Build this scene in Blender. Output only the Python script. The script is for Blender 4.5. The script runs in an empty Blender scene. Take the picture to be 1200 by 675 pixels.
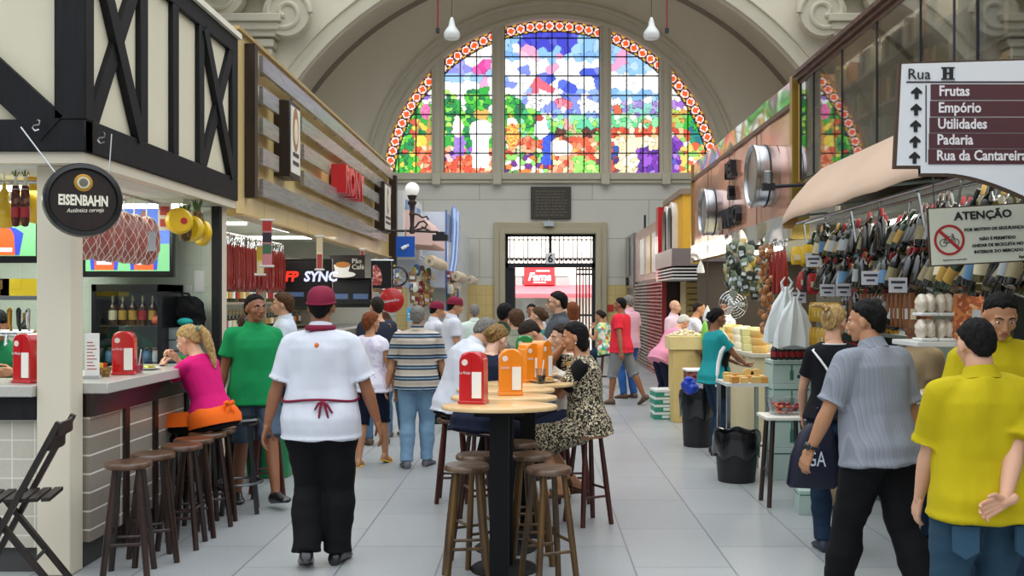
import bpy, bmesh, math, random
from mathutils import Vector, Matrix, noise, geometry
R = math.radians
PI = math.pi
SC = bpy.context.scene
COL = SC.collection
F = 1167.0; CX = 628.0; CY = 350.0; CAMZ = 1.70
def atx(px, Y): return (px - CX) / F * Y
def atz(py, Y): return CAMZ - (py - CY) / F * Y
def s2l(c): return c / 12.92 if c <= 0.04045 else ((c + 0.055) / 1.055) ** 2.4
def hexc(h):
    h = h.lstrip('#')
    return tuple(s2l(int(h[i:i + 2], 16) / 255) for i in (0, 2, 4))

# ---------------------------------------------------------------- materials
MATS = {}
def pm(name, col, rough=0.55, metal=0.0, var=0.10, scale=6.0, bump=0.0, bscale=40.0, stretch=(1, 1, 1), spec=0.5, emit=0.0, coat=0.0, alpha=1.0):
    if name in MATS: return MATS[name]
    m = bpy.data.materials.new(name); m.use_nodes = True
    nt = m.node_tree; N = nt.nodes; L = nt.links
    b = N['Principled BSDF']
    c = hexc(col) if isinstance(col, str) else col
    tc = N.new('ShaderNodeTexCoord'); mp = N.new('ShaderNodeMapping'); mp.inputs['Scale'].default_value = stretch
    L.new(tc.outputs['Object'], mp.inputs['Vector'])
    nz = N.new('ShaderNodeTexNoise'); nz.inputs['Scale'].default_value = scale; nz.inputs['Detail'].default_value = 4
    L.new(mp.outputs['Vector'], nz.inputs['Vector'])
    mx = N.new('ShaderNodeMix'); mx.data_type = 'RGBA'
    lo = tuple(max(0, x * (1 - var)) for x in c); hi = tuple(min(1, x * (1 + var)) for x in c)
    mx.inputs[6].default_value = (*lo, 1); mx.inputs[7].default_value = (*hi, 1)
    L.new(nz.outputs['Fac'], mx.inputs[0])
    L.new(mx.outputs[2], b.inputs['Base Color'])
    b.inputs['Roughness'].default_value = rough; b.inputs['Metallic'].default_value = metal
    b.inputs['Specular IOR Level'].default_value = spec
    if coat: b.inputs['Coat Weight'].default_value = coat; b.inputs['Coat Roughness'].default_value = 0.08
    if alpha < 1: b.inputs['Alpha'].default_value = alpha
    if emit:
        L.new(mx.outputs[2], b.inputs['Emission Color']); b.inputs['Emission Strength'].default_value = emit
    if bump:
        n2 = N.new('ShaderNodeTexNoise'); n2.inputs['Scale'].default_value = bscale; n2.inputs['Detail'].default_value = 3
        L.new(mp.outputs['Vector'], n2.inputs['Vector'])
        bp = N.new('ShaderNodeBump'); bp.inputs['Strength'].default_value = bump; bp.inputs['Distance'].default_value = 0.02
        L.new(n2.outputs['Fac'], bp.inputs['Height']); L.new(bp.outputs['Normal'], b.inputs['Normal'])
    MATS[name] = m
    return m
def brickmat(name, c1, c2, cm, bw, bh, mortar=0.01, axis='XZ', rough=0.5, offset=0.5, bump=0.3, var=0.12, nscale=1.5, coat=0):
    if name in MATS: return MATS[name]
    m = bpy.data.materials.new(name); m.use_nodes = True
    nt = m.node_tree; N = nt.nodes; L = nt.links; b = N['Principled BSDF']
    tc = N.new('ShaderNodeTexCoord'); sp = N.new('ShaderNodeSeparateXYZ'); cb = N.new('ShaderNodeCombineXYZ')
    L.new(tc.outputs['Object'], sp.inputs[0])
    L.new(sp.outputs[axis[0]], cb.inputs[0]); L.new(sp.outputs[axis[1]], cb.inputs[1])
    br = N.new('ShaderNodeTexBrick'); br.offset = offset
    L.new(cb.outputs[0], br.inputs['Vector'])
    br.inputs['Color1'].default_value = (*hexc(c1), 1); br.inputs['Color2'].default_value = (*hexc(c2), 1); br.inputs['Mortar'].default_value = (*hexc(cm), 1)
    br.inputs['Scale'].default_value = 1; br.inputs['Mortar Size'].default_value = mortar
    br.inputs['Brick Width'].default_value = bw; br.inputs['Row Height'].default_value = bh; br.inputs['Mortar Smooth'].default_value = 0.1
    nz = N.new('ShaderNodeTexNoise'); nz.inputs['Scale'].default_value = nscale; nz.inputs['Detail'].default_value = 6
    L.new(tc.outputs['Object'], nz.inputs['Vector'])
    n3 = N.new('ShaderNodeTexNoise'); n3.inputs['Scale'].default_value = 60; n3.inputs['Detail'].default_value = 4
    L.new(tc.outputs['Object'], n3.inputs['Vector'])
    av = N.new('ShaderNodeMath'); av.operation = 'ADD'; L.new(nz.outputs['Fac'], av.inputs[0]); L.new(n3.outputs['Fac'], av.inputs[1])
    mr = N.new('ShaderNodeMapRange'); mr.inputs['From Min'].default_value = 0.6; mr.inputs['From Max'].default_value = 1.4
    mr.inputs['To Min'].default_value = 1 - var; mr.inputs['To Max'].default_value = 1 + var
    L.new(av.outputs[0], mr.inputs['Value'])
    vm = N.new('ShaderNodeVectorMath'); vm.operation = 'SCALE'
    L.new(br.outputs['Color'], vm.inputs[0]); L.new(mr.outputs[0], vm.inputs['Scale'])
    L.new(vm.outputs[0], b.inputs['Base Color']); b.inputs['Roughness'].default_value = rough
    if coat: b.inputs['Coat Weight'].default_value = coat
    if bump:
        inv = N.new('ShaderNodeMath'); inv.operation = 'SUBTRACT'; inv.inputs[0].default_value = 1; L.new(br.outputs['Fac'], inv.inputs[1])
        bp = N.new('ShaderNodeBump'); bp.inputs['Strength'].default_value = bump; bp.inputs['Distance'].default_value = 0.01
        L.new(inv.outputs[0], bp.inputs['Height']); L.new(bp.outputs['Normal'], b.inputs['Normal'])
    MATS[name] = m
    return m
def wood(name, c1, c2, rough=0.45, scale=3.0, stretch=(8, 8, 1), coat=0.0, bump=0.0, spec=0.5):
    if name in MATS: return MATS[name]
    m = bpy.data.materials.new(name); m.use_nodes = True
    nt = m.node_tree; N = nt.nodes; L = nt.links; b = N['Principled BSDF']
    tc = N.new('ShaderNodeTexCoord'); mp = N.new('ShaderNodeMapping'); mp.inputs['Scale'].default_value = stretch
    L.new(tc.outputs['Object'], mp.inputs['Vector'])
    nz = N.new('ShaderNodeTexNoise'); nz.inputs['Scale'].default_value = scale; nz.inputs['Detail'].default_value = 6; nz.inputs['Distortion'].default_value = 0.6
    L.new(mp.outputs['Vector'], nz.inputs['Vector'])
    cr = N.new('ShaderNodeValToRGB'); cr.color_ramp.elements[0].position = 0.35; cr.color_ramp.elements[1].position = 0.68
    cr.color_ramp.elements[0].color = (*hexc(c1), 1); cr.color_ramp.elements[1].color = (*hexc(c2), 1)
    L.new(nz.outputs['Fac'], cr.inputs[0]); L.new(cr.outputs[0], b.inputs['Base Color'])
    b.inputs['Roughness'].default_value = rough; b.inputs['Specular IOR Level'].default_value = spec
    if bump:
        bp = N.new('ShaderNodeBump'); bp.inputs['Strength'].default_value = bump; bp.inputs['Distance'].default_value = 0.01
        L.new(nz.outputs['Fac'], bp.inputs['Height']); L.new(bp.outputs['Normal'], b.inputs['Normal'])
    if coat: b.inputs['Coat Weight'].default_value = coat; b.inputs['Coat Roughness'].default_value = 0.15
    MATS[name] = m
    return m
def stripes(name, cols, period, axis='Z', rough=0.85, phase=0.0, wob=0.0):
    """cloth of stripes: cols = [(position 0..1, hex)...]"""
    if name in MATS: return MATS[name]
    m = bpy.data.materials.new(name); m.use_nodes = True
    nt = m.node_tree; N = nt.nodes; L = nt.links; b = N['Principled BSDF']
    tc = N.new('ShaderNodeTexCoord'); sp = N.new('ShaderNodeSeparateXYZ'); L.new(tc.outputs['Object'], sp.inputs[0])
    dv = N.new('ShaderNodeMath'); dv.operation = 'MULTIPLY_ADD'; dv.inputs[1].default_value = 1 / period; dv.inputs[2].default_value = phase + 50
    L.new(sp.outputs[axis], dv.inputs[0])
    fr = N.new('ShaderNodeMath'); fr.operation = 'FRACT'; L.new(dv.outputs[0], fr.inputs[0])
    cr = N.new('ShaderNodeValToRGB'); cr.color_ramp.interpolation = 'CONSTANT'
    els = cr.color_ramp.elements
    while len(els) < len(cols): els.new(0.5)
    for e, (p, h) in zip(els, cols): e.position = p; e.color = (*hexc(h), 1)
    L.new(fr.outputs[0], cr.inputs[0]); L.new(cr.outputs[0], b.inputs['Base Color']); b.inputs['Roughness'].default_value = rough
    MATS[name] = m
    return m
def cellmat(name, cols, scale, rough=0.8, stretch=(1, 1, 1), dist=0.0, metric='VORO'):
    """cloth printed with random patches"""
    if name in MATS: return MATS[name]
    m = bpy.data.materials.new(name); m.use_nodes = True
    nt = m.node_tree; N = nt.nodes; L = nt.links; b = N['Principled BSDF']
    tc = N.new('ShaderNodeTexCoord'); mp = N.new('ShaderNodeMapping'); mp.inputs['Scale'].default_value = stretch
    L.new(tc.outputs['Object'], mp.inputs['Vector'])
    cr = N.new('ShaderNodeValToRGB'); cr.color_ramp.interpolation = 'CONSTANT'
    els = cr.color_ramp.elements
    while len(els) < len(cols): els.new(0.5)
    for e, (p, h) in zip(els, cols): e.position = p; e.color = (*hexc(h), 1)
    if metric == 'VORO':
        vo = N.new('ShaderNodeTexVoronoi'); vo.inputs['Scale'].default_value = scale
        L.new(mp.outputs['Vector'], vo.inputs['Vector'])
        bw = N.new('ShaderNodeSeparateColor'); L.new(vo.outputs['Color'], bw.inputs[0]); L.new(bw.outputs[0], cr.inputs[0])
    else:
        nz = N.new('ShaderNodeTexNoise'); nz.inputs['Scale'].default_value = scale; nz.inputs['Detail'].default_value = 2; nz.inputs['Distortion'].default_value = dist
        L.new(mp.outputs['Vector'], nz.inputs['Vector']); L.new(nz.outputs['Fac'], cr.inputs[0])
    L.new(cr.outputs[0], b.inputs['Base Color']); b.inputs['Roughness'].default_value = rough
    MATS[name] = m
    return m
def emat(name, col, strength=.5):
    return pm(name, col, var=0.02, emit=strength, rough=0.4)
def colattr(name, emit=0.0, rough=0.5):
    if name in MATS: return MATS[name]
    m = bpy.data.materials.new(name); m.use_nodes = True
    nt = m.node_tree; N = nt.nodes; L = nt.links; b = N['Principled BSDF']
    a = N.new('ShaderNodeVertexColor'); a.layer_name = 'Col'
    L.new(a.outputs['Color'], b.inputs['Base Color']); b.inputs['Roughness'].default_value = rough
    if emit: L.new(a.outputs['Color'], b.inputs['Emission Color']); b.inputs['Emission Strength'].default_value = emit
    MATS[name] = m
    return m
def glassmat(name, tint=(0.9, 0.95, 0.95), refl=0.3, rough=0.02):
    if name in MATS: return MATS[name]
    m = bpy.data.materials.new(name); m.use_nodes = True
    nt = m.node_tree; N = nt.nodes; L = nt.links
    N.remove(N['Principled BSDF']); out = N['Material Output']
    t = N.new('ShaderNodeBsdfTransparent'); t.inputs[0].default_value = (*tint, 1)
    g = N.new('ShaderNodeBsdfGlossy'); g.inputs['Roughness'].default_value = rough
    fr = N.new('ShaderNodeLayerWeight'); fr.inputs['Blend'].default_value = 0.5
    mr = N.new('ShaderNodeMapRange'); mr.inputs['To Min'].default_value = 0.05; mr.inputs['To Max'].default_value = refl
    L.new(fr.outputs['Facing'], mr.inputs['Value'])
    mx = N.new('ShaderNodeMixShader'); L.new(mr.outputs[0], mx.inputs[0]); L.new(t.outputs[0], mx.inputs[1]); L.new(g.outputs[0], mx.inputs[2])
    L.new(mx.outputs[0], out.inputs['Surface'])
    MATS[name] = m
    return m

# ---------------------------------------------------------------- mesh builder
class MB:
    def __init__(s): s.v = []; s.f = []; s.m = []; s.c = None
    def add(s, vs, fs, m=0, M=None):
        b = len(s.v)
        if M is not None: vs = [M @ Vector(v) for v in vs]
        s.v.extend(tuple(v) for v in vs)
        s.f.extend(tuple(b + i for i in f) for f in fs)
        s.m.extend([m] * len(fs))
        return s
    def box(s, x0, x1, y0, y1, z0, z1, m=0, M=None):
        vs = [(x0, y0, z0), (x1, y0, z0), (x1, y1, z0), (x0, y1, z0), (x0, y0, z1), (x1, y0, z1), (x1, y1, z1), (x0, y1, z1)]
        return s.add(vs, [(0, 3, 2, 1), (4, 5, 6, 7), (0, 1, 5, 4), (1, 2, 6, 5), (2, 3, 7, 6), (3, 0, 4, 7)], m, M)
    def bar(s, p0, p1, w, d, m=0, up=(0, 0, 1)):
        """rectangular bar from p0 to p1, width w (sideways) and d (along up-ish)"""
        p0 = Vector(p0); p1 = Vector(p1); z = (p1 - p0); ln = z.length; z.normalize()
        u = Vector(up)
        if abs(u.dot(z)) > 0.98: u = Vector((0, 1, 0)) if abs(z.y) < 0.9 else Vector((1, 0, 0))
        x = u.cross(z).normalized(); y = z.cross(x)
        M = Matrix((x, y, z)).transposed().to_4x4(); M.translation = p0
        return s.box(-w / 2, w / 2, -d / 2, d / 2, 0, ln, m, M)
    def tube(s, pts, rad, n=10, m=0, caps=True, sx=1.0, up=None):
        pts = [Vector(p) for p in pts]
        if not hasattr(rad, '__len__'): rad = [rad] * len(pts)
        rings = []; prev = None
        for i, p in enumerate(pts):
            t = (pts[min(i + 1, len(pts) - 1)] - pts[max(i - 1, 0)])
            if t.length < 1e-9: t = Vector((0, 0, 1))
            t.normalize()
            if prev is None:
                u = Vector(up) if up else (Vector((0, 0, 1)) if abs(t.z) < 0.9 else Vector((0, 1, 0)))
                x = u.cross(t)
                if x.length < 1e-6: x = Vector((1, 0, 0)).cross(t)
                x.normalize()
            else:
                x = prev - t * prev.dot(t)
                if x.length < 1e-6: x = Vector((0, 0, 1)).cross(t)
                x.normalize()
            prev = x; y = t.cross(x)
            rings.append([p + (x * math.cos(2 * PI * k / n) * sx + y * math.sin(2 * PI * k / n)) * rad[i] for k in range(n)])
        return s.rings(rings, m, caps)
    def rings(s, rings, m=0, caps=True):
        n = len(rings[0]); vs = [v for r in rings for v in r]; fs = []
        for i in range(len(rings) - 1):
            for k in range(n):
                a = i * n + k; b = i * n + (k + 1) % n
                fs.append((a, b, b + n, a + n))
        if caps:
            fs.append(tuple(range(n - 1, -1, -1))); fs.append(tuple((len(rings) - 1) * n + k for k in range(n)))
        return s.add(vs, fs, m)
    def cap(s, p0, p1, r0, r1, n=10, m=0, k=3):
        """capsule with rounded ends, tapered"""
        p0 = Vector(p0); p1 = Vector(p1); t = (p1 - p0)
        if t.length < 1e-6: t = Vector((0, 0, 1e-4))
        d = t.normalized(); pts = []; rr = []
        for i in range(k, 0, -1):
            a = PI / 2 * i / (k + 0.3); pts.append(p0 - d * r0 * math.sin(a)); rr.append(r0 * math.cos(a))
        pts += [p0, p1]; rr += [r0, r1]
        for i in range(1, k + 1):
            a = PI / 2 * i / (k + 0.3); pts.append(p1 + d * r1 * math.sin(a)); rr.append(r1 * math.cos(a))
        return s.tube(pts, rr, n, m)
    def lathe(s, prof, n=20, m=0, M=None, caps=True):
        rings = [[(r * math.cos(2 * PI * k / n), r * math.sin(2 * PI * k / n), z) for k in range(n)] for r, z in prof]
        if M is not None: rings = [[M @ Vector(v) for v in r] for r in rings]
        return s.rings(rings, m, caps)
    def ell(s, c, r, n=12, k=8, m=0, M=None):
        rings = []
        for i in range(1, k):
            a = -PI / 2 + PI * i / k
            rings.append([(math.cos(a) * r[0] * math.cos(2 * PI * j / n), math.cos(a) * r[1] * math.sin(2 * PI * j / n), r[2] * math.sin(a)) for j in range(n)])
        vs = [v for q in rings for v in q] + [(0, 0, -r[2]), (0, 0, r[2])]
        fs = []
        for i in range(k - 2):
            for j in range(n):
                a = i * n + j; b = i * n + (j + 1) % n
                fs.append((a, b, b + n, a + n))
        lo = len(vs) - 2; hi = lo + 1; o = (k - 2) * n
        for j in range(n):
            fs.append((lo, (j + 1) % n, j)); fs.append((hi, o + j, o + (j + 1) % n))
        T = Matrix.Translation(Vector(c))
        if M is not None: T = T @ M.to_4x4()
        return s.add(vs, fs, m, T)
    def prism(s, pts, h0, h1, m=0, M=None, holes=()):
        """extrude a 2-D outline (with holes) from z=h0 to h1"""
        loops = [[Vector((p[0], p[1], 0)) for p in pts]] + [[Vector((p[0], p[1], 0)) for p in h] for h in holes]
        tris = geometry.tessellate_polygon(loops)
        flat = [p for l in loops for p in l]; n = len(flat)
        vs = [(p.x, p.y, h0) for p in flat] + [(p.x, p.y, h1) for p in flat]
        fs = [tuple(t) for t in tris] + [tuple(n + i for i in reversed(t)) for t in tris]
        b = 0
        for l in loops:
            k = len(l)
            for i in range(k):
                a, c = b + i, b + (i + 1) % k
                fs.append((a, c, c + n, a + n))
            b += k
        return s.add(vs, fs, m, M)
    def mesh(s, name, mats, smooth=40, recalc=True):
        me = bpy.data.meshes.new(name)
        me.from_pydata(s.v, [], s.f)
        for m in mats: me.materials.append(m)
        if len(mats) > 1: me.polygons.foreach_set('material_index', s.m)
        if recalc:
            bm = bmesh.new(); bm.from_mesh(me); bmesh.ops.recalc_face_normals(bm, faces=bm.faces); bm.to_mesh(me); bm.free()
        if smooth:
            me.polygons.foreach_set('use_smooth', [True] * len(me.polygons))
            me.set_sharp_from_angle(angle=R(smooth))
        me.update()
        return me
    def build(s, name, mats, parent=None, loc=(0, 0, 0), rz=0.0, smooth=40, bevel=0, recalc=True):
        if not isinstance(mats, (list, tuple)): mats = [mats]
        me = s.mesh(name, mats, smooth, recalc)
        o = bpy.data.objects.new(name, me); COL.objects.link(o)
        o.location = loc; o.rotation_euler = (0, 0, rz)
        if parent: o.parent = parent
        if bevel:
            b = o.modifiers.new('bevel', 'BEVEL'); b.width = bevel; b.segments = 2; b.limit_method = 'ANGLE'; b.angle_limit = R(50)
        return o
def tag(o, label, cat, group=None, kind=None):
    o['label'] = label; o['category'] = cat
    if group: o['group'] = group
    if kind: o['kind'] = kind
    return o
def thing(name, label, cat, loc=(0, 0, 0), rz=0.0, group=None):
    o = bpy.data.objects.new(name, None); COL.objects.link(o); o.location = loc; o.rotation_euler = (0, 0, rz)
    o.empty_display_size = 0.1
    return tag(o, label, cat, group)
def struct(name, mb, mats, parent=None, **k):
    o = mb.build(name, mats, parent, **k); o['kind'] = 'structure'
    return o
KIDS = {}
def dup(o, loc=None, rz=None, label=None, group=None, parent=None, scale=None):
    c = o.copy(); COL.objects.link(c)
    if parent: c.parent = parent
    if loc is not None: c.location = loc
    if rz is not None: c.rotation_euler = (c.rotation_euler.x, c.rotation_euler.y, rz)
    if scale is not None: c.scale = scale
    if label: c['label'] = label
    if group: c['group'] = group
    if o.name not in KIDS: KIDS[o.name] = list(o.children)
    for ch in KIDS[o.name]: dup(ch, parent=c)
    return c
def arc(cx, cz, r, a0, a1, n):
    return [(cx + r * math.cos(R(a0 + (a1 - a0) * i / n)), cz + r * math.sin(R(a0 + (a1 - a0) * i / n))) for i in range(n + 1)]
# XZ outline extruded along Y: matrix mapping (x,y,z)->(x, z, y)
XZ = Matrix(((1, 0, 0, 0), (0, 0, 1, 0), (0, 1, 0, 0), (0, 0, 0, 1)))
# YZ outline (a=Y,b=Z) extruded along X
YZ = Matrix(((0, 0, 1, 0), (1, 0, 0, 0), (0, 1, 0, 0), (0, 0, 0, 1)))
def text_into(mb, s, size, M, depth=0.004, m=0, align='LEFT', bold=0.0, sx=1.0, shear=0.0, res=2):
    """letters in the XZ plane of M (reading along +X, up +Z, facing -Y)"""
    cu = bpy.data.curves.new('t', 'FONT'); cu.body = s; cu.size = size; cu.align_x = align; cu.extrude = depth; cu.offset = bold; cu.resolution_u = res; cu.shear = shear
    o = bpy.data.objects.new('t', cu); COL.objects.link(o)
    dg = bpy.context.evaluated_depsgraph_get()
    me = bpy.data.meshes.new_from_object(o.evaluated_get(dg))
    vs = [(v.co.x * sx, -v.co.z, v.co.y) for v in me.vertices]; fs = [tuple(p.vertices) for p in me.polygons]
    bpy.data.objects.remove(o); bpy.data.curves.remove(cu); bpy.data.meshes.remove(me)
    mb.add(vs, fs, m, M)
    return mb
def frame(o, x, n):
    """4x4 with origin o, X axis x (reading direction), -Y axis = n (facing), Z = up"""
    x = Vector(x).normalized(); y = -Vector(n).normalized(); z = x.cross(y)
    M = Matrix((x, y, z)).transposed().to_4x4(); M.translation = Vector(o)
    return M
rnd = random.Random(7)
WORLD = 1.0
GLASS = 0.78
# ================================================================ camera, light
cam = bpy.data.cameras.new('camera'); cam.lens = 36 * F / 1200; cam.sensor_width = 36; cam.sensor_fit = 'HORIZONTAL'
cam.shift_x = (600 - CX) / 1200; cam.shift_y = (CY - 337.5) / 1200; cam.clip_end = 200
co = bpy.data.objects.new('camera', cam); COL.objects.link(co); co.location = (0, 0, CAMZ); co.rotation_euler = (PI / 2, 0, 0); SC.camera = co
SC.view_settings.view_transform = 'Standard'; SC.view_settings.look = 'None'; SC.view_settings.gamma = 1; SC.view_settings.use_curve_mapping = False
SC.view_settings.exposure = 0.38
w = bpy.data.worlds.new('world'); SC.world = w; w.use_nodes = True
bg = w.node_tree.nodes['Background']; bg.inputs[0].default_value = (0.90, 0.95, 1.0, 1)
_n = w.node_tree.nodes; _l = w.node_tree.links; _tc = _n.new('ShaderNodeTexCoord'); _sp = _n.new('ShaderNodeSeparateXYZ'); _mr = _n.new('ShaderNodeMapRange'); _mr.interpolation_type = 'SMOOTHSTEP'
_l.new(_tc.outputs['Generated'], _sp.inputs[0]); _l.new(_sp.outputs[2], _mr.inputs['Value'])
for _k, _v in (('From Min', -.05), ('From Max', .9), ('To Min', .08 * WORLD), ('To Max', 2.15 * WORLD)): _mr.inputs[_k].default_value = _v
_l.new(_mr.outputs[0], bg.inputs[1])
def area(name, loc, size, power, rot=(0, 0, 0), col=(1, 1, 1), sy=None, spread=None):
    l = bpy.data.lights.new(name, 'AREA'); l.energy = power; l.color = col; l.size = size
    if sy: l.shape = 'RECTANGLE'; l.size_y = sy
    if spread: l.spread = spread
    o = bpy.data.objects.new(name, l); COL.objects.link(o); o.location = loc; o.rotation_euler = rot
    return o

M_STONE = brickmat('pale_stone_blocks', '#d4d1c4', '#cfcbbe', '#aaa697', 3.4, 1.17, 0.012, 'XZ', rough=0.8, bump=0.2, var=0.10, nscale=0.6)
M_PLASTER = pm('grey_plaster', '#d8cfba', rough=0.9, var=0.10, scale=0.5, stretch=(2, 1, 0.35), bump=0.1)
M_TRIMSTONE = pm('carved_stone', '#c6bea8', rough=0.85, var=0.08, scale=2)
M_DADO = brickmat('ochre_tiles', '#dcc383', '#d8be7c', '#b9a268', 0.3, 0.3, 0.006, 'XZ', rough=0.4, offset=0, bump=0.1, var=0.06)
M_DARKIRON = pm('dark_iron', '#2b2b30', rough=0.5, metal=0.3, var=0.15)
M_FLOOR = brickmat('grey_granite_slabs', '#a2a4a4', '#999c9d', '#76787a', 1.05, 0.62, 0.006, 'YX', rough=0.33, bump=0.15, var=0.16, nscale=0.9)
YB = 30.0

fl = MB(); fl.box(-14, 14, -3, 45, -0.2, 0.0); struct('floor', fl, M_FLOOR)

# ---- back wall with lunette and door openings
WCX = atx(647, YB); WCZ = atz(222, YB); WR = 200 / F * YB; WZ0 = atz(203, YB)
DX0, DX1, DZ1 = atx(592, YB), atx(698, YB), atz(274, YB)
a0 = math.degrees(math.asin((WZ0 - WCZ) / WR))
lun = arc(WCX, WCZ, WR, a0, 180 - a0, 48)
back = MB()
back.prism([(-14, 0), (DX0, 0), (DX0, DZ1), (DX1, DZ1), (DX1, 0), (14, 0), (14, 14), (-14, 14)], YB, YB + 0.55, 0, XZ, holes=[lun])
struct('wall_back', back, M_STONE)
dz = atz(334, YB)
jx0, jx1, jz1 = atx(579, YB), atx(711, YB), atz(261, YB)
for sgn, (xa, xb) in enumerate(((-4.2, jx0), (jx1, 4.2))):
    b = MB(); b.box(xa, xb, YB - 0.03, YB - 0.001, 0.35, dz); struct('trim_%d' % (sgn + 1), b, M_DADO)
    b = MB(); b.box(xa, xb, YB - 0.05, YB - 0.001, 0.0, 0.75); struct('baseboard_%s' % ('left', 'right')[sgn], b, pm('oxblood_tile', '#8c2d28', rough=0.35))
# plaster tympanum around the lunette: concentric stone rings
VCZ = atz(312, YB); VR = 349 / F * YB
def ring(cx, cz, r0, r1, y0, y1, aa, ab, n=64):
    o = arc(cx, cz, r1, aa, ab, n) + list(reversed(arc(cx, cz, r0, aa, ab, n)))
    return o, y0, y1
ti = 3
def trim(mb, mat, **k):
    global ti
    o = struct('trim_%d' % ti, mb, mat, **k); ti += 1
    return o
# infill plaster over the blocks between the lunette and the vault
t = MB()
o_ = arc(WCX, VCZ, VR + 0.15, 17, 163, 72) + list(reversed(arc(WCX, WCZ, WR + 0.0, a0, 180 - a0, 72)))
t.prism([(x, z) for x, z in o_ if True], YB - 0.02, YB - 0.002, 0, XZ); trim(t, M_PLASTER)
for (ra, rb, d) in ((-0.02, 0.10, 0.16), (0.10, 0.40, 0.10), (0.40, 0.50, 0.17)):
    t = MB(); o_, q0, q1 = ring(WCX, WCZ, WR + ra, WR + rb, YB - d, YB - 0.003, a0, 180 - a0); t.prism(o_, q0, q1, 0, XZ); trim(t, M_TRIMSTONE)
t = MB(); o_, q0, q1 = ring(WCX, VCZ, VR - 0.14, VR, YB - 0.05, YB - 0.003, 15, 165); t.prism(o_, q0, q1, 0, XZ); trim(t, pm('brown_band', '#95897a', rough=0.9))
# sill band and corbels below the lunette
t = MB(); t.box(WCX - 6.2, WCX + 6.2, YB - 0.16, YB - 0.003, atz(211, YB), atz(203, YB)); t.box(WCX - 6.2, WCX + 6.2, YB - 0.1, YB - 0.003, atz(215, YB), atz(211, YB))
for px in (512, 583, 709, 780):
    t.box(atx(px - 5, YB), atx(px + 5, YB), YB - 0.24, YB - 0.003, atz(217, YB), atz(204, YB))
trim(t, M_TRIMSTONE, bevel=0.02)
# mullions of the lunette
def zc(x): return WCZ + math.sqrt(max(0, WR ** 2 - (x - WCX) ** 2))
for (pa, pb) in ((506, 520), (577, 591), (703, 716), (773, 787)):
    xa, xb = atx(pa, YB), atx(pb, YB)
    t = MB(); t.prism([(xa, WZ0), (xb, WZ0), (xb, zc(xb) + .05), (xa, zc(xa) + .05)], YB - 0.10, YB + 0.35, 0, XZ)
    xm = (xa + xb) / 2
    t.prism([(xm - .08, WZ0), (xm + .08, WZ0), (xm + .08, zc(xm) + .05), (xm - .08, zc(xm) + .05)], YB - 0.15, YB, 0, XZ); trim(t, M_TRIMSTONE)
# door jambs
t = MB()
t.prism([(jx0, 0), (DX0, 0), (DX0, DZ1), (DX1, DZ1), (DX1, 0), (jx1, 0), (jx1, jz1), (jx0, jz1)], YB - 0.14, YB - 0.004, 0, XZ)
e = 0.16
t.prism([(DX0 - e, 0), (DX0, 0), (DX0, DZ1), (DX1, DZ1), (DX1, 0), (DX1 + e, 0), (DX1 + e, DZ1 + e), (DX0 - e, DZ1 + e)], YB - 0.19, YB - 0.1, 0, XZ)
trim(t, pm('buff_stone', '#b3a98d', rough=0.85, scale=2), bevel=0.02)

# ---- stained glass
GP = {}
def blob(x, y, cx, cy, rx, ry): return ((x - cx) / rx) ** 2 + ((y - cy) / ry) ** 2 < 1
def figcol(x, y, r):
    '''farm hands, basket, ladder: plain generic shapes'''
    pick = lambda a: a[int(r.random() * len(a)) % len(a)]
    W_ = ['#ffffff', '#fdfdf6', '#f6fbff']
    if blob(x, y, 563, 133, 9, 5): return '#e2b25a'
    if blob(x, y, 563, 153, 13, 14) or (155 < y < 196 and abs(abs(x - 563) - 5) < 4.5): return pick(W_)
    if blob(x, y, 632, 137, 5, 4): return '#b8453a'
    if blob(x, y, 634, 150, 8, 11): return pick(W_)
    if 158 < y < 192 and abs(x - 641) < 5: return pick(['#2f49c9', '#3b63dd'])
    if blob(x, y, 600, 158, 7, 15): return pick(['#e8b23a', '#d9483a', '#f0d060'])
    if blob(x, y, 600, 142, 6, 5): return '#ffffff'
    if blob(x, y, 536, 148, 6, 12): return pick(['#f6dfe0', '#f3e8d8'])
    if 158 < y < 182 and abs(x - 537) < 6: return pick(['#a984d8', '#8d6cc4'])
    if blob(x, y, 498, 129, 6, 9): return pick(['#e05aa0', '#ef86b8'])
    if blob(x, y, 498, 112, 5, 4): return '#8a6cd0'
    if 138 < y < 178 and (abs(x - 490 + (y - 140) * .15) < 1.3 or abs(x - 502 + (y - 140) * .05) < 1.3): return '#c98a4a'
    if blob(x, y, 655, 172, 16, 9): return pick(W_ + ['#f3ead2'])
    return None
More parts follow.
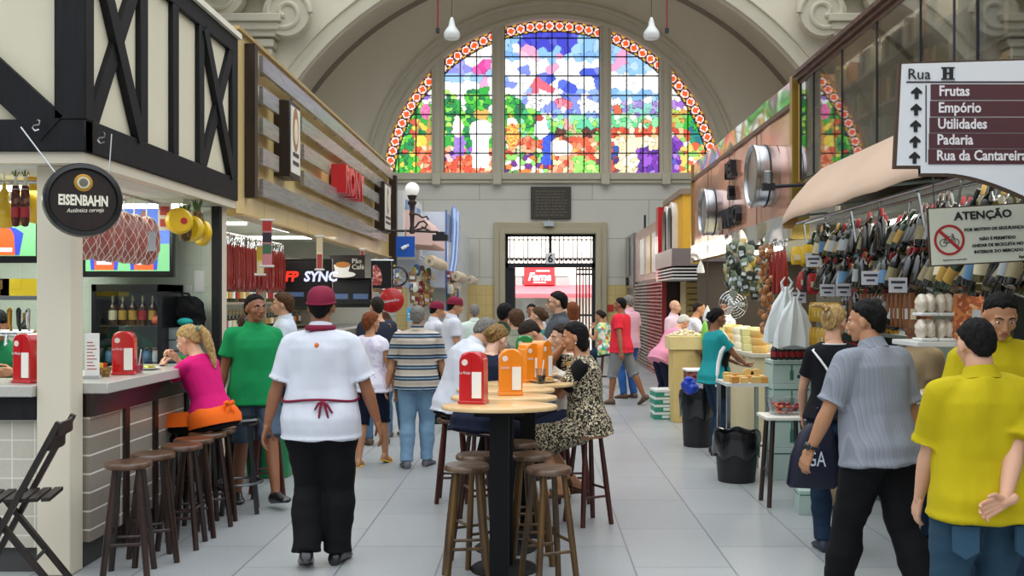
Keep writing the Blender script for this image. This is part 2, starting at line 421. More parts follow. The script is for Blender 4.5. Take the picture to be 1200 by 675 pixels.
def glasscol(x, y, r):
    n = noise.noise(Vector((x * 0.05, y * 0.05, 3.1))); n2 = noise.noise(Vector((x * 0.11, y * 0.11, 7.7)))
    G = ['#2fae3c', '#57c93a', '#1f8f4a', '#8ede57', '#0f7a45', '#b9e86a', '#3fb878']
    OR = ['#e8623a', '#f2936b', '#d94f35', '#f4b28a', '#e97d52', '#f7d9b0']
    PU = ['#7a2fb0', '#9b57cf', '#5a2a9a', '#b58be0', '#5d57c9']
    W_ = ['#ffffff', '#fdfdf6', '#f6fbff']
    pick = lambda a: a[int(abs(noise.noise(Vector((x * .045, y * .07, len(a) * 3.3))) * 2.2 + r.random() * .55) * len(a)) % len(a)]
    f_ = figcol(x, y, r)
    if f_: return f_
    # trees
    if y > 98 and (x < 506):
        if y > 170 and x > 488: return pick(OR)
        if n2 > 0.2 and y > 140: return pick(['#f2d14a', '#e8e05a', '#d9583f'])
        if x > 495 and y < 118: return pick(W_ + ['#d8ecdf'])
        return pick(G)
    if blob(x, y, 560, 118, 17, 17) or blob(x, y, 527, 128, 11, 20) or blob(x, y, 600, 130, 12, 20) or blob(x, y, 623, 142, 11, 16): return pick(G + ['#2c6b52', '#c9b24a'] if x > 590 else G)
    if blob(x, y, 822, 140, 18, 28) or blob(x, y, 818, 124, 9, 10): return pick(['#28b52a', '#55cf2a', '#1fa050', '#139a7a'] if y < 150 else ['#0f8f86', '#14707f', '#1d9a6a', '#3b57a0'])
    if 506 < x < 591 and y > 130 and y < 172: return pick(G)
    if x > 786 and y > 128 and y < 150: return pick(['#d9a54a', '#b9cf5a', '#8fd07a', '#e2803f'])
    if y < 135:
        # sky
        if x > 591 and x < 704:
            if y < 58 + 14 * n and x > 612 - (y - 36) * .2 and x < 678 - (y - 36) * .5 and not blob(x, y, 622, 62, 18, 11): return pick(['#3d3fd0', '#4a4fdc', '#5b63e2'])
            if blob(x, y, 619, 60, 16, 11): return pick(['#f3a9cf', '#f7c6de'])
            if blob(x, y, 611, 52, 12, 7): return pick(W_)
            if blob(x, y, 630, 101, 15, 7): return pick(['#f0667c', '#f3879a'])
            if blob(x, y, 662, 120, 15, 5): return pick(['#ef6f86', '#f291a2'])
            if abs(x - 662 + (y - 50) * .5) < 4 and y < 80: return '#f4a6cf'
            if x > 640 and 82 < y < 104 and n > -0.1: return pick(['#3f56d6', '#5570e0'])
            if y > 78 and n > 0.05: return pick(['#7f8fe8', '#8fb0f0', '#6f7de0'])
            if y > 70: return pick(W_)
            return pick(['#8fc4f2', '#a8d4f7', '#b9d9f8', '#7fb2ee'])
        if x <= 591:
            if blob(x, y, 565, 79, 7, 7): return pick(['#e23fa0', '#e85fb4'])
            if blob(x, y, 534, 78, 14, 9) and n2 > -0.2: return pick(['#8f8fe8', '#a3a6ee'])
            if blob(x, y, 566, 102, 10, 8): return pick(['#efa6d4', '#f4c1e0'])
            if y > 84 and y < 92: return pick(['#9cc9f0', '#c3e0f7'])
            return pick(W_)
        if x > 786:
            if abs(y - 118 + (x - 805) * .25) < 4: return pick(['#a06ad0', '#b98be0'])
            return pick(W_)
        if y < 84: return pick(['#8fc4f2', '#b9d9f8', '#a6cdf4']) if abs(x - 733 + (y - 60) * .6) > 6 else '#f4a6cf'
        if y > 106 and y < 114: return pick(['#7fb7ea', '#a4d0f2'])
        if blob(x, y, 725, 130, 4, 9): return pick(['#e59a4a', '#d9663f'])
        if y > 120: return pick(['#8fd0c8', '#9a86cf', '#b7a2de', '#7fc2b4'])
        return pick(W_)
    if y < 160:
        if x > 703: return pick(['#8edfa2', '#63cf8a', '#b5ecb5', '#dff3e0', '#e9a06a'] if y < 148 else ['#e2532f', '#c9462f', '#f0c48a', '#f6e6c8'])
        if x > 640 and y > 150: return pick(['#7a3f2a', '#5b2f2a', '#c9b58a', '#6fcf5a'])
        return pick(['#8fe2b0', '#63cfa0', '#b7edc0', '#a6e06a', '#f0a6a0'])
    if x > 703:
        if x > 786: return pick(PU + ['#c63f9a'] if x < 800 else ['#f3d06a', '#e8623a', '#8fd06a', '#ffffff'])
        if x < 722 and y > 165: return pick(['#2f57a8', '#7a3f5a', '#d9583f', '#3f2f7a'])
        if x > 748 and y > 172: return pick(PU)
        return pick(['#f6e7c0', '#faf2d8', '#f0dcae'])
    if x > 640:
        if y > 185 and x > 672: return pick(['#9bf06a', '#7fe05a', '#c9f38a'])
        return pick(OR + ['#f6b84a', '#6fcf5a'])
    if x < 591:
        if y > 188 or n > 0.1: return pick(OR)
        return pick(PU + ['#3fae8a', '#2f7ac9', '#e86aa0', '#f6c6c0'])
    if y > 180: return pick(['#6a2a8a', '#8fd86a', '#f6f0e0', '#e8823a', '#4f9f4a'])
    return pick(OR + ['#f0e0c0', '#4f9f4a'])
LEAD = (0.012, 0.014, 0.02)
def glass_light(k, pa, pb):
    r = random.Random(100 + k)
    step = 1.2
    vs = []; fs = []; cs = []
    sites = {}
    def site(i, j, d):
        key = (i, j, d)
        if key not in sites:
            rr = random.Random(i * 7919 + j * 104729 + d * 31 + k)
            sx, sy = (i + rr.random()) * d, (j + rr.random()) * d
            sites[key] = (sx, sy, hexc(glasscol(sx, sy, rr)))
        return sites[key]
    y = 203.0
    while y > 20:
        x = pa
        while x < pb:
            mx, my = x + step / 2, y - step / 2
            rad = math.hypot(mx - 647, my - 222)
            if rad < 201.5:
                if rad > 186 and my < 201:  # border of roundels
                    ang = math.atan2(222 - my, mx - 647)
                    u = ang * 194 / 11.6
                    du = (u - math.floor(u) - 0.5) * 11.6; dr = rad - 193.6
                    q = math.hypot(du, dr)
                    if abs(du) + abs(dr) < 4.3: c = hexc('#ee5a24')
                    elif q < 4.9: c = hexc('#f6e3e0')
                    elif rad < 187.4 or rad > 200.0 or q < 5.7: c = LEAD
                    elif abs(dr) > 4 and abs(du) > 3.5: c = hexc('#c9a13c')
                    else: c = hexc('#6b1f1a')
                else:
                    d = 8.5 if my < 108 else 5.5
                    i0, j0 = int(mx // d), int(my // d)
                    best = []
                    for i in (-1, 0, 1):
                        for j in (-1, 0, 1):
                            s_ = site(i0 + i, j0 + j, d)
                            best.append((math.hypot(mx - s_[0], my - s_[1]), s_[2]))
                    best.sort(key=lambda t_: t_[0])
                    c = best[0][1]; fc = figcol(mx, my, r)
                    if fc: c = hexc(fc)
                    c = tuple(v * .96 + .02 for v in c)
                    if not fc and best[0][1] != best[1][1] and best[1][0] - best[0][0] < 0.5: c = tuple(v * (0.35 if my > 108 else .6) for v in c)
                b = len(vs)
                for (ax, ay) in ((x, y), (x + step, y), (x + step, y - step), (x, y - step)):
                    vs.append((atx(ax, YB), YB + 0.2, atz(ay, YB)))
                fs.append((b, b + 1, b + 2, b + 3)); cs.append(c)
            x += step
        y -= step
    me = bpy.data.meshes.new('window_%d' % k); me.from_pydata(vs, [], fs)
    at = me.color_attributes.new('Col', 'FLOAT_COLOR', 'CORNER')
    flat = []
    for c in cs: flat += [c[0], c[1], c[2], 1.0] * 4
    at.data.foreach_set('color', flat)
    me.materials.append(colattr('stained_glass', emit=GLASS, rough=0.3))
    o = bpy.data.objects.new('window_%d' % k, me); COL.objects.link(o); o['kind'] = 'structure'
    # glazing bars
    mb = MB()
    y = 187.0
    rows = [188, 156 + 10, 156 - 11, 132 + 0.5, 110, 87, 64.5, 43]
    for ry in (178.5, 156, 133, 110.5, 87.5, 65, 43):
        hw = math.sqrt(max(0, 187 ** 2 - (222 - ry) ** 2))
        xa, xb = max(pa, 647 - hw), min(pb, 647 + hw)
        if xb > xa: mb.box(atx(xa, YB), atx(xb, YB), YB + .15, YB + .19, atz(ry + 0.6, YB), atz(ry - 0.6, YB))
    n = max(2, round((pb - pa) / 18.6))
    for i in range(1, n):
        x = pa + (pb - pa) * i / n
        hz = 222 - math.sqrt(max(0, 187 ** 2 - (x - 647) ** 2))
        mb.box(atx(x - .6, YB), atx(x + .6, YB), YB + .15, YB + .19, WZ0, atz(hz, YB))
    for i in (pa + .5, pb - .5): 
        hz = 222 - math.sqrt(max(0, 200 ** 2 - (i - 647) ** 2))
        mb.box(atx(i - .8, YB), atx(i + .8, YB), YB + .14, YB + .2, WZ0, atz(hz, YB))
    mb.build('glazing_bars', M_DARKIRON, o)
for k, (pa, pb) in enumerate(((446, 507), (519.5, 577.5), (590.5, 703.5), (715.5, 773.5), (786.5, 848))): glass_light(k + 1, pa, pb)

# ---- door 1: iron gate with transom, and what shows beyond it
d = MB(); yd = YB + 0.12
zt0, zt1 = atz(313.5, YB), atz(308, YB)
d.box(DX0, DX1, yd, yd + .09, zt0, zt1); d.box(DX0, DX0 + .09, yd, yd + .09, 0, DZ1); d.box(DX1 - .09, DX1, yd, yd + .09, 0, DZ1); d.box(DX0, DX1, yd, yd + .09, DZ1 - .08, DZ1)
xm = (DX0 + DX1) / 2; d.box(xm - .05, xm + .05, yd, yd + .08, zt1, DZ1)
door = struct('door_1', d, M_DARKIRON)
g = MB()
for i in range(1, 20):
    x = DX0 + (DX1 - DX0) * i / 20; g.tube([(x, yd + .04, zt1), (x, yd + .04, DZ1)], .016, 6)
for z in (zt1 + .14, DZ1 - .17): g.box(DX0, DX1, yd + .02, yd + .06, z - .02, z + .02)
for i in range(0, 20):
    x = DX0 + (DX1 - DX0) * (i + .5) / 20; g.lathe([(.05, 0), (.05, .015), (.04, .03)], 8, 0, Matrix.Translation((x, yd + .04, zt1 + .1)) @ Matrix.Rotation(PI / 2, 4, 'X'))
g.build('transom_grille', M_DARKIRON, door)
g = MB(); lx0 = atx(676, YB); lx1 = DX1 - .09
for i in range(6):
    x = lx0 + (lx1 - lx0) * i / 5; g.tube([(x, yd + .04, 0.02), (x, yd + .04, zt0)], .022, 6)
for z in (.1, 1.2, zt0 - .2, zt0 - .05): g.box(lx0, lx1, yd + .02, yd + .07, z - .03, z + .03)
g.build('gate_leaf', M_DARKIRON, door)
g = MB(); g.box(DX0 + .09, DX0 + .3, yd + .1, yd + .5, 0, zt0); g.build('open_leaf', M_DARKIRON, door)
# plaque, lamp sign, number sign
b = MB(); px0, px1, pz0, pz1 = atx(622, YB), atx(669, YB), atz(257, YB), atz(219, YB)
b.box(px0, px1, YB - .09, YB - .003, pz0, pz1)
o = b.build('wall_plaque', pm('dark_bronze', '#4a4640', rough=0.45, metal=0.4, var=.2), bevel=.015)
tag(o, 'dark bronze plaque of raised lines on the wall above the gate', 'plaque')
b = MB()
for i in range(9):
    z = pz1 - .14 - i * .09
    x = px0 + .14
    while x < px1 - .2:
        l = rnd.uniform(.05, .16); b.box(x, min(x + l, px1 - .12), YB - .1, YB - .085, z - .022, z + .022); x += l + .03
b.build('raised_lines', pm('bronze_letters', '#6a6252', rough=0.4, metal=.5), o)
b = MB(); b.box(atx(637, YB), atx(649, YB), YB - .32, YB - .19, atz(266, YB), atz(260, YB)); b.tube([(atx(643, YB), YB - .25, atz(260, YB)), (atx(643, YB), YB - .25, atz(257.5, YB))], .02, 6)
tag(b.build('wall_lamp', pm('lamp_casing', '#b9c3c4', rough=.4), bevel=.02), 'small grey lamp box fixed over the gate frame', 'lamp')
s_ = thing('number_sign', 'white square sign numbered 6 hung on the gate transom', 'sign', (atx(645, YB), yd - .03, atz(309, YB)))
b = MB(); b.box(-.13, .13, -.015, .015, 0, .33); b.build('sign_plate', pm('sign_white', '#eceeea', rough=.5), s_)
b = MB(); text_into(b, '6', .34, frame((0, -.018, .045), (1, 0, 0), (0, -1, 0)), .004, align='CENTER', bold=.008); b.build('lettering', pm('sign_black', '#15151a', rough=.5), s_)
b = MB(); b.box(atx(711, YB) + .02, atx(711, YB) + .2, YB - .06, YB - .035, atz(365, YB), atz(357, YB))
o = b.build('fire_sign', pm('notice_red', '#c8352c', rough=.5)); tag(o, 'small red notice fixed to the ochre tiles beside the gate', 'notice')

# ---- the recess: barrel vault, front wall with its arch
v = MB()
ai = arc(WCX, VCZ, VR, 8, 172, 64); ao = arc(WCX, VCZ, VR + .4, 8, 172, 64)
v.prism(ai + list(reversed(ao)), 26.75, YB - 0.004, 0, XZ); struct('ceiling', v, M_PLASTER)
YF = 26.3
fcz = atz(312, YF); fr0 = 369 / F * YF; fr1 = 387 / F * YF; fcx = atx(648, YF)
op = arc(fcx, fcz, fr0 + .1, 0, 180, 64)
fw = MB(); fw.prism([(fcx + fr0 + .1, 0), (14, 0), (14, 15), (-14, 15), (-14, 0), (fcx - fr0 - .1, 0)] + list(reversed(op))[0:], YF, YF + .46, 0, XZ)
struct('wall_front', fw, M_PLASTER)
for (ra, rb, dd, mt) in ((fr0, fr0 + .16, .16, M_TRIMSTONE), (fr0 + .16, fr1 - .03, .08, M_TRIMSTONE), (fr1 - .03, fr1, .13, M_TRIMSTONE)):
    t = MB(); o_, q0, q1 = ring(fcx, fcz, ra, rb, YF - dd, YF - .002, 0, 180, 72); t.prism(o_, q0, q1, 0, XZ); trim(t, mt)
# pilasters, capitals and scroll brackets each side
def scroll(sz, flip):
    pts = []; n = 60
    for i in range(n + 1):
        a = i / n * 3.4 * PI; r_ = sz * (1 - 0.85 * i / n); pts.append((flip * r_ * math.cos(a), 0, r_ * math.sin(a)))
    return pts
for sg in (-1, 1):
    xq = WCX + sg * 7.55
    t = MB()
    t.box(xq - .9, xq + .15, YF - .35, YF - .002, 0, 8.6) if sg < 0 else t.box(xq - .15, xq + .9, YF - .35, YF - .002, 0, 8.6)
    for i, (z, e_) in enumerate(((8.0, .04), (8.25, .1), (8.5, .18), (8.65, .26), (8.85, .34))):
        t.box(xq - .9 - e_, xq + .15 + e_, YF - .36 - e_, YF - .002, z, z + .2) if sg < 0 else t.box(xq - .15 - e_, xq + .9 + e_, YF - .36 - e_, YF - .002, z, z + .2)
    trim(t, M_TRIMSTONE, bevel=.02)
    t = MB(); xa = WCX + sg * 7.9
    for dx, zz in ((0.95, 9.1), (-.75, 9.6)):
        cx_ = xa - sg * dx
        c0 = MB(); c0.tube([(cx_ + p[0], YF - .55, zz + p[2]) for p in scroll(.62, -sg)], .075, 8); t.v, t.f, t.m = (t.v, t.f, t.m); t.add(c0.v, c0.f)
        t.lathe([(.60, 0), (.60, .34)], 28, 0, Matrix.Translation((cx_, YF - .22, zz)) @ Matrix.Rotation(PI / 2, 4, 'X'))
        t.tube([(cx_ - sg * .6, YF - .5, zz), (cx_ - sg * .5, YF - .5, zz + .6), (cx_ - sg * -.1, YF - .5, zz + 1.3), (cx_ + sg * .9, YF - .5, zz + 1.9)], [.09, .1, .12, .14], 8)
        t.box(min(cx_ - .1, cx_ + sg * 1.5), max(cx_ + .1, cx_ + sg * 1.5), YF - .5, YF - .05, zz + .62, zz + 1.3)
    trim(t, M_TRIMSTONE)
    t = MB()
    for i, (z, e_) in enumerate(((9.9, 0), (10.15, .2), (10.45, .45))):
        xo = WCX + sg * 14; xi = WCX + sg * (8.6 - e_); t.box(min(xo, xi), max(xo, xi), YF - 5, YF - .3, z, z + .3)
    trim(t, M_TRIMSTONE)

# hanging lamps under the vault
for px, py, lab in ((529.5, 46, 'white teardrop lamp hung before the pane with the magenta ball'), (763.5, 46, 'white teardrop lamp hung before the pane with the pale road')):
    Y = 26.0 if px < 600 else 26.0
    z0 = atz(py, Y); s = Y / F
    l = thing('pendant_lamp', lab, 'lamp', (atx(px, Y), Y, z0))
    b = MB(); b.lathe([(.06 * s, 0), (8.2 * s, .5 * s), (9.6 * s, 4 * s), (9.2 * s, 8 * s), (6.5 * s, 12 * s), (4.2 * s, 15 * s), (3.2 * s, 20 * s), (1.6 * s, 25 * s), (.4 * s, 26 * s)], 24); b.build('lamp_shade', pm('lamp_white', '#e3e3df', rough=.35), l)
    b = MB(); b.tube([(0, 0, 25 * s), (0, 0, 25 * s + 4)], .012, 6); b.build('lamp_cord', pm('cord_grey', '#4a4a4a'), l)
for px, lab in ((513, 'red cable with a small black plug hanging beside the lamp over the magenta ball pane'), (781.5, 'red cable with a small black plug hanging beside the lamp over the pale road pane')):
    Y = 26.0; z0 = atz(39, Y); l = thing('hanging_cable', lab, 'cable', (atx(px, Y), Y, z0))
    b = MB(); b.tube([(0, 0, .1), (0, 0, 4)], .022, 6); b.build('cable', pm('cable_red', '#8c2320'), l)
    b = MB(); b.box(-.045, .045, -.045, .045, 0, .13); b.build('plug', pm('plug_black', '#202022'), l)

# ---- beyond the gate: street and shop front
b = MB(); b.box(-14, 14, YB + .6, 46, -.22, -.02); struct('street_outside', b, pm('asphalt', '#8a8a88', rough=.9))
YS = 38.0
sh = thing('street_shop', 'white shop front across the street with red sign and awning', 'shop', (0, YS, -.02))
b = MB(); b.box(-6, 8, .3, .6, 2.6, 12); b.box(-6, -1.2, .3, .6, 0, 2.6); b.box(1.25, 8, .3, .6, 0, 2.6); b.build('facade', pm('facade_white', '#f4efe6', rough=.8, var=.04), sh)
for px in (599, 612): pass
for (xa, xb) in ((atx(597, YS), atx(612, YS)), (atx(651, YS), atx(668, YS))):
    b = MB(); b.box(xa, xb, .2, .32, atz(334, YS), atz(324, YS))
    for i in range(7): b.box(xa + (xb - xa) * i / 7, xa + (xb - xa) * i / 7 + .02, .16, .2, atz(334, YS), atz(324, YS))
    b.build('window', pm('shop_window', '#8f9396', rough=.3), sh)
b = MB(); b.box(atx(614, YS), atx(650, YS), .05, .28, atz(333, YS), atz(312, YS)); sg_ = b.build('sign_board', pm('shop_red', '#d6222c', rough=.4), sh)
b = MB(); text_into(b, 'Fama', .42, frame((atx(632, YS), .03, atz(328, YS)), (1, 0, 0), (0, -1, 0)), .01, align='CENTER', shear=.25, bold=.012)
b.box(atx(628, YS), atx(644, YS), .03, .05, atz(317.5, YS), atz(316.2, YS)); b.box(atx(625, YS), atx(640, YS), .03, .05, atz(331, YS), atz(330, YS)); b.build('lettering', pm('letter_white', '#fdf6f4'), sg_)
b = MB(); b.prism([(.3, 0), (-.9, -.35), (-.9, -.5), (.3, -.05)], atx(597, YS), atx(700, YS), 0, Matrix.Translation((0, 0, atz(333, YS))) @ YZ); b.build('awning', pm('awning_pink', '#e0505a', rough=.7), sh)
b = MB(); b.box(-2.6, 2.6, 2.6, 2.7, 0, 3); b.build('inner_wall', pm('shop_inner', '#c9cac4', rough=.6), sh)
b = MB(); b.box(-.55, .0, 1.2, 1.8, 0, 2.0); b.build('cooler', pm('cooler_grey', '#8d9a98', rough=.3), sh)
b = MB()
for i in range(5): b.box(.1, .8, 1.4, 1.9, .5 + i * .32, .54 + i * .32)
b.build('shelves', pm('shelf_grey', '#9fa6a6'), sh)
b = MB(); b.box(.95, 1.25, 1.3, 1.8, 0, 2.1); b.build('poster_stand', pm('poster_white', '#dcd8d0'), sh)
up = thing('street_building', 'pale balconied building seen through the transom grille', 'building', (0, YS + 3, 0))
b = MB(); b.box(-8, 8, 0, .5, 4.6, 14); b.build('facade', pm('facade_cream', '#f3e6c8', rough=.8), up)
for i in range(7):
    b = MB(); b.box(-2.2 + i * .75, -1.8 + i * .75, -.06, .02, 4.7, 5.3); b.build('window', pm('window_grey', '#9fb0bd', rough=.3), up)
b = MB()
b.box(-3, 4, -.5, 0, 5.55, 5.7); b.build('balcony', pm('balcony_ochre', '#dfa85a'), up)
l = bpy.data.lights.new('street_sun', 'AREA'); l.energy = 1700; l.size = 3; l.color = (1, .97, .92); lo = bpy.data.objects.new('street_sun', l); COL.objects.link(lo); lo.location = (0, 33.5, 8); lo.rotation_euler = (R(45), 0, 0)
# ================================================================ corner bar stall (X face -2.70, Y 5.97..9.03)
M_CREAM = pm('cream_panel', '#d9d2b8', rough=0.8, var=0.05, scale=3)
M_BLACKT = wood('black_timber', '#0b0b0e', '#17171b', rough=0.6, spec=.3)
M_CREAMPAINT = pm('cream_paint', '#d6cdb8', rough=0.55, var=0.05, scale=2)
M_TUBE = emat('fluorescent_tube', '#f4fff6', 7.0)
M_WHITETILE = brickmat('white_green_tiles', '#d3dccd', '#d0d9ca', '#c3ccbd', 0.2, 0.2, 0.003, 'XZ', rough=0.3, offset=0, bump=0.05, var=.05)
M_WHITETILE2 = brickmat('white_green_tiles_side', '#d3dccd', '#d0d9ca', '#c3ccbd', 0.2, 0.2, 0.003, 'YZ', rough=0.3, offset=0, bump=0.1, var=.05)
M_CEIL = pm('stall_ceiling_white', '#d9dcd4', rough=.8, var=.03)
xf = -2.70; ya, yb = 5.97, 9.03; z0, z1 = 2.585, 4.05
fa = thing('stall_fascia', 'half-timbered cream and black upper front of the corner bar', 'stall front', (xf, ya, z0))
def L(x, y, z): return (x - xf, y - ya, z - z0)
def lbox(mb, x0, x1, y0, y1, a, b, m=0): mb.box(x0 - xf, x1 - xf, y0 - ya, y1 - ya, a - z0, b - z0, m)
b = MB(); lbox(b, xf - .12, xf - .04, ya + .03, yb, z0 + .02, z1); b.build('side_panel', M_CREAM, fa)
b = MB(); lbox(b, -5.18, xf - .12, ya + .04, ya + .12, z0 + .02, 5.2); b.build('front_panel', M_CREAM, fa)
for nm, (x0_, x1_, y0_, y1_, a, c) in (('beam', (xf - .1, xf, ya, yb, z0, 2.785)), ('beam', (xf - .1, xf, ya, yb, 3.905, z1)), ('beam', (-5.2, xf, ya - .005, ya + .1, z0, 2.775)), ('beam', (-5.2, xf, ya - .005, ya + .1, z1-.15, z1 +.4)),
        ('corner_post', (-2.885, xf + .005, ya - .01, ya + .11, 2.775, 5.0)),
        ('post', (xf - .08, xf, 6.81, 6.94, 2.785, 3.905)), ('post', (xf - .08, xf, 7.42, 7.54, 2.785, 3.905)), ('post', (xf - .08, xf, 8.0, 8.12, 2.785, 3.905)), ('post', (xf - .08, xf, 8.87, yb, 2.785, 3.905))):
    b = MB(); lbox(b, x0_, x1_, y0_, y1_, a, c); b.build(nm, M_BLACKT, fa, bevel=.006)
for (p, q) in (((6.1, 2.785), (6.81, 3.905)), ((6.1, 3.905), (6.81, 2.785)), ((8.12, 2.785), (8.87, 3.905)), ((8.12, 3.905), (8.87, 2.785))):
    up_ = q[1] > p[1]; off = -.03 if up_ else -.012
    b = MB(); b.bar(L(xf + off, p[0], p[1]), L(xf + off, q[0], q[1]), .05, .11, up=(1, 0, 0)) if False else b.bar(L(xf + off, p[0], p[1]), L(xf + off, q[0], q[1]), .12, .05, up=(1, 0, 0)); b.build('brace', M_BLACKT, fa)
b = MB(); b.bar(L(-2.9, ya + .02, 2.72), L(-4.3, ya + .02, 4.0), .2, .06, up=(0, 1, 0)); b.build('brace', M_BLACKT, fa)
b = MB(); lbox(b, xf - .14, xf + .03, ya - .03, yb + .02, z1, z1 + .05); b.build('top_trim', pm('trim_ivory', '#ece7d4', rough=.5), fa)
b = MB(); lbox(b, -5.18, xf - .02, ya + .02, ya + .1, z0 - .07, z0 - .001); lbox(b, -2.82, xf - .02, ya + .1, yb, z0 - .07, z0 - .001); b.build('soffit', M_CREAMPAINT, fa)
def hook(x, y, z):
    return [(x, y, z), (x + .01, y - .02, z - .02), (x + .03, y - .03, z - .05), (x + .015, y - .03, z - .08), (x + .0, y - .03, z - .075)]
# pillar and posts
b = MB(); b.box(-3.06, -2.85, 6.1, 6.27, 0.001, z0 - .07); struct('pillar', b, M_CREAMPAINT, bevel=.008)
b = MB(); b.box(-2.9, -2.8, 8.86, 9.02, 0.001, z0 - .07); struct('pillar', b, M_CREAMPAINT, bevel=.004)
b = MB(); b.box(-2.86, -2.79, 8.78, 8.85, 0.001, z0 - .07); struct('pillar', b, M_BLACKT)
# stall inside shell
b = MB(); b.box(-5.35, -5.21, 6.1, 9.05, 0.001, 2.7); struct('wall_left', b, M_WHITETILE2)
b = MB(); b.box(-5.2, -2.86, 8.92, 9.0, 0.001, 2.52); struct('wall_partition', b, M_WHITETILE)
b = MB(); b.box(-5.2, -2.83, 6.1, 8.9, 2.515, 2.55); struct('ceiling_stall', b, M_CEIL)
for i, (x, y) in enumerate(((-3.6, 6.9), (-3.5, 8.2), (-4.5, 7.2))):
    l = thing('ceiling_light', ['fluorescent tube light over the hanging hams', 'fluorescent tube light above the screen with orange players', 'fluorescent tube light over the hanging yellow cheeses'][i], 'light', (x, y, 2.513))
    b = MB(); b.box(-.62, .62, -.07, .07, -.035, 0); b.build('housing', M_CEIL, l)
    b = MB(); b.tube([(-.6, 0, -.055), (.6, 0, -.055)], .016, 8); b.build('tube', M_TUBE, l)
area('bar_light', (-3.8, 7.4, 2.42), 1.6, 30, (0, 0, 0), (.93, 1, .95), sy=1.6)

# counters: L-shaped stone bar
M_GRANITE = pm('speckled_granite', '#b9b6ae', rough=.35, var=.35, scale=160, coat=.3)
M_DARKWOOD = wood('oxblood_wood', '#1a0a09', '#2a1210', rough=.4, coat=.3)
M_BARTILE = brickmat('bar_tiles', '#8f8578', '#978d80', '#e6e0d4', 0.62, 0.118, 0.006, 'YZ', rough=.25, offset=0, bump=.4, var=.12)
M_BARTILE2 = brickmat('bar_tiles_front', '#b9b3a4', '#beb8a9', '#d9d5c8', 0.14, 0.118, 0.005, 'XZ', rough=.25, offset=0, bump=.4, var=.08)
bar = thing('bar_counter', 'long bar with speckled granite top and tiled base', 'bar counter', (-2.82, 6.15, 0))
def lb(mb, x0, x1, y0, y1, a, c, m=0): mb.box(x0 + 2.82, x1 + 2.82, y0 - 6.15, y1 - 6.15, a, c, m)
b = MB(); lb(b, -3.35, -2.70, 6.28, 8.08, 1.10, 1.17); lb(b, -5.19, -3.065, 6.06, 6.66, 1.10, 1.17); b.build('countertop', M_GRANITE, bar, bevel=.006)
b = MB(); lb(b, -3.3, -2.79, 6.29, 8.07, .955, 1.099); b.build('apron', M_DARKWOOD, bar)
b = MB(); lb(b, -5.18, -3.07, 6.11, 6.6, .955, 1.099); b.build('front_apron', M_BLACKT, bar)
b = MB(); lb(b, -3.2, -2.82, 6.30, 8.05, .16, .955); b.build('tiled_base', M_BARTILE, bar)
b = MB(); lb(b, -5.18, -3.08, 6.16, 6.6, .16, .955); b.build('tiled_base', M_BARTILE2, bar)
b = MB(); lb(b, -3.2, -2.86, 6.30, 8.05, 0.001, .16); lb(b, -5.18, -3.08, 6.2, 6.6, 0.001, .16); b.build('toe_kick', pm('toe_kick', '#3f3f3e', rough=.6), bar)
for y in (6.80, 7.32, 7.98):
    b = MB(); lb(b, -2.83, -2.80, y, y + .07, .02, .955); b.build('post', M_DARKWOOD if y < 7.9 else M_BLACKT, bar)

# screens
def screen(name, lab, loc, w_, h_, rz=0, tilt=0, pic=None, ftext=None, depth=.06):
    t_ = thing(name, lab, 'screen', loc, rz)
    b = MB(); b.box(-w_ / 2 - .03, w_ / 2 + .03, 0, depth, -.05, h_ + .03); b.build('bezel', pm('bezel_black', '#101012', rough=.25), t_, bevel=.006)
    p = MB(); p.box(-w_ / 2, w_ / 2, -.004, .001, 0, h_); p.build('display', pic or emat('display_dark', '#0a0a0d', .2), t_)
    return t_
tvx = (atx(100, 8.6) + atx(205, 8.6)) / 2
tv = screen('television', 'television showing players in orange vests behind the hanging hams', (tvx, 8.55, atz(318, 8.6)), .72, .56, pic=emat('display_blue', '#4f6fc8', .45))
def players(tv, w_, h_, xs):
    b = MB(); b.box(-w_ / 2, w_ / 2, -.0052, -.0045, 0, h_ * .42); b.build('grass', emat('display_green', '#6fb07a', .45), tv)
    for x in xs:
        b = MB()
        def pl(c, mt, pts): 
            m_ = MB(); m_.prism([(x + p * .15, q * h_) for p, q in pts], -.007 - c * .001, -.0055 - c * .001, 0, XZ); return m_.build('picture', mt, tv)
        pl(0, emat('display_royal', '#2f3fb0', .45), [(-.75, .02), (.75, .02), (.95, .55), (.55, .68), (-.55, .68), (-.95, .55)])
        pl(1, emat('display_orange', '#f0501e', .55), [(-.55, .02), (.55, .02), (.5, .5), (.32, .66), (-.32, .66), (-.5, .5)])
        pl(2, emat('display_white', '#cfd4f0', .55), [(-.42, .1), (.42, .1), (.42, .2), (-.42, .2)])
        pl(2, emat('display_skin', '#8a5a48', .4), [(-.18, .66), (.18, .66), (.24, .85), (0, .95), (-.24, .85)])
players(tv, .72, .56, (-.2, .14))
tv2 = screen('television', 'television with an orange player seen under the hanging salamis', (atx(8, 7.2), 7.2, atz(300, 7.2)), .42, .30, pic=emat('display_green', '#6fb07a', .45))
players(tv2, .42, .30, (-.02,))

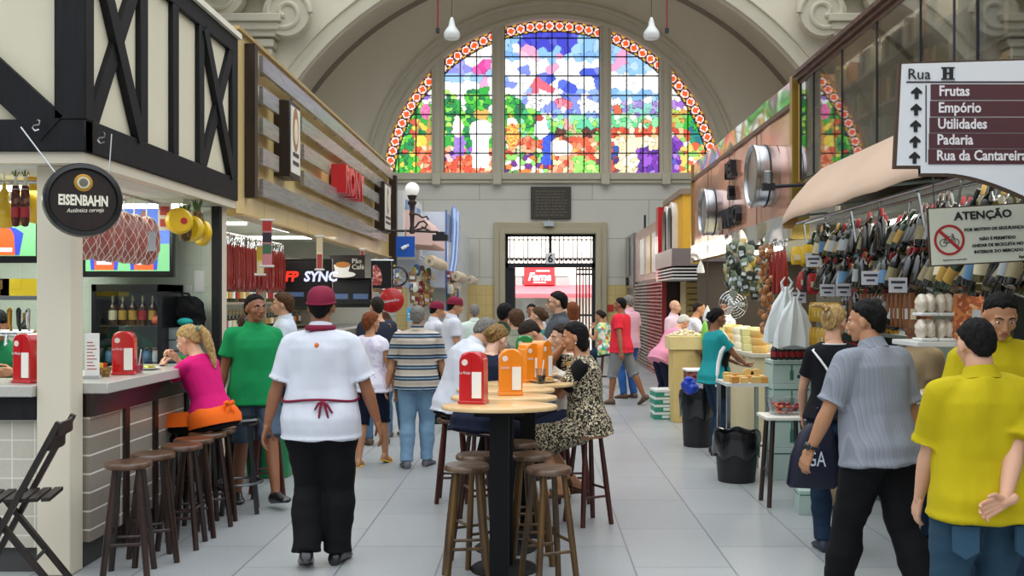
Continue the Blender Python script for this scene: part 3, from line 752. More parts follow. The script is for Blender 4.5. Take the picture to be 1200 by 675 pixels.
# round house sign on chains
M_SIGNBLK = pm('sign_barrel_black', '#141312', rough=.35, coat=.3, var=.3)
sg = thing('barrel_sign', 'round black barrel-end sign with white lettering and gold crest at the pillar', 'sign', (atx(97, 5.8), 5.8, atz(235, 5.8) - .215), R(30))
RX = Matrix.Rotation(PI / 2, 4, 'X')
b = MB(); b.lathe([(.205, -.07), (.215, -.03), (.215, .03), (.208, .05), (.185, .055), (.178, .03), (0.001, .028)], 48, 0, Matrix.Translation((0, 0, .215)) @ RX); b.lathe([(.205, -.069), (.001, -.07)], 48, 0, Matrix.Translation((0, 0, .215)) @ RX); b.build('barrel_rim', M_SIGNBLK, sg)
b = MB(); b.lathe([(.177, .0), (.177, .033), (.001, .034)], 40, 0, Matrix.Translation((0, 0, .215)) @ RX); b.build('sign_face', wood('sign_face_brown', '#1d1410', '#2b1d16', rough=.4), sg)
b = MB(); text_into(b, 'EISENBAHN', .082, frame((0, -.036, .185), (1, 0, 0), (0, -1, 0)), .003, align='CENTER', bold=.003, sx=.62); b.build('lettering', pm('sign_cream', '#f1ead6', rough=.5), sg)
b = MB(); text_into(b, 'Autêntica cerveja', .035, frame((0.01, -.036, .145), (1, 0, .06), (0, -1, 0)), .002, align='CENTER', sx=.8, shear=.3); b.build('script', pm('sign_cream', '#f1ead6'), sg)
cr = MB(); cr.lathe([(.05, 0), (.05, .01), (.04, .012)], 28, 0, Matrix.Translation((0, -.028, .315)) @ RX); c_ = cr.build('crest', pm('crest_gold', '#c9963a', rough=.35, metal=.5), sg)
cr = MB(); cr.lathe([(.034, 0), (.034, .016), (.001, .017)], 24, 0, Matrix.Translation((0, -.028, .315)) @ RX); cr.build('crest_disc', pm('crest_pale', '#d9d2b4'), c_)
cr = MB(); cr.lathe([(.024, 0), (.024, .019), (.001, .021)], 16, 0, Matrix.Translation((0, -.028, .315)) @ RX); cr.build('crest_head', pm('crest_grey', '#6b6a5c'), c_)
for sx_ in (-1, 1):
    ch = MB(); ch.tube([(sx_ * .14, 0, .36), (sx_ * .14 + (-.18 if sx_ < 0 else .02), .03, .62)], .004, 5)
    ch.build('chain', pm('steel_wire', '#b9bcbe', rough=.3, metal=.9), sg)
for px, py in ((41, 141), (118, 150)):
    Y = 5.94; x = atx(px, Y); zz = atz(py, Y)
    if px > 100: x = xf + .02; Y = 6.12
    h_ = MB(); h_.tube([(0, .02, 0), (.03, -.02, 0), (.045, -.03, -.012), (.04, -.03, -.03), (.01, -.03, -.035), (0.0, -.03, -.05), (.015, -.03, -.068), (.04, -.03, -.06)], .005, 6)
    tag(h_.build('wall_hook', pm('steel_wire', '#b9bcbe'), loc=(x, Y, zz)), 'bent wire hook on the black beam facing the camera' if px < 100 else 'bent wire hook on the black beam along the aisle', 'hook')

# ================================================================ coffee and ham stall behind it: slatted tan sign
M_TAN = brickmat('tan_board', '#e6cb8c', '#e0c280', '#b89a58', 0.95, 9.0, .01, 'YZ', rough=.28, offset=0, bump=.15, var=.10, coat=.4)
M_SLAT = wood('slate_slat', '#7a7672', '#928e89', rough=.25, stretch=(1, 1, 12), coat=.3)
M_BROWNMET = wood('brown_metal', '#1d140f', '#33241b', rough=.4)
xs = -2.74; sa, sb, sz0, sz1 = 9.1, 18.7, 2.48, 4.16
sf = thing('stall_sign_wall', 'tan sign wall of dark slats over the sausage stall', 'stall front', (xs, sa, sz0))
def q(mb, x0, x1, y0, y1, a, c, m=0): mb.box(x0 - xs, x1 - xs, y0 - sa, y1 - sa, a - sz0, c - sz0, m)
b = MB(); q(b, xs - .1, xs, sa, sb, sz0, sz1); b.build('backing_board', M_TAN, sf)
b = MB(); q(b, xs - .1, xs + .06, sa, sb, sz0 - .02, sz0 + .0); q(b, xs - .1, xs + .04, sa - .03, sb, sz1, sz1 + .03); b.build('edge_trim', pm('tan_trim', '#b59a63', rough=.35), sf)
slats = [(4.045, 3.885, [(9.6, 18.3)]), (3.745, 3.585, [(9.6, 10.2), (11.2, 18.1)]), (3.45, 3.29, [(9.6, 10.2), (11.3, 12.7), (15.2, 16.7)]), (3.155, 2.995, [(9.6, 10.2), (11.3, 16.7)]), (2.855, 2.69, [(9.6, 17.6)])]
for zt, zb, runs in slats:
    for (p, r_) in runs:
        b = MB(); q(b, xs + .07, xs + .11, p, r_, zb, zt); 
        y = p + .3
        while y < r_: q(b, xs, xs + .07, y, y + .04, zb + .03, zt - .03); y += 1.2
        b.build('slat', M_SLAT, sf)
b = MB(); q(b, xs, xs + .1, 9.36, 9.46, 2.65, 4.1); b.build('dark_upright', M_BROWNMET, sf)
b = MB(); q(b, xs, xs + .14, 18.55, 18.69, 2.3, 4.0); b.build('dark_upright', M_BROWNMET, sf)
def pics(lab, y0_, y1_, a, c, out):
    t_ = thing('box_sign', lab, 'sign', (xs + .112, y0_, a))
    b = MB(); b.box(-.11, out, 0, y1_ - y0_, 0, c - a); b.build('sign_case', M_BROWNMET, t_, bevel=.01)
    b = MB(); b.box(out, out + .006, .03, y1_ - y0_ - .03, .05, c - a - .05); pf = b.build('sign_panel', pm('panel_ivory', '#e6e3d8', rough=.4), t_)
    ym = (y1_ - y0_) / 2; zm = (c - a) / 2
    b = MB(); b.ell((out + .006, ym, zm + .12), (.006, .13, .24), 20, 12); b.build('coffee_cup_print', pm('print_brown', '#a3794e'), pf)
    b = MB(); b.ell((out + .010, ym, zm + .1), (.006, .08, .14), 20, 12); b.build('coffee_foam_print', pm('print_cream', '#e9d9b8'), pf)
    b = MB()
    for i in range(2): b.box(out + .006, out + .012, .1, y1_ - y0_ - .1, .14 + i * .09, .18 + i * .09)
    b.build('caption_print', pm('print_dark', '#4a3f3a'), pf)
pics('dark box sign with coffee picture nearest the half-timbered stall', 10.4, 10.85, 2.98, 3.78, .06)
pics('dark box sign with coffee picture beside the blue hanging sign', 16.9, 17.6, 2.85, 3.7, .06)
sgr = thing('letter_sign', 'bright red raised letters on the tan slatted wall', 'sign', (xs + .112, 13.1, 3.06))
b = MB(); text_into(b, 'RONY', .5, frame((.02, .05, .06), (0, 1, 0), (1, 0, 0)), .1, bold=.02, sx=1.0); b.build('lettering', pm('letter_red', '#cf2530', rough=.3, coat=.5), sgr)
b = MB(); b.box(-.105, -.05, .2, 1.2, .2, .25); b.build('mounting_rail', M_BROWNMET, sgr)

# stall shell
b = MB(); b.box(-6.2, -6.1, 9.05, 18.7, 0.001, 2.9); struct('wall_left', b, M_WHITETILE2)
b = MB(); b.box(-6.1, -2.86, 9.06, 18.7, 2.75, 2.8); struct('ceiling_stall', b, M_CEIL)
b = MB(); b.box(-6.1, -2.85, 18.6, 18.69, 0.001, 2.75); struct('wall_partition', b, pm('partition_grey', '#b9b7ae', rough=.7))
k = 0
for x, y in ((-3.1, 9.9), (-3.15, 12.1), (-3.6, 13.9), (-4.4, 10.4), (-4.4, 13), (-4.2, 16)):
    lab = ['fluorescent tube light nearest the hanging red sausages', 'fluorescent tube light just past the red sausages', 'fluorescent tube light above the coffee cup board', 'fluorescent tube light deep in the stall behind the red sausages', 'fluorescent tube light deep in the stall behind the black screens', 'fluorescent tube light deep in the stall over the ham board'][k]; k += 1
    l = thing('ceiling_light', lab, 'light', (x, y, 2.749), R(90) if x > -4 else 0)
    b = MB(); b.box(-.65, .65, -.08, .08, -.05, 0); b.build('housing', M_CEIL, l)
    b = MB(); b.tube([(-.62, 0, -.07), (.62, 0, -.07)], .018, 8); b.build('tube', M_TUBE, l)
area('ham_stall_light', (-3.8, 13, 2.6), 2.0, 110, (0, 0, 0), (1, .98, .9), sy=7)

# ================================================================ far stalls on this side
M_PALEBLUE = pm('pale_blue_panel', '#d3d9e4', rough=.2, coat=.5, var=.1, scale=1)
ws = thing('market_kiosk', 'white stall front with striped pink awning hood behind the street lamp', 'stall front', (-2.5, 18.8, 0))
b = MB(); b.box(-.9, 0, 0, 3.1, 2.55, 3.75); b.build('upper_panel', pm('white_panel', '#e8e6e2', rough=.4, var=.05), ws)
for i in range(3):
    b = MB(); b.box(0.0, .03, .25 + i * .9, .75 + i * .9, 3.0, 3.6); b.build('blue_print', pm('print_blue', '#7f9fc6', rough=.4), ws)
b = MB()
hood = [(0.0, 1.45)] ; n = 8
b.prism([(0, 3.45)] + [(.55 * math.sin(PI / 2 * i / n), 2.75 + .65 * math.cos(PI / 2 * i / n)) for i in range(n + 1)] + [(.5, 2.72), (0, 2.75)], .2, 2.6, 0, Matrix(((1, 0, 0, 0), (0, 0, 1, 0), (0, 1, 0, 0), (0, 0, 0, 1)))); b.build('awning_hood', stripes('pink_awning', [(0, '#e6c4bb'), (.8, '#c99b92')], .35, 'Y'), ws)
b = MB(); b.box(-.9, -.1, 0.05, 3.0, 0, .95); b.build('counter_base', pm('counter_brown', '#5b4636', rough=.5), ws)
bs = thing('market_kiosk', 'pale blue stall front with curved handles next to the back wall', 'stall front', (-1.98, 22.0, 0))
b = MB(); b.box(-1.4, 0, 0, 4.2, 1.95, 3.62); b.build('upper_panel', M_PALEBLUE, bs)
b = MB(); b.box(-1.4, -.0, 4.2, 7.6, 2.35, 3.5); b.build('far_panel', pm('ice_panel', '#d4deea', rough=.25, coat=.4, var=.2, scale=3), bs)
b = MB(); b.box(-.02, .012, -.012, .04, 1.95, 3.66); b.build('blue_edge', pm('edge_blue', '#3f63a8', rough=.4), bs)
b = MB(); b.box(-1.4, -.05, 4.25, 7.6, 0, 2.35); b.build('far_base', pm('base_cream', '#cfc9b8', rough=.7), bs)
for y in (.35, 1.3):
    b = MB(); b.tube([(.06, y, 2.3), (.1, y + .1, 2.6), (.12, y + .3, 3.2), (.12, y + .42, 3.75), (.1, y + .5, 3.8), (.06, y + .55, 3.7), (.03, y + .6, 3.0)], .045, 8); b.build('curved_tube', pm('tube_blue', '#9fb4d9', rough=.2, metal=.5), bs)
for y in (1.6, 3.4):
    b = MB(); b.box(-.15, .012, y, y + .11, 0, 1.95); b.build('blue_post', pm('edge_blue', '#3f63a8'), bs)
b = MB()
for i in range(14): b.box(-.12, -.04, 1.72, 3.4, .15 + i * .125, .24 + i * .125)
b.build('shutter', pm('shutter_pale', '#aeb9c9', rough=.4), bs)
for (y0_, y1_, x, z, lab) in ((18.9, 21.9, -2.02, 2.42, 'rolled cream awning under the blue hanging sign'), (22.1, 24.6, -1.78, 2.2, 'rolled cream awning over the blue framed shutter'), (26.3, 28.6, -1.75, 2.2, 'rolled cream awning next to the back wall')):
    r_ = thing('awning_roll', lab, 'awning', (x, y0_, z))
    b = MB(); b.tube([(0, i * (y1_ - y0_) / 6, .01 * math.sin(i * 2)) for i in range(7)], [.10, .12, .11, .125, .11, .12, .1], 12); b.build('rolled_cloth', pm('canvas_cream', '#d5c3a5', rough=.8, bump=.3), r_)
    b = MB(); b.tube([(0, -.05, 0), (0, y1_ - y0_ + .05, 0)], .03, 8); 
    for yy in (.15, y1_ - y0_ - .15): b.tube([(0, yy, 0), (-.18, yy, .1)], .02, 6)
    b.build('roller_bar', pm('steel_grey', '#8f9396', metal=.7, rough=.4), r_)
# street lamp on iron bracket
Y = 17.2; x = atx(483, Y)
lp = thing('street_lamp', 'old iron bracket lamp with white glass globe beside the tan sign', 'lamp', (x, Y, atz(274, Y)))
b = MB(); b.ell((0, 0, atz(222, Y) - atz(274, Y)), (.125, .125, .125), 24, 16); b.build('globe', pm('globe_white', '#f4f4ee', rough=.2, emit=.25), lp)
b = MB(); b.lathe([(.03, 0), (.05, .02), (.045, .1), (.035, .14), (.04, .3), (.055, .34), (.04, .38), (.045, .48), (.075, .52), (.08, .55), (.05, .58), (.07, .62), (.085, .66), (.05, .67)], 16); b.build('post', pm('rust_iron', '#3b322d', rough=.6, metal=.3, var=.3), lp)
b = MB(); b.tube([(-.5, 0, .05), (-.05, 0, .05), (.45, 0, .03)], .02, 8)
for sgn in (1,): 
    b.tube([(.05, 0, .1), (.12, 0, .2), (.2, 0, .22), (.26, 0, .16), (.22, 0, .1), (.16, 0, .12)], .018, 6); b.tube([(.02, 0, .35), (.1, 0, .33), (.18, 0, .28), (.25, 0, .3), (.28, 0, .24)], .018, 6)
    b.tube([(.05, 0, .06), (.2, 0, .1), (.3, 0, .05)], .02, 6)
b.build('scroll_bracket', pm('rust_iron', '#3b322d'), lp)
b = MB(); b.box(.36, .62, -.12, .12, -.12, -.02); b.box(.42, .56, -.1, .1, -.02, .03); b.build('floodlight', pm('floodlight_black', '#1c1c1e', rough=.5), lp)
hb = thing('hanging_sign', 'square blue hanging sign with a white bottle', 'sign', (atx(475, 17.0), 17.0, atz(301, 17.0)))
b = MB(); b.box(-.16, .16, 0, .05, 0, .35); b.build('sign_board', pm('sign_blue', '#1d58b8', rough=.35), hb)
Mx = Matrix.Translation((0, -.005, .17)) @ Matrix.Rotation(R(62), 4, 'Y') 
b = MB(); b.lathe([(.03, -.07), (.032, -.06), (.032, .01), (.018, .03), (.018, .045), (.022, .045), (.022, .07)], 14, 0, Mx); b.build('bottle_picture', pm('bottle_white', '#eef0f2'), hb)
b = MB(); b.tube([(0, .02, .35), (0, .02, .48)], .012, 6); b.build('hanger', pm('steel_grey', '#8f9396'), hb)
# ================================================================ wine stall on the other side: glass bookcase front, awning
xr = 2.70
M_STEEL = pm('brushed_steel', '#b9bcc0', rough=.25, metal=1.0, var=.1)
M_MOLD = wood('brown_moulding', '#4a3228', '#6b4b3d', rough=.35)
M_SHELFW = wood('bookcase_wood', '#7d7264', '#93887a', rough=.5)
gl = glassmat('bookcase_glass', (.86, .87, .86), .60)
bc = thing('glass_bookcase', 'high glass-fronted shelves above the beige awning', 'cabinet', (xr, 4.0, 2.92))
b = MB()
for (o_, a, c) in ((0, .98, 1.02), (-.03, 1.02, 1.06), (-.06, 1.06, 1.10), (-.02, 1.10, 1.13)): b.box(o_, .4, -2, 6.26, a, c)
b.build('cornice', M_MOLD, bc)
b = MB(); b.box(.01, .02, -2, 6.2, .0, .98); b.build('glass_front', gl, bc)
b = MB(); b.box(.42, .45, -2, 6.2, -.4, 1.1); b.build('back_board', pm('bookcase_back', '#5f5a50', rough=.8), bc)
for z in (0.0, .33, .66):
    b = MB(); b.box(.04, .42, -2, 6.2, z - .03, z); b.build('shelf', M_SHELFW, bc)
for y in (-.6, .3, 1.2, 2.1, 3.0, 3.9, 4.8, 5.7, 6.18):
    b = MB(); b.box(0, .012, y, y + .012, 0, .98); b.build('glass_joint', M_DARKIRON, bc)
b = MB(); b.box(.0, .42, 6.2, 6.25, -.02, 1.02); b.build('end_panel', pm('end_panel_gold', '#b59a5a', rough=.35, metal=.4), bc)
# books and boxes on those shelves
bookcols = ['#b9ac92', '#8f8672', '#c9bfa6', '#6a6f62', '#55584f', '#a3906a', '#c7875a', '#d9a35a', '#7a7f86', '#d8d2c2', '#4a4f45', '#bfa77a']
protos = {}
ordw = {0: 'bottom', 1: 'middle', 2: 'top'}
for si, z in enumerate((0.0, .33, .66)):
    y = 4.6
    while y < 10.1:
        if rnd.random() < .16: y += rnd.uniform(.06, .25); continue
        wd = rnd.uniform(.03, .075); h_ = rnd.uniform(.17, .28); c = rnd.choice(bookcols)
        b = MB(); b.box(-.1, .1, 0, wd, 0, h_); b.box(-.094, .092, .004, wd - .004, .004, h_ + .0005)
        o = b.build('boxed_bottle', pm('book_' + c[1:], c, rough=.6, var=.15, scale=20), loc=(xr + .16 + rnd.uniform(0, .04), y, 2.92 + z + .001))
        tag(o, 'slim box standing on the %s shelf behind the high glass front' % ordw[si], 'box', 'slim boxes on the %s glass shelf' % ordw[si])
        y += wd + .006
# shelving at the near end, open and lit orange
# awning
aw = thing('shop_awning', 'beige cloth awning sloping out below the glass shelves', 'awning', (xr, 4.2, 0))
b = MB(); n = 24; Y0, Y1 = -1.0, 5.2
rings = []
for i in range(n + 1):
    y = Y0 + (Y1 - Y0) * i / n; s = .012 * math.sin(i * 1.7) + .01 * math.sin(i * .6); end = max(0, i - n + 2) * .02
    p = [(-.0, 2.93), (-.13, 2.80 + s), (-.28, 2.62 + s), (-.37, 2.50 + s * .6 - end), (-.375, 2.44 + s * .6 - end)]
    q_ = [(a + .004, c - .006) for a, c in reversed(p)]
    rings.append([(a, y, c) for a, c in p + q_])
b.rings(rings); b.build('canvas', pm('canvas_beige', '#c9ad95', rough=.85, var=.08, scale=1.5, bump=.2, bscale=6), aw)
b = MB(); b.prism([(0, 2.92), (-.37, 2.48), (-.37, 2.36), (-.27, 2.36)], Y1 - .004, Y1 + .004, 0, XZ); b.build('end_flap', pm('canvas_ochre', '#b58b57', rough=.85), aw)
for y in (-.5, 1, 2.5, 4, 5.1):
    b = MB(); b.tube([(0.02, y, 2.5), (-.35, y, 2.46)], .012, 6); b.build('arm', pm('arm_green', '#8fa39a', rough=.4), aw)
lamp = thing('awning_spotlight', 'small steel spotlight on a black arm over the awning end', 'lamp', (atx(905, 9.85), 9.85, atz(219, 9.85)))
b = MB(); b.tube([(-.06, 0, 0), (.33, 0, .02)], .018, 8); b.box(-.1, .02, -.04, .04, -.035, .035); b.build('arm', pm('lamp_black', '#1c1d20'), lamp)
b = MB(); b.lathe([(.045, .03), (.045, .15), (.04, .155)], 16, 0, Matrix.Translation((-.04, 0, 0))); b.build('lamp_head', M_STEEL, lamp)

# stall shell behind: ceiling, back wall, partition
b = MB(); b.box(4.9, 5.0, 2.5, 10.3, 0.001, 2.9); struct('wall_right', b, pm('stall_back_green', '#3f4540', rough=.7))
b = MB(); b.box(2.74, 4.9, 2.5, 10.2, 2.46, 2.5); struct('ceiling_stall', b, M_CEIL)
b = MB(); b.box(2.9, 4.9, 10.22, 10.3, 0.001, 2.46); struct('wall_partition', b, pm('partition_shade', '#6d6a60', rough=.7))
for i, (x, y) in enumerate(((3.3, 5.6), (3.3, 7.4), (3.3, 9.2))):
    l = thing('ceiling_light', ['fluorescent tube light over the wrapped trays', 'fluorescent tube light over the hanging dark bottles', 'fluorescent tube light over the white bags and yellow jars'][i], 'light', (x, y, 2.459), R(90))
    b = MB(); b.box(-.62, .62, -.07, .07, -.035, 0); b.build('housing', M_CEIL, l)
    b = MB(); b.tube([(-.6, 0, -.055), (.6, 0, -.055)], .016, 8); b.build('tube', M_TUBE, l)
area('bookcase_fill', (2.95, 6.5, 3.88), .2, 16, (0, 0, 0), (1, .9, .7), sy=6)  # unseen fill light added to bring out the boxes behind the glass
area('wine_stall_light', (3.0, 7.2, 2.4), 1.0, 28, (0, 0, 0), (1, .97, .88), sy=5)

# ================================================================ copper-fronted stall with steel drums
M_COPPER = pm('polished_copper', '#e0a286', rough=.16, metal=.55, var=.06, scale=2)
M_CHROME = pm('mirror_steel', '#d9d6d2', rough=.08, metal=1.0, var=.04)
cp = thing('stall_fascia', 'polished copper stall front with steel drums and dark letters', 'stall front', (xr, 10.36, 2.34))
def warp(mb, x, y0, y1, a, c, ny, nz, amp):
    vs = []; fs = []
    for i in range(ny + 1):
        for j in range(nz + 1):
            y = y0 + (y1 - y0) * i / ny; z = a + (c - a) * j / nz
            vs.append((x + amp * noise.noise(Vector((y * 1.3, z * 2.2, x))), y, z))
    for i in range(ny):
        for j in range(nz):
            k = i * (nz + 1) + j; fs.append((k, k + nz + 1, k + nz + 2, k + 1))
    mb.add(vs, fs)
b = MB(); b.box(.03, .12, 0, 6.74, 0, 1.66); b.build('backing', M_TAN, cp)
b = MB(); warp(b, .0, .05, 6.74, .26, 1.38, 60, 12, .022); b.build('copper_sheet', M_COPPER, cp)
b = MB(); warp(b, -.03, .05, 6.76, .0, .26, 60, 4, .02); b.build('steel_band', M_CHROME, cp)
b = MB(); warp(b, -.01, .05, 6.76, 1.42, 1.66, 60, 4, .02); b.build('steel_band', M_CHROME, cp)
b = MB(); b.box(-.03, .02, .05, 6.76, 1.37, 1.42); b.build('trim_strip', M_MOLD, cp)
b = MB(); b.box(-.04, .14, -.02, .08, -.02, 1.68); b.build('gold_edge', pm('edge_gold', '#b99a4f', rough=.25, metal=.7), cp)
b = MB(); b.box(-.03, .15, 6.74, 6.8, -.04, 1.66); b.build('end_edge', pm('edge_gold', '#b99a4f'), cp)
for i in range(1, 4):
    b = MB(); b.box(-.028, -.02, 1.7 * i, 1.7 * i + .02, .26, 1.38); b.build('seam', M_MOLD, cp)
MXR = Matrix.Rotation(-PI / 2, 4, 'Y')
for (yy, zz, r_) in ((.95, .75, .35), (4.25, .63, .34)):
    b = MB(); b.lathe([(r_, 0), (r_, .22), (r_ + .012, .23), (r_ + .012, .26), (r_ - .02, .27), (r_ - .05, .24), (.001, .23)], 40, 0, Matrix.Translation((.0, yy, zz)) @ MXR); dr = b.build('steel_drum', M_STEEL, cp)
    b = MB(); b.lathe([(r_ + .006, .10), (r_ + .006, .12)], 40, 0, Matrix.Translation((.0, yy, zz)) @ MXR, caps=False); b.build('drum_band', M_DARKIRON, dr)
lt = MB(); text_into(lt, 'MEL', .3, frame((-.03, 3.5, 1.02), (0, -1, 0), (-1, 0, 0)), .05, bold=.01); lt.build('lettering', M_DARKIRON, cp)
lt = MB(); text_into(lt, '&', .26, frame((-.03, 3.3, .72), (0, -1, 0), (-1, 0, 0)), .05, bold=.01); lt.build('lettering', M_DARKIRON, cp)
lt = MB(); text_into(lt, 'VINHO', .34, frame((-.03, 3.75, .36), (0, -1, 0), (-1, 0, 0)), .05, bold=.01); lt.build('lettering', M_DARKIRON, cp)
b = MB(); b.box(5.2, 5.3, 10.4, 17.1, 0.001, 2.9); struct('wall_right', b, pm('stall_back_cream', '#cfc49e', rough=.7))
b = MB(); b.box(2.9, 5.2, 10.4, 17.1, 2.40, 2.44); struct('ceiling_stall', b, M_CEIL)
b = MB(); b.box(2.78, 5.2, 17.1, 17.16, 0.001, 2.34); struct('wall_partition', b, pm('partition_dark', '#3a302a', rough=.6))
area('cheese_stall_light', (3.6, 13.6, 2.36), 1.4, 90, (0, 0, 0), (1, .95, .8), sy=6)
tl = thing('tube_lamp', 'tube lamp in a steel housing under the copper stall front', 'light', (2.62, 10.6, 2.26))
b = MB(); b.box(-.06, .06, 0, 1.3, 0, .06); b.build('housing', M_STEEL, tl)
b = MB(); b.tube([(0, .04, -.02), (0, 1.26, -.02)], .02, 8); b.build('tube', M_TUBE, tl)

# ================================================================ far stalls: yellow arches, red front, grey front, shutters
M_YEL = pm('yellow_render', '#e3a92c', rough=.6, var=.06)
M_GREYBR = pm('grey_brown_band', '#7d706c', rough=.35, var=.08)
yk = thing('market_kiosk', 'yellow stall with arched white niches', 'stall front', (xr, 18.3, 0))
b = MB(); b.box(0, 2.2, 0, 2.45, 2.6, 3.62); b.build('upper_wall', M_YEL, yk)
b = MB(); b.box(-.05, 2.25, -.05, 2.5, 3.62, 3.72); b.build('cap_trim', pm('cap_brown', '#8c7868', rough=.5), yk)
def arch_pts(w_, h_): return [(-w_ / 2, 0), (w_ / 2, 0)] + arc(0, h_ - w_ / 2, w_ / 2, 0, 180, 16)
for (yy,) in ((.95,), (1.75,)):
    b = MB(); b.prism(arch_pts(.62, .92), -.10, .0, 0, Matrix.Translation((0, yy, 2.64)) @ YZ); ni = b.build('arched_frame', pm('niche_white', '#ece6dc', rough=.4), yk)
    b = MB(); b.prism(arch_pts(.44, .80), -.13, -.09, 0, Matrix.Translation((0, yy, 2.66)) @ YZ); b.build('niche_panel', M_BROWNMET, ni)
b = MB(); b.prism(arch_pts(.55, .86), -.06, .0, 0, Matrix.Translation((.75, 0, 2.62)) @ XZ); ni = b.build('arched_frame', pm('frame_dark', '#5a4a3c'), yk)
b = MB(); b.prism(arch_pts(.42, .76), -.08, -.05, 0, Matrix.Translation((.75, 0, 2.62)) @ XZ); b.build('niche_panel', pm('niche_white', '#ece6dc'), ni)
b = MB(); b.box(-.22, 2.2, -.12, 2.4, 2.3, 2.62); b.build('sign_band', M_GREYBR, yk)
b = MB()
for i in range(4): b.box(-.2, 2.2, -.1, 2.4, 2.06 + i * .06, 2.085 + i * .06)
b.build('louvres', pm('louvre_white', '#d9d4cf', rough=.4), yk)
b = MB(); b.box(.3, 2.2, 1.6, 2.4, 0, 2.05); b.box(2.1, 2.2, .0, 1.6, 0, 2.05); b.build('inner_wall', pm('inner_cream', '#cbb98c', rough=.7), yk)
b = MB()
for i in range(16): b.box(.28, 1.6, 1.52, 1.58, .2 + i * .115, .29 + i * .115)
b.build('slatted_rack', pm('rack_gold', '#b39a5e', rough=.5), yk)
rk = thing('market_kiosk', 'red framed stall with rolled-down red shutters', 'stall front', (xr, 20.9, 0))
b = MB(); b.box(0, 2.2, 0, 6.2, 2.15, 3.45); b.build('upper_wall', pm('pink_panel', '#c99a92', rough=.25, coat=.4), rk)
b = MB(); b.box(-.14, .02, -.04, .35, 2.1, 3.62); b.build('red_pilaster', pm('pilaster_red', '#c8202f', rough=.3, coat=.3), rk)
for (yy, h_) in ((1.6, '#d8d4cc'), (2.8, '#c9a86a'), (4.2, '#e0dcd4')):
    b = MB(); b.box(-.03, .0, yy - .45, yy + .45, 2.3, 3.2); b.build('poster_panel', pm('panel_' + h_[1:], h_, rough=.3), rk)
shut_r = pm('shutter_red', '#8f2a2c', rough=.45); shut_b = pm('shutter_brown', '#6b5a55', rough=.45)
for j, (yy, y2, mt) in enumerate(((.05, 1.5, shut_r), (1.55, 3.0, shut_r), (3.05, 4.6, shut_b), (4.65, 6.2, shut_b))):
    b = MB(); prof = []
    nn = 26
    for i in range(nn): 
        z = i * 2.1 / nn; b.prism([(.02, z), (-.02, z + .02), (-.02, z + .06), (.02, z + .078)], yy, y2, 0, Matrix(((1, 0, 0, 0), (0, 0, 1, 0), (0, 1, 0, 0), (0, 0, 0, 1))))
    b.build('roller_shutter', mt, rk)
b = MB(); b.box(0.05, 2.2, -.02, 6.2, 0, 2.15); b.build('shell', M_BROWNMET, rk)
b = MB(); b.box(-.06, .04, -.04, .04, 0, 2.1); b.build('jamb', shut_r, rk)
gk = thing('market_kiosk', 'slim grey stall front with curved letters by the back wall', 'stall front', (xr, 27.2, 0))
b = MB(); b.box(-.04, 2, 0, 2.4, 2.0, 3.5); b.build('upper_wall', pm('grey_metal_front', '#8f8a88', rough=.25, metal=.4), gk)
b = MB(); b.prism(arch_pts(.7, 1.1), -.07, -.03, 0, Matrix.Translation((0, 1.3, 2.35)) @ YZ); b.build('arched_panel', pm('panel_smoke', '#5c5a5e', rough=.2), gk)
b = MB(); text_into(b, 'Pão', .35, frame((-.06, 1.9, 2.08), (0, -1, 0), (-1, 0, 0)), .02, shear=.2); b.build('lettering', M_BROWNMET, gk)
b = MB(); b.box(0, 2, 0, 2.4, 0, 2.0); b.build('shutter', shut_b, gk)
b = MB(); b.tube([(.3, .2, 3.5), (.3, .2, 4.0)], .03, 6); b.build('mast', M_DARKIRON, gk)

# ================================================================ hanging direction sign and warning board
M_SIGNW = pm('sign_offwhite', '#dfe1e2', rough=.45, var=.03)
Y = 4.3
def sx(px): return atx(px, Y)
def sz(py): return atz(py, Y)
ds = thing('direction_sign', 'big white direction sign headed Rua H with arrows and maroon bars', 'sign', (sx(1052), Y, sz(225)))
X0, Z0 = sx(1052), sz(225)
s_ = Y / F
def U(px, py): return ((px - 1052) * s_, (225 - py) * s_)
out = [U(1051, 194), U(1079, 194), U(1079, 203), U(1110, 203)] + [U(1110 + 95 * i / 10, 203 + 29 * (i / 10) ** 1.6) for i in range(1, 11)] + [U(1290, 245), U(1290, 68), U(1057, 75)]
b = MB(); b.prism(out, 0, .03, 0, XZ); b.build('sign_board', M_SIGNW, ds)
o2 = [(x - .012 if i in (0, len(out) - 1) else x, z - .012 if i < len(out) - 2 else z + .008) for i, (x, z) in enumerate(out)]
b = MB(); b.prism(o2, .004, .028, 0, XZ); b.build('board_edge', pm('edge_brown', '#4a3526', rough=.6), ds)
M_MAROON = pm('bar_maroon', '#4f2a2f', rough=.45)
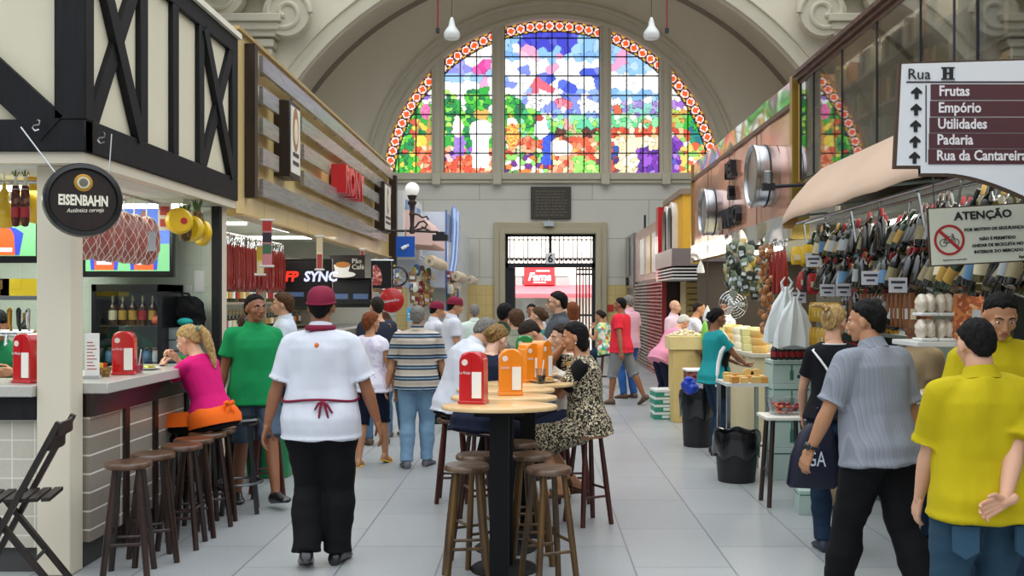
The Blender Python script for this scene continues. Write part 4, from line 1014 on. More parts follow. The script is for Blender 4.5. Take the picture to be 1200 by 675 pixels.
for i, (t_, y0_, y1_) in enumerate((('Frutas', 99, 117), ('Empório', 118.5, 136.5), ('Utilidades', 138, 155.5), ('Padaria', 156.5, 174), ('Rua da Cantareira', 175, 192.5))):
    b = MB(); x0_, z0_ = U(1090.5 - i * .7, y1_); x1_, z1_ = U(1290, y0_); b.box(x0_, x1_, -.004, .001, z0_, z1_); br_ = b.build('name_bar', M_MAROON, ds)
    b = MB(); tx, tz = U(1099.5 - i * .7, y1_ - 4.6); text_into(b, t_, .062, frame((tx, -.006, tz), (1, 0, 0), (0, -1, 0)), .001, bold=.0014, sx=.86); b.build('lettering', pm('letter_pale', '#e8e2e2'), br_)
    ax, az = U(1074 - i * .6, (y0_ + y1_) / 2 + 1); k_ = s_
    b = MB(); b.prism([(ax - 2.2 * k_, az - 7 * k_), (ax + 2.2 * k_, az - 7 * k_), (ax + 2.2 * k_, az - .5 * k_), (ax + 6.3 * k_, az - 1 * k_), (ax + 6.3 * k_, az + 1.5 * k_), (ax, az + 7 * k_), (ax - 6.3 * k_, az + 1.5 * k_), (ax - 6.3 * k_, az - 1 * k_), (ax - 2.2 * k_, az - .5 * k_)], -.004, .001, 0, XZ); b.build('arrow', pm('sign_black', '#15151a'), ds)
b = MB(); x0_, z0_ = U(1062, 97); x1_, z1_ = U(1290, 95.5); b.box(x0_, x1_, -.003, .001, z0_, z1_); b.build('rule_line', pm('sign_black', '#15151a'), ds)
b = MB(); x0_, z0_ = U(1084.5, 190); x1_, z1_ = U(1085.6, 100); b.box(x0_, x1_, -.003, .001, z0_, z1_); b.build('rule_line', pm('sign_black', '#15151a'), ds)
b = MB(); tx, tz = U(1063, 93); text_into(b, 'Rua', .066, frame((tx, -.005, tz), (1, 0, 0), (0, -1, 0)), .001); 
def serif(mb, px, py, w_): x_, z_ = U(px, py); mb.box(x_ - w_ * s_, x_ + w_ * s_, -.006, -.003, z_, z_ + .8 * s_)
b.build('lettering', pm('sign_black', '#15151a'), ds)
b = MB()
for px in (1107, 1114.5):
    x_, z_ = U(px, 93.5); b.box(x_ - 2.1 * s_, x_ + 2.1 * s_, -.005, .001, z_, z_ + 14.5 * s_)
    for dz_ in (0, 13.3): b.box(x_ - 4 * s_, x_ + 4 * s_, -.0052, .001, z_ + dz_ * s_, z_ + (dz_ + 1.3) * s_)
x_, z_ = U(1107, 87); b.box(x_, x_ + 7.5 * s_, -.0048, .001, z_, z_ + 1.8 * s_); b.build('street_letter', pm('sign_black', '#15151a'), ds)
for px in (1120, 1260):
    b = MB(); x_, z_ = U(px, 72); b.tube([(x_, .015, z_), (x_, .015, z_ + 1.6)], .006, 6); b.build('hanger_rod', M_DARKIRON, ds)
Y = 4.7; s_ = Y / F
ws = thing('warning_sign', 'cream board reading ATENÇÃO with a no-bicycles symbol', 'sign', (atx(1092, Y), Y, atz(311, Y)))
ws.rotation_euler = (0, R(-3.2), 0)
wd = 190 * s_; ht = 66 * s_
b = MB(); b.box(0, wd, 0, .02, 0, ht); b.build('sign_board', pm('board_cream', '#d3d4c2', rough=.5, var=.05), ws)
b = MB(); b.box(-.006, wd + .006, .003, .017, -.006, ht + .006); b.build('board_edge', pm('edge_brown', '#4a3526'), ws)
M_BLK = pm('sign_black', '#15151a')
def tx(t_, px, py, size, **k):
    b = MB(); text_into(b, t_, size, frame((px * s_, -.003, py * s_), (1, 0, 0), (0, -1, 0)), .001, **k); return b.build('lettering', M_BLK, ws)
tx('ATENÇÃO', 63, 51.5, .052, align='CENTER', bold=.0015, sx=1.1)
tx('POR MOTIVO DE SEGURANÇA', 40, 37.5, .0205, bold=.0006); tx('NÃO É PERMITIDO', 57, 26, .0205, bold=.0006); tx('ANDAR DE BICICLETA NO', 48, 18.5, .0205, bold=.0006); tx('INTERIOR DO MERCADO', 50, 11, .0205, bold=.0006)
tx('Agradecemos a compreensão', 13, 4.5, .0095); tx('Equipe', 102, 3, .016, bold=.0005)
b = MB(); c_ = (22 * s_, 28.5 * s_); o_ = arc(c_[0], c_[1], 18 * s_, 0, 350, 35); i_ = arc(c_[0], c_[1], 15.2 * s_, 0, 350, 35); b.prism(o_, -.003, .001, 0, XZ, holes=[i_])
d_ = 15.8 * s_ / math.sqrt(2); b.bar((c_[0] - d_, -.003, c_[1] + d_), (c_[0] + d_, -.003, c_[1] - d_), .003, 2.8 * s_, up=(0, 1, 0)) if False else b.prism([(c_[0] - d_ - .005, c_[1] + d_ - .005), (c_[0] - d_ + .005, c_[1] + d_ + .005), (c_[0] + d_ + .005, c_[1] - d_ + .005), (c_[0] + d_ - .005, c_[1] - d_ - .005)], -.0036, .001, 0, XZ)
b.build('prohibition_ring', pm('ring_red', '#a8241f', rough=.4), ws)
b = MB()
def wheel(x, z, r_): b.tube([(x + r_ * math.cos(a * PI / 10), -.002, z + r_ * math.sin(a * PI / 10)) for a in range(21)], .0016, 5)
cx_, cz_ = c_
wheel(cx_ - 7 * s_, cz_ - 3 * s_, 4.2 * s_); wheel(cx_ + 7 * s_, cz_ - 3 * s_, 4.2 * s_)
for p, q2 in (((-7, -3), (-3, 4)), ((-3, 4), (5, 4)), ((5, 4), (7, -3)), ((-3, 4), (0, -3)), ((0, -3), (5, 4)), ((-7, -3), (0, -3)), ((-3, 4), (-3.6, 6)), ((5, 4), (4.6, 6.5)), ((-5.4, 6), (-2, 6)), ((4.6, 6.5), (2.6, 7))):
    b.tube([(cx_ + p[0] * s_, -.002, cz_ + p[1] * s_), (cx_ + q2[0] * s_, -.002, cz_ + q2[1] * s_)], .0016, 5)
b.build('bicycle_symbol', M_BLK, ws)
for px in (8, 110):
    b = MB(); b.tube([(px * s_, .01, ht), (px * s_, .01, ht + .55)], .003, 5); b.build('hanger_wire', M_DARKIRON, ws)
# ================================================================ people
def remesh(mb, voxel, it=4, fac=0.5, amp=0.0, freq=(7, 7, 3), seed=0.0):
    me = bpy.data.meshes.new('t'); me.from_pydata(mb.v, [], mb.f)
    bm = bmesh.new(); bm.from_mesh(me); bmesh.ops.recalc_face_normals(bm, faces=bm.faces); bm.to_mesh(me); bm.free()
    o = bpy.data.objects.new('t', me); COL.objects.link(o)
    r = o.modifiers.new('r', 'REMESH'); r.mode = 'VOXEL'; r.voxel_size = voxel
    if it: s = o.modifiers.new('s', 'SMOOTH'); s.factor = fac; s.iterations = it
    dg = bpy.context.evaluated_depsgraph_get()
    m2 = bpy.data.meshes.new_from_object(o.evaluated_get(dg))
    if amp:
        vs = [v.co + v.normal * amp * (noise.noise(Vector((v.co.x * freq[0] + seed, v.co.y * freq[1], v.co.z * freq[2]))) + .5 * noise.noise(Vector((v.co.x * freq[0] * 2 + v.co.z * 3, v.co.y * freq[1] * 2 + seed, v.co.z * freq[2] * 2.5)))) for v in m2.vertices]
    else: vs = [v.co.copy() for v in m2.vertices]
    fs = [tuple(p.vertices) for p in m2.polygons]
    bpy.data.objects.remove(o); bpy.data.meshes.remove(me); bpy.data.meshes.remove(m2)
    return vs, fs
def ik(a, t, l1, l2, pole):
    a = Vector(a); t = Vector(t); d = t - a; L_ = d.length; mx = (l1 + l2) * .999
    if L_ > mx: d = d * (mx / L_); L_ = mx; t = a + d
    d.normalize(); p = Vector(pole); p = p - d * p.dot(d)
    if p.length < 1e-5: p = Vector((0, 1, 0)) - d * d.y
    p.normalize()
    x = (l1 * l1 - l2 * l2 + L_ * L_) / (2 * L_); h = math.sqrt(max(0, l1 * l1 - x * x))
    return a + d * x + p * h, t
def lerp(a, b, t): return a + (b - a) * t
def sring(c, ax, ay, w, d, n=22, p=2.3):
    out = []
    for k in range(n):
        a = 2 * PI * k / n; ca, sa_ = math.cos(a), math.sin(a)
        out.append(c + ax * (w * math.copysign(abs(ca) ** (2 / p), ca)) + ay * (d * math.copysign(abs(sa_) ** (2 / p), sa_)))
    return out
SKIN = {'fair': '#d3a183', 'tan': '#b98562', 'brown': '#8f5d40', 'dark': '#6b4230', 'pale': '#deb59b'}
def skin(k): return pm('skin_' + k, SKIN[k], rough=.5, var=.06, scale=12)
def hairm(name, c1, c2): return wood('hair_' + name, c1, c2, rough=.7, scale=7, stretch=(16, 16, 5), bump=.9, spec=.2)
HAIR = {'black': ('#080707', '#131010'), 'dark': ('#1d1612', '#33271f'), 'brown': ('#3a2618', '#5c3f28'), 'auburn': ('#5a2e18', '#8a4c28'), 'blonde': ('#8a6a3c', '#cfae78'), 'grey': ('#5f5c58', '#8f8b85'), 'white': ('#b9b5ae', '#dad6cf'), 'dkblonde': ('#5e4628', '#a3834f')}
def cloth(name, c, rough=.85, var=.07, bump=.25): return pm('cloth_' + name, c, rough=rough, var=var, scale=5, bump=bump, bscale=18, stretch=(1, 1, .6), spec=.25)
PEOPLE = []
def person(label, loc, face, H=1.72, near=True, fem=False, sk='tan', hair='short', hc='dark', cap=None, girth=1.0, belly=0.0,
           pz=.93, lean=0, side=0, twist=0, bend=0, hyaw=0, hpitch=0, hroll=0,
           feet=((-.10, .02, .07), (.10, -.02, .07)), fpitch=(0, 0), fyaw=(12, -12), kpole=(0, 1, 0),
           hands=((-.26, .04, .80), (.26, .04, .80)), epole=((-.4, -1, 0), (.4, -1, 0)), curl=(25, 25), hdir=(None, None), pnorm=(None, None),
           top=None, sleeve='short', hem=-.09, collar=True, loose=.018, bottom=None, blen=1.0, bfit=.014, waist=.07, dress=None, dresslen=.9,
           shoes=None, sandal=False, extra=None, face_on=True, category='person', seed=0):
    s = H / 1.72
    root = thing('person', label, category, loc, R(face)); PEOPLE.append(root)
    vox = 1.0 if near else 1.55
    sk_m = skin(sk)
    P = Vector((0, 0, pz))
    # spine frames
    def fr(t):
        u = max(0, min(1, t / .5))
        Rm = Matrix.Rotation(R(twist) * u, 3, 'Z') @ Matrix.Rotation(R(-lean - bend * u), 3, 'X') @ Matrix.Rotation(R(side), 3, 'Y')
        return Rm
    N_ = 14; cum = {}; pos = P.copy(); pts = {}
    ts = [i * .02 for i in range(0, 34)]
    prev = 0; acc = P.copy(); sp = []
    for t in ts:
        acc = acc + fr(t) @ Vector((0, 0, t - prev)); prev = t; sp.append((t, acc.copy()))
    def S(t):
        if t <= 0: return P + fr(0) @ Vector((0, 0, t))
        i = min(len(sp) - 2, int(t / .02)); a = sp[i]; b_ = sp[i + 1]; return a[1].lerp(b_[1], (t - a[0]) / .02)
    def at(t, x, y):
        m = fr(t); return S(t) + m @ Vector((x, y, 0))
    if fem: TR = [(-.11, .07, .07, 0), (-.06, .165, .115, -.01), (0, .178, .122, -.012), (.08, .158, .105, 0), (.17, .128, .09, .0), (.26, .135, .10, .005), (.34, .148, .108, .008), (.42, .155, .098, 0), (.475, .13, .082, -.005), (.512, .07, .062, -.008), (.54, .052, .054, -.004), (.63, .046, .05, .01)]
    else: TR = [(-.11, .07, .07, 0), (-.06, .155, .11, -.008), (0, .166, .118, -.01), (.08, .158, .11, 0), (.17, .148, .102, .004), (.26, .158, .112, .006), (.35, .174, .122, .006), (.42, .18, .112, 0), (.475, .155, .09, -.006), (.512, .085, .068, -.01), (.54, .06, .06, -.006), (.63, .054, .056, .01)]
    def torso(mb, t0, t1, pad, flare=0.0, low=0.0):
        rr = []
        rows = [r_ for r_ in TR if t0 - 1e-6 <= r_[0] <= t1 + 1e-6]
        def row(t):
            for a, b_ in zip(TR, TR[1:]):
                if a[0] <= t <= b_[0]:
                    u = (t - a[0]) / (b_[0] - a[0]); return tuple(lerp(p, q_, u) for p, q_ in zip(a, b_))
            return TR[0] if t < TR[0][0] else TR[-1]
        if t0 < TR[1][0]:
            k = TR[2]; rows = [(t0, k[1] + flare, k[2] + flare, k[3])] + [(r_[0], max(r_[1], k[1]), max(r_[2], k[2]), r_[3]) if r_[0] < 0 else r_ for r_ in rows if r_[0] > t0]
        else: rows = [row(t0)] + [r_ for r_ in rows if r_[0] > t0 + .005]
        if rows[-1][0] < t1 - .004: rows.append(row(t1))
        for t, w_, d_, yo in rows:
            g_ = girth if t < .44 else 1.0
            bl = belly * max(0, 1 - abs(t - .14) / .2)
            m = fr(t)
            pd = lerp(max(pad, low), pad, max(0, min(1, (t - .02) / .3)))
            if low and not fem and .0 < t < .3: w_ = max(w_, .158)
            rr.append(sring(S(t) + m @ Vector((0, yo + bl * .6, 0)), m @ Vector((1, 0, 0)), m @ Vector((0, 1, 0)), w_ * g_ + pd, d_ * (g_ if t < .44 else 1) + pd + bl * .6))
        mb.rings(rr)
    def row_(t):
        for a, b_ in zip(TR, TR[1:]):
            if a[0] <= t <= b_[0]:
                u = (t - a[0]) / (b_[0] - a[0]); return tuple(lerp(p, q_, u) for p, q_ in zip(a, b_))
        return TR[1] if t < TR[0][0] else TR[-1]
    def surf(t, deg, pad):
        '''point on the clothed trunk: deg 0 = wearer's right side, 90 = front, -90 = back'''
        w_, d_, yo = row_(max(t, -.05))[1:]; g_ = girth if t < .44 else 1.0; bl = belly * max(0, 1 - abs(t - .14) / .2); a_ = R(deg); m = fr(t)
        if fem and 0 < deg < 180 and .26 < t < .40: d_ += .035
        ca, sa_ = math.cos(a_), math.sin(a_); p = 2.3
        return S(t) + m @ Vector(((w_ * g_ + pad) * math.copysign(abs(ca) ** (2 / p), ca), yo + bl * .6 + (d_ * g_ + pad + bl * .6) * math.copysign(abs(sa_) ** (2 / p), sa_), 0))
    shx = .145 if fem else .172
    sh = [at(.445, -shx * (girth * .5 + .5), -.005), at(.445, shx * (girth * .5 + .5), -.005)]
    inn = [at(.455, -.08, 0), at(.455, .08, 0)]
    la, lf = (.275, .245)
    arms = []
    for i in (0, 1):
        el, wr = ik(sh[i], hands[i], la, lf, epole[i]); arms.append((sh[i], el, wr))
    hipx = .095
    hp = [P + fr(0) @ Vector((-hipx, 0, -.03)), P + fr(0) @ Vector((hipx, 0, -.03))]
    legs = []
    for i in (0, 1):
        kp = kpole[i] if hasattr(kpole[0], '__len__') else kpole
        kn, an = ik(hp[i], feet[i], .43, .415, kp); legs.append((hp[i], kn, an))
    gl_ = (girth - 1) * .6 + 1
    aw_ = .85 if fem else 1.0
    def arm(mb, i, pad, frac=2.0):
        a, e_, w_ = arms[i]
        mb.cap(inn[i], a, .06 + pad, .052 * aw_ + pad, 12)
        pu = [a, a.lerp(e_, .35), a.lerp(e_, .75), e_]; ru = [.052 * aw_, .050 * aw_ * gl_, .043 * aw_ * gl_, .039 * aw_]
        pl = [e_.lerp(w_, .25), e_.lerp(w_, .6), e_.lerp(w_, .95), w_]; rl = [.042 * aw_ * gl_, .036 * aw_, .027 * aw_, .026 * aw_]
        if frac <= 1:
            q_ = []; rq = []
            full = [(0, ru[0]), (.35, ru[1]), (.75, ru[2]), (1, ru[3])]
            for f_, r_ in full:
                if f_ < frac: q_.append(a.lerp(e_, f_)); rq.append(r_ + pad)
            q_.append(a.lerp(e_, frac)); rq.append(ru[2] + pad * 1.5 + .004)
            mb.tube(q_, rq, 14)
        else:
            ps = pu + pl; rs = ru + rl
            mb.tube(ps, [r_ + pad for r_ in rs], 14)
            mb.ell(e_, (.037 * aw_ + pad,) * 3, 10, 8)
    def leg(mb, i, pad, frac=2.0, flare=0.0):
        h_, k_, a_ = legs[i]
        hu = h_ + Vector((0, 0, .03))
        up_ = [(hu, .082), (h_.lerp(k_, .2), .086 * gl_), (h_.lerp(k_, .6), .07 * gl_), (k_, .056)]
        back = Vector((0, -.012, 0))
        lo_ = [(k_.lerp(a_, .28) + back, .056 * gl_), (k_.lerp(a_, .65), .044), (k_.lerp(a_, .93), .036), (a_, .036)]
        seq = up_ + lo_
        if frac < 1.99:
            tot = frac; out = []
            fr_ = [0, .2, .6, 1, 1.28, 1.65, 1.93, 2.0]
            for f_, (p_, r_) in zip(fr_, seq):
                if f_ < tot: out.append((p_, r_))
            e_ = h_.lerp(k_, tot) if tot <= 1 else k_.lerp(a_, tot - 1)
            out.append((e_, out[-1][1] + flare)); seq = out
            mb.tube([p_ for p_, _ in seq], [r_ + pad for _, r_ in seq], 16)
        else:
            mb.tube([p_ for p_, _ in seq], [r_ + pad + (flare * (j - 3) / 4 if j > 3 else 0) for j, (_, r_) in enumerate(seq)], 16)
        mb.ell(k_, (.056 + pad,) * 3, 12, 8) if frac > 1.05 else None
    def footrings(i, pad, hgt=1.0, sole=0.0):
        a_ = legs[i][2]; yw = R(fyaw[i]); pt = R(fpitch[i])
        f_ = Matrix.Rotation(yw, 3, 'Z') @ Vector((0, math.cos(pt), -math.sin(pt))); x_ = Matrix.Rotation(yw, 3, 'Z') @ Vector((1, 0, 0)); u_ = x_.cross(f_)
        base = a_ - u_ * .068
        rr = []
        for (u, w_, h_) in ((-.072, .018, .03), (-.062, .034, .075), (-.03, .038, .098), (.02, .038, .095), (.07, .043, .066), (.12, .047, .046), (.155, .042, .036), (.178, .022, .022)):
            c_ = base + f_ * (u * (1.0 if not fem else .9)); h_ = (h_ * hgt + pad); w2 = w_ * (1 if not fem else .88) + pad
            ring = []
            for k in range(12):
                an = 2 * PI * k / 12; zz = math.sin(an); ring.append(c_ + x_ * (w2 * math.cos(an)) + u_ * (h_ * (.5 + .5 * zz) if True else 0) - u_ * sole)
            rr.append(ring)
        return rr, base, f_, x_, u_
    # body
    bd = MB()
    torso(bd, -.11, .63, 0)
    for i in (0, 1): arm(bd, i, 0); leg(bd, i, 0)
    if fem:
        for sx_ in (-1, 1): bd.ell(at(.32, sx_ * .068, .085), (.058, .05, .058), 12, 8)
    for i in (0, 1):
        rr, *_ = footrings(i, -.004); bd.rings(rr)
    for q_ in (-1, 1): bd.ell(at(-.035, q_ * .075, -.045), (.08, .078, .082), 12, 8)
    vs, fs = remesh(bd, .0115 * vox, 4)
    B = MB(); B.add(vs, fs)
    # head
    ne = S(.585); nf = fr(.6)
    HM = (nf @ Matrix.Rotation(R(hyaw), 3, 'Z') @ Matrix.Rotation(R(-hpitch), 3, 'X') @ Matrix.Rotation(R(hroll), 3, 'Y'))
    HC = ne + nf @ Vector((0, .012, .0)) + HM @ Vector((0, .012, .085))
    H4 = HM.to_4x4(); H4.translation = HC
    hd = MB()
    hd.ell((0, -.014, .028), (.073, .092, .086), 20, 14, M=None)
    hd.ell((0, .022, -.018), (.058, .068, .082), 18, 12); hd.ell((0, .034, -.066), (.043, .046, .038), 14, 10); hd.ell((0, .066, -.088), (.020, .016, .017), 10, 8)
    for q_ in (-1, 1):
        hd.ell((q_ * .036, .05, -.022), (.026, .03, .028), 12, 8)
        hd.ell((q_ * .074, -.012, -.008), (.011, .020, .031), 10, 8, M=Matrix.Rotation(R(q_ * -18), 3, 'Z'))
        hd.cap((q_ * .012, .078, .024), (q_ * .042, .068, .022), .011, .010, 8)
        hd.ell((q_ * .011, .098, -.033), (.008, .010, .007), 8, 6)
    hd.cap((0, .086, .012), (0, .104, -.028), .009, .012, 10)
    hd.cap((0, -.02, -.05), (0, -.03, -.13), .05, .05, 12)
    hd.cap((-.018, .086, -.056), (.018, .086, -.056), .011, .011, 8)
    hv, hf = remesh(hd, .0058 * vox, 3)
    B.add([H4 @ v for v in hv], hf)
    # hands
    for i in (0, 1):
        sg_ = -1 if i == 0 else 1
        a, e_, w_ = arms[i]
        d_ = Vector(hdir[i]).normalized() if hdir[i] else (w_ - e_).normalized()
        n_ = Vector(pnorm[i]) if pnorm[i] else Vector((-sg_, 0, 0))   # palm faces this way
        n_ = (n_ - d_ * n_.dot(d_)); n_ = n_.normalized() if n_.length > 1e-4 else Vector((0, 1, 0))
        x_ = d_.cross(n_)    # across the knuckles
        # thumb side: forward/up when the palm faces inward
        th = x_ if i == 1 else -x_
        hb = MB(); c_ = R(curl[i])
        b0 = w_ - d_ * .01
        hb.cap(w_ - d_ * .04, w_ + d_ * .01, .026 * aw_, .024, 10)
        for j, (off, ln, sp_) in enumerate(((.030, .070, .10), (.010, .078, .03), (-.010, .072, -.03), (-.029, .056, -.10))):
            k0 = b0 + d_ * .02 + th * off * .6; k1 = b0 + d_ * (.098 - .006 * abs(j - 1.2)) + th * off
            hb.cap(k0, k1, .0135, .0115, 8)
            dd = (d_ + th * sp_).normalized(); q_ = k1; ang = 0
            for l_, r0, r1, cc in ((.45, .0098, .009, .6), (.32, .009, .0082, 1.0), (.25, .0082, .0068, .8)):
                ang += c_ * cc; v_ = dd * math.cos(ang) + n_ * math.sin(ang); q2 = q_ + v_ * ln * l_; hb.cap(q_, q2, r0, r1, 8, k=2); q_ = q2
        t0_ = b0 + d_ * .025 + th * .022 + n_ * .008; v_ = (d_ * .75 + th * .75 + n_ * .35).normalized(); t1_ = t0_ + v_ * .045; v2 = (d_ * .95 + th * .3 + n_ * (.3 + curl[i] / 90)).normalized(); t2_ = t1_ + v2 * .032; t3_ = t2_ + v2 * .024
        hb.cap(t0_, t1_, .0145, .0115, 8); hb.cap(t1_, t2_, .0112, .0098, 8); hb.cap(t2_, t3_, .0098, .0078, 8)
        v3, f3 = remesh(hb, .0043 * vox, 2); B.add(v3, f3)
    def fin(mb, nm, mt, parent=root, smooth=60):
        mb.v = [tuple(c * s for c in v) for v in mb.v]
        return mb.build(nm, mt, parent, smooth=smooth, recalc=False)
    fin(B, 'body', sk_m)
    # face details
    hm = hairm(hc, *HAIR[hc])
    if face_on:
        for q_ in (-1, 1):
            e_ = MB(); e_.ell((q_ * .030, .0765, .004), (.0115, .0085, .0050), 12, 8); n0 = len(e_.f); e_.ell((q_ * .030, .0825, .004), (.0055, .0034, .0049), 10, 8, m=1)
            e_.v = [tuple(H4 @ Vector(v)) for v in e_.v]; e_.v = [tuple(c * s for c in v) for v in e_.v]; e_.build('eye', [pm('eye_white', '#e8e2dc', rough=.2), pm('iris_dark', '#20130c', rough=.15)], root)
            b_ = MB(); b_.tube([H4 @ Vector((q_ * .014, .0905, .024)), H4 @ Vector((q_ * .03, .088, .030)), H4 @ Vector((q_ * .048, .076, .024))], [.003, .0042, .002], 6); fin(b_, 'eyebrow', hm)
        l_ = MB(); l_.ell((0, .0935, -.052), (.022, .007, .0048), 12, 6); l_.ell((0, .0925, -.061), (.018, .008, .0055), 12, 6); l_.v = [tuple(H4 @ Vector(v)) for v in l_.v]; fin(l_, 'lips', pm('lips_' + sk, tuple(c * f for c, f in zip(hexc(SKIN[sk]), (.75, .45, .45))), rough=.4))
    # hair
    def hairshell(vol, back=-.86, side_=-.22, front=.40):
        mb = MB(); n, k = 40, 26; rings = []
        for a in range(1, k):
            ph = -PI / 2 + PI * a / k; ring = []
            for j in range(n):
                th_ = 2 * PI * j / n; nx, ny, nz = math.cos(ph) * math.cos(th_), math.cos(ph) * math.sin(th_), math.sin(ph)
                if ny > .25: thr = lerp(side_ + .25, front, min(1, (ny - .25) / .5))
                elif ny > -.15: thr = lerp(side_ - .05, side_ + .25, (ny + .15) / .4)
                else: thr = lerp(side_ - .05, back, min(1, (-ny - .15) / .5))
                cv = max(0, min(1, (nz - thr) / .26)); cv = cv * cv * (3 - 2 * cv)
                if ny < 0 and nz < 0: nz *= 1 + .55 * min(1, -ny * 1.4)
                w_ = vol * (1 + .35 * noise.noise(Vector((nx * 4 + seed, ny * 4, nz * 4))) + .2 * noise.noise(Vector((nx * 14, ny * 14 + seed, nz * 6))))
                f_ = lerp(.86, 1 + w_, cv)
                ring.append(Vector((nx * .0745 * f_, -.014 + ny * .0935 * f_, .028 + nz * .0875 * f_)))
            rings.append(ring)
        mb.rings(rings); return mb
    if hair != 'none':
        if hair in ('short', 'crop'): mb = hairshell(.11 if hair == 'short' else .07)
        elif hair == 'thin': mb = hairshell(.06, front=.72, side_=-.1)
        elif hair == 'full': mb = hairshell(.2, back=-.95, side_=-.35)
        elif hair == 'ring': 
            mb = hairshell(.05); 
        else: mb = hairshell(.12, back=-.8, side_=-.3, front=.42)
        if hair == 'ponytail':
            mb.ell((0, -.112, .05), (.024, .02, .024), 12, 8)
            mb.tube([(0, -.10, .05), (0, -.145, .045), (.005, -.165, -.02), (.01, -.16, -.11), (.012, -.15, -.20), (.012, -.145, -.27), (.012, -.14, -.31)], [.018, .026, .034, .036, .03, .02, .006], 14)
        if hair == 'bun': mb.ell((0, -.112, .01), (.046, .038, .042), 14, 10); mb.tube([(.046 * math.cos(a), -.118 + .012 * math.sin(3 * a), .01 + .04 * math.sin(a)) for a in [i * PI / 6 for i in range(13)]], .014, 8)
        if hair == 'clip': mb.ell((0, -.108, .04), (.036, .03, .045), 14, 10); mb.tube([(0, -.11, .07), (-.02, -.15, .10), (-.05, -.18, .10), (-.09, -.20, .085)], [.025, .022, .015, .004], 10); mb.tube([(0, -.11, .07), (.02, -.15, .09), (.03, -.18, .06)], [.022, .018, .004], 10)
        if hair in ('bob', 'long'):
            zb = -.12 if hair == 'bob' else -.22
            rr = []
            for z, w_, d0, d1 in ((.06, .078, -.10, .0), (0, .084, -.108, .015), (-.06, .085, -.105, .01), (lerp(-.06, zb, .6), .08, -.10, -.015), (zb, .06, -.085, -.03)):
                rr.append([Vector((w_ * math.cos(a), (d0 + d1) / 2 + (d1 - d0) / 2 * math.sin(a), z)) for a in [2 * PI * k / 20 for k in range(20)]])
            mb.rings(rr)
        v_, f_ = remesh(mb, .0062 * vox, 2, amp=.0055, freq=(45, 45, 22), seed=seed)
        hb = MB(); hb.add([H4 @ q_ for q_ in v_], f_); hob = fin(hb, 'hair', hm)
        if hair in ('ponytail', 'clip'):
            tb = MB(); tb.tube([H4 @ Vector((.024 * math.cos(a), -.126, .048 + .024 * math.sin(a))) for a in [i * PI / 6 for i in range(13)]], .006 * s, 6); fin(tb, 'hair_tie', pm('hair_tie_teal' if hair == 'ponytail' else 'hair_tie_white', '#2f9aa8' if hair == 'ponytail' else '#e8e4dc'), root)
    if cap:
        mb = MB(); n, k = 32, 20; rings = []
        for a in range(0, k):
            ph = R(-4) + (PI / 2 - R(-4)) * a / k; ring = []
            for j in range(n):
                th_ = 2 * PI * j / n; puff = 1.16 + .10 * math.sin(ph * 2) ** 2 + .03 * noise.noise(Vector((math.cos(th_) * 3, math.sin(th_) * 3, ph * 4)))
                nx, ny, nz = math.cos(ph) * math.cos(th_), math.cos(ph) * math.sin(th_), math.sin(ph)
                ring.append(H4 @ Vector((nx * .0745 * puff, -.016 + ny * .0935 * puff, .03 + nz * .088 * (puff - .02) + (.012 * ny))))
            rings.append(ring)
        mb.rings(rings); c_ob = fin(mb, 'cap', cap)
        mb = MB(); mb.tube([H4 @ Vector((.088 * math.cos(a), -.016 + .11 * math.sin(a), .028 + .012 * math.sin(a))) for a in [i * PI / 16 for i in range(33)]], .0055, 8); fin(mb, 'cap_band', cap, c_ob)
    # clothing
    if top is not None:
        tm = MB(); torso(tm, hem, .532 if collar else .516, loose, flare=.012, low=(bfit + .026 if bottom is not None and hem < 0 else 0))
        if fem:
            for sx_ in (-1, 1): tm.ell(at(.32, sx_ * .068, .085), (.058 + loose * .8, .05 + loose * .8, .06 + loose * .6), 12, 8)
        fr_ = {'short': .62, 'cap': .35, 'long': 2.0, 'half': .85, 'none': 0}[sleeve]
        for i in (0, 1):
            if fr_ == 0: tm.cap(inn[i], arms[i][0].lerp(inn[i], .25), .06 + loose * .6, .05 + loose * .5, 12)
            else: arm(tm, i, loose * (1.0 if fr_ < 1 else .75), fr_)
        if dress:
            for i in (0, 1):
                leg(tm, i, .028, dresslen, flare=.02)
            rr = []
            n_ = 6
            for k in range(n_):
                u = k / (n_ - 1) * dresslen; c_ = (hp[0].lerp(legs[0][1], u) + hp[1].lerp(legs[1][1], u)) / 2; ax = (hp[1].lerp(legs[1][1], u) - hp[0].lerp(legs[0][1], u)); wd = ax.length / 2 + .05; ax.normalize(); dr = (legs[0][1] - hp[0]).normalized(); ay = dr.cross(ax).normalized(); rr.append(sring(c_, ax, ay, wd, .08 - .02 * u))
            tm.rings(rr)
        v_, f_ = remesh(tm, .0105 * vox, 3, amp=min(.017 if near else .008, loose * .62), freq=(7, 7, 2.6), seed=seed + 3)
        cb = MB(); cb.add(v_, f_)
        if collar:
            m = fr(.53); rr = []; k_ = .86 if fem else 1.0
            for r_, z_, th_ in ((.060, .034, 0), (.066, .040, 0), (.076, .012, 0), (.092, -.014, 0), (.082, -.02, 0), (.062, .0, 0)):
                c_ = S(.53); rr.append([c_ + m @ Vector((r_ * k_ * 1.02 * math.cos(a), -.004 + r_ * k_ * .98 * math.sin(a), z_ - .016 * math.sin(a))) for a in [2 * PI * q_ / 24 for q_ in range(24)]])
            rr.append(rr[0]); cb.rings(rr, caps=False)
        fin(cb, 'dress' if dress else 'shirt', top)
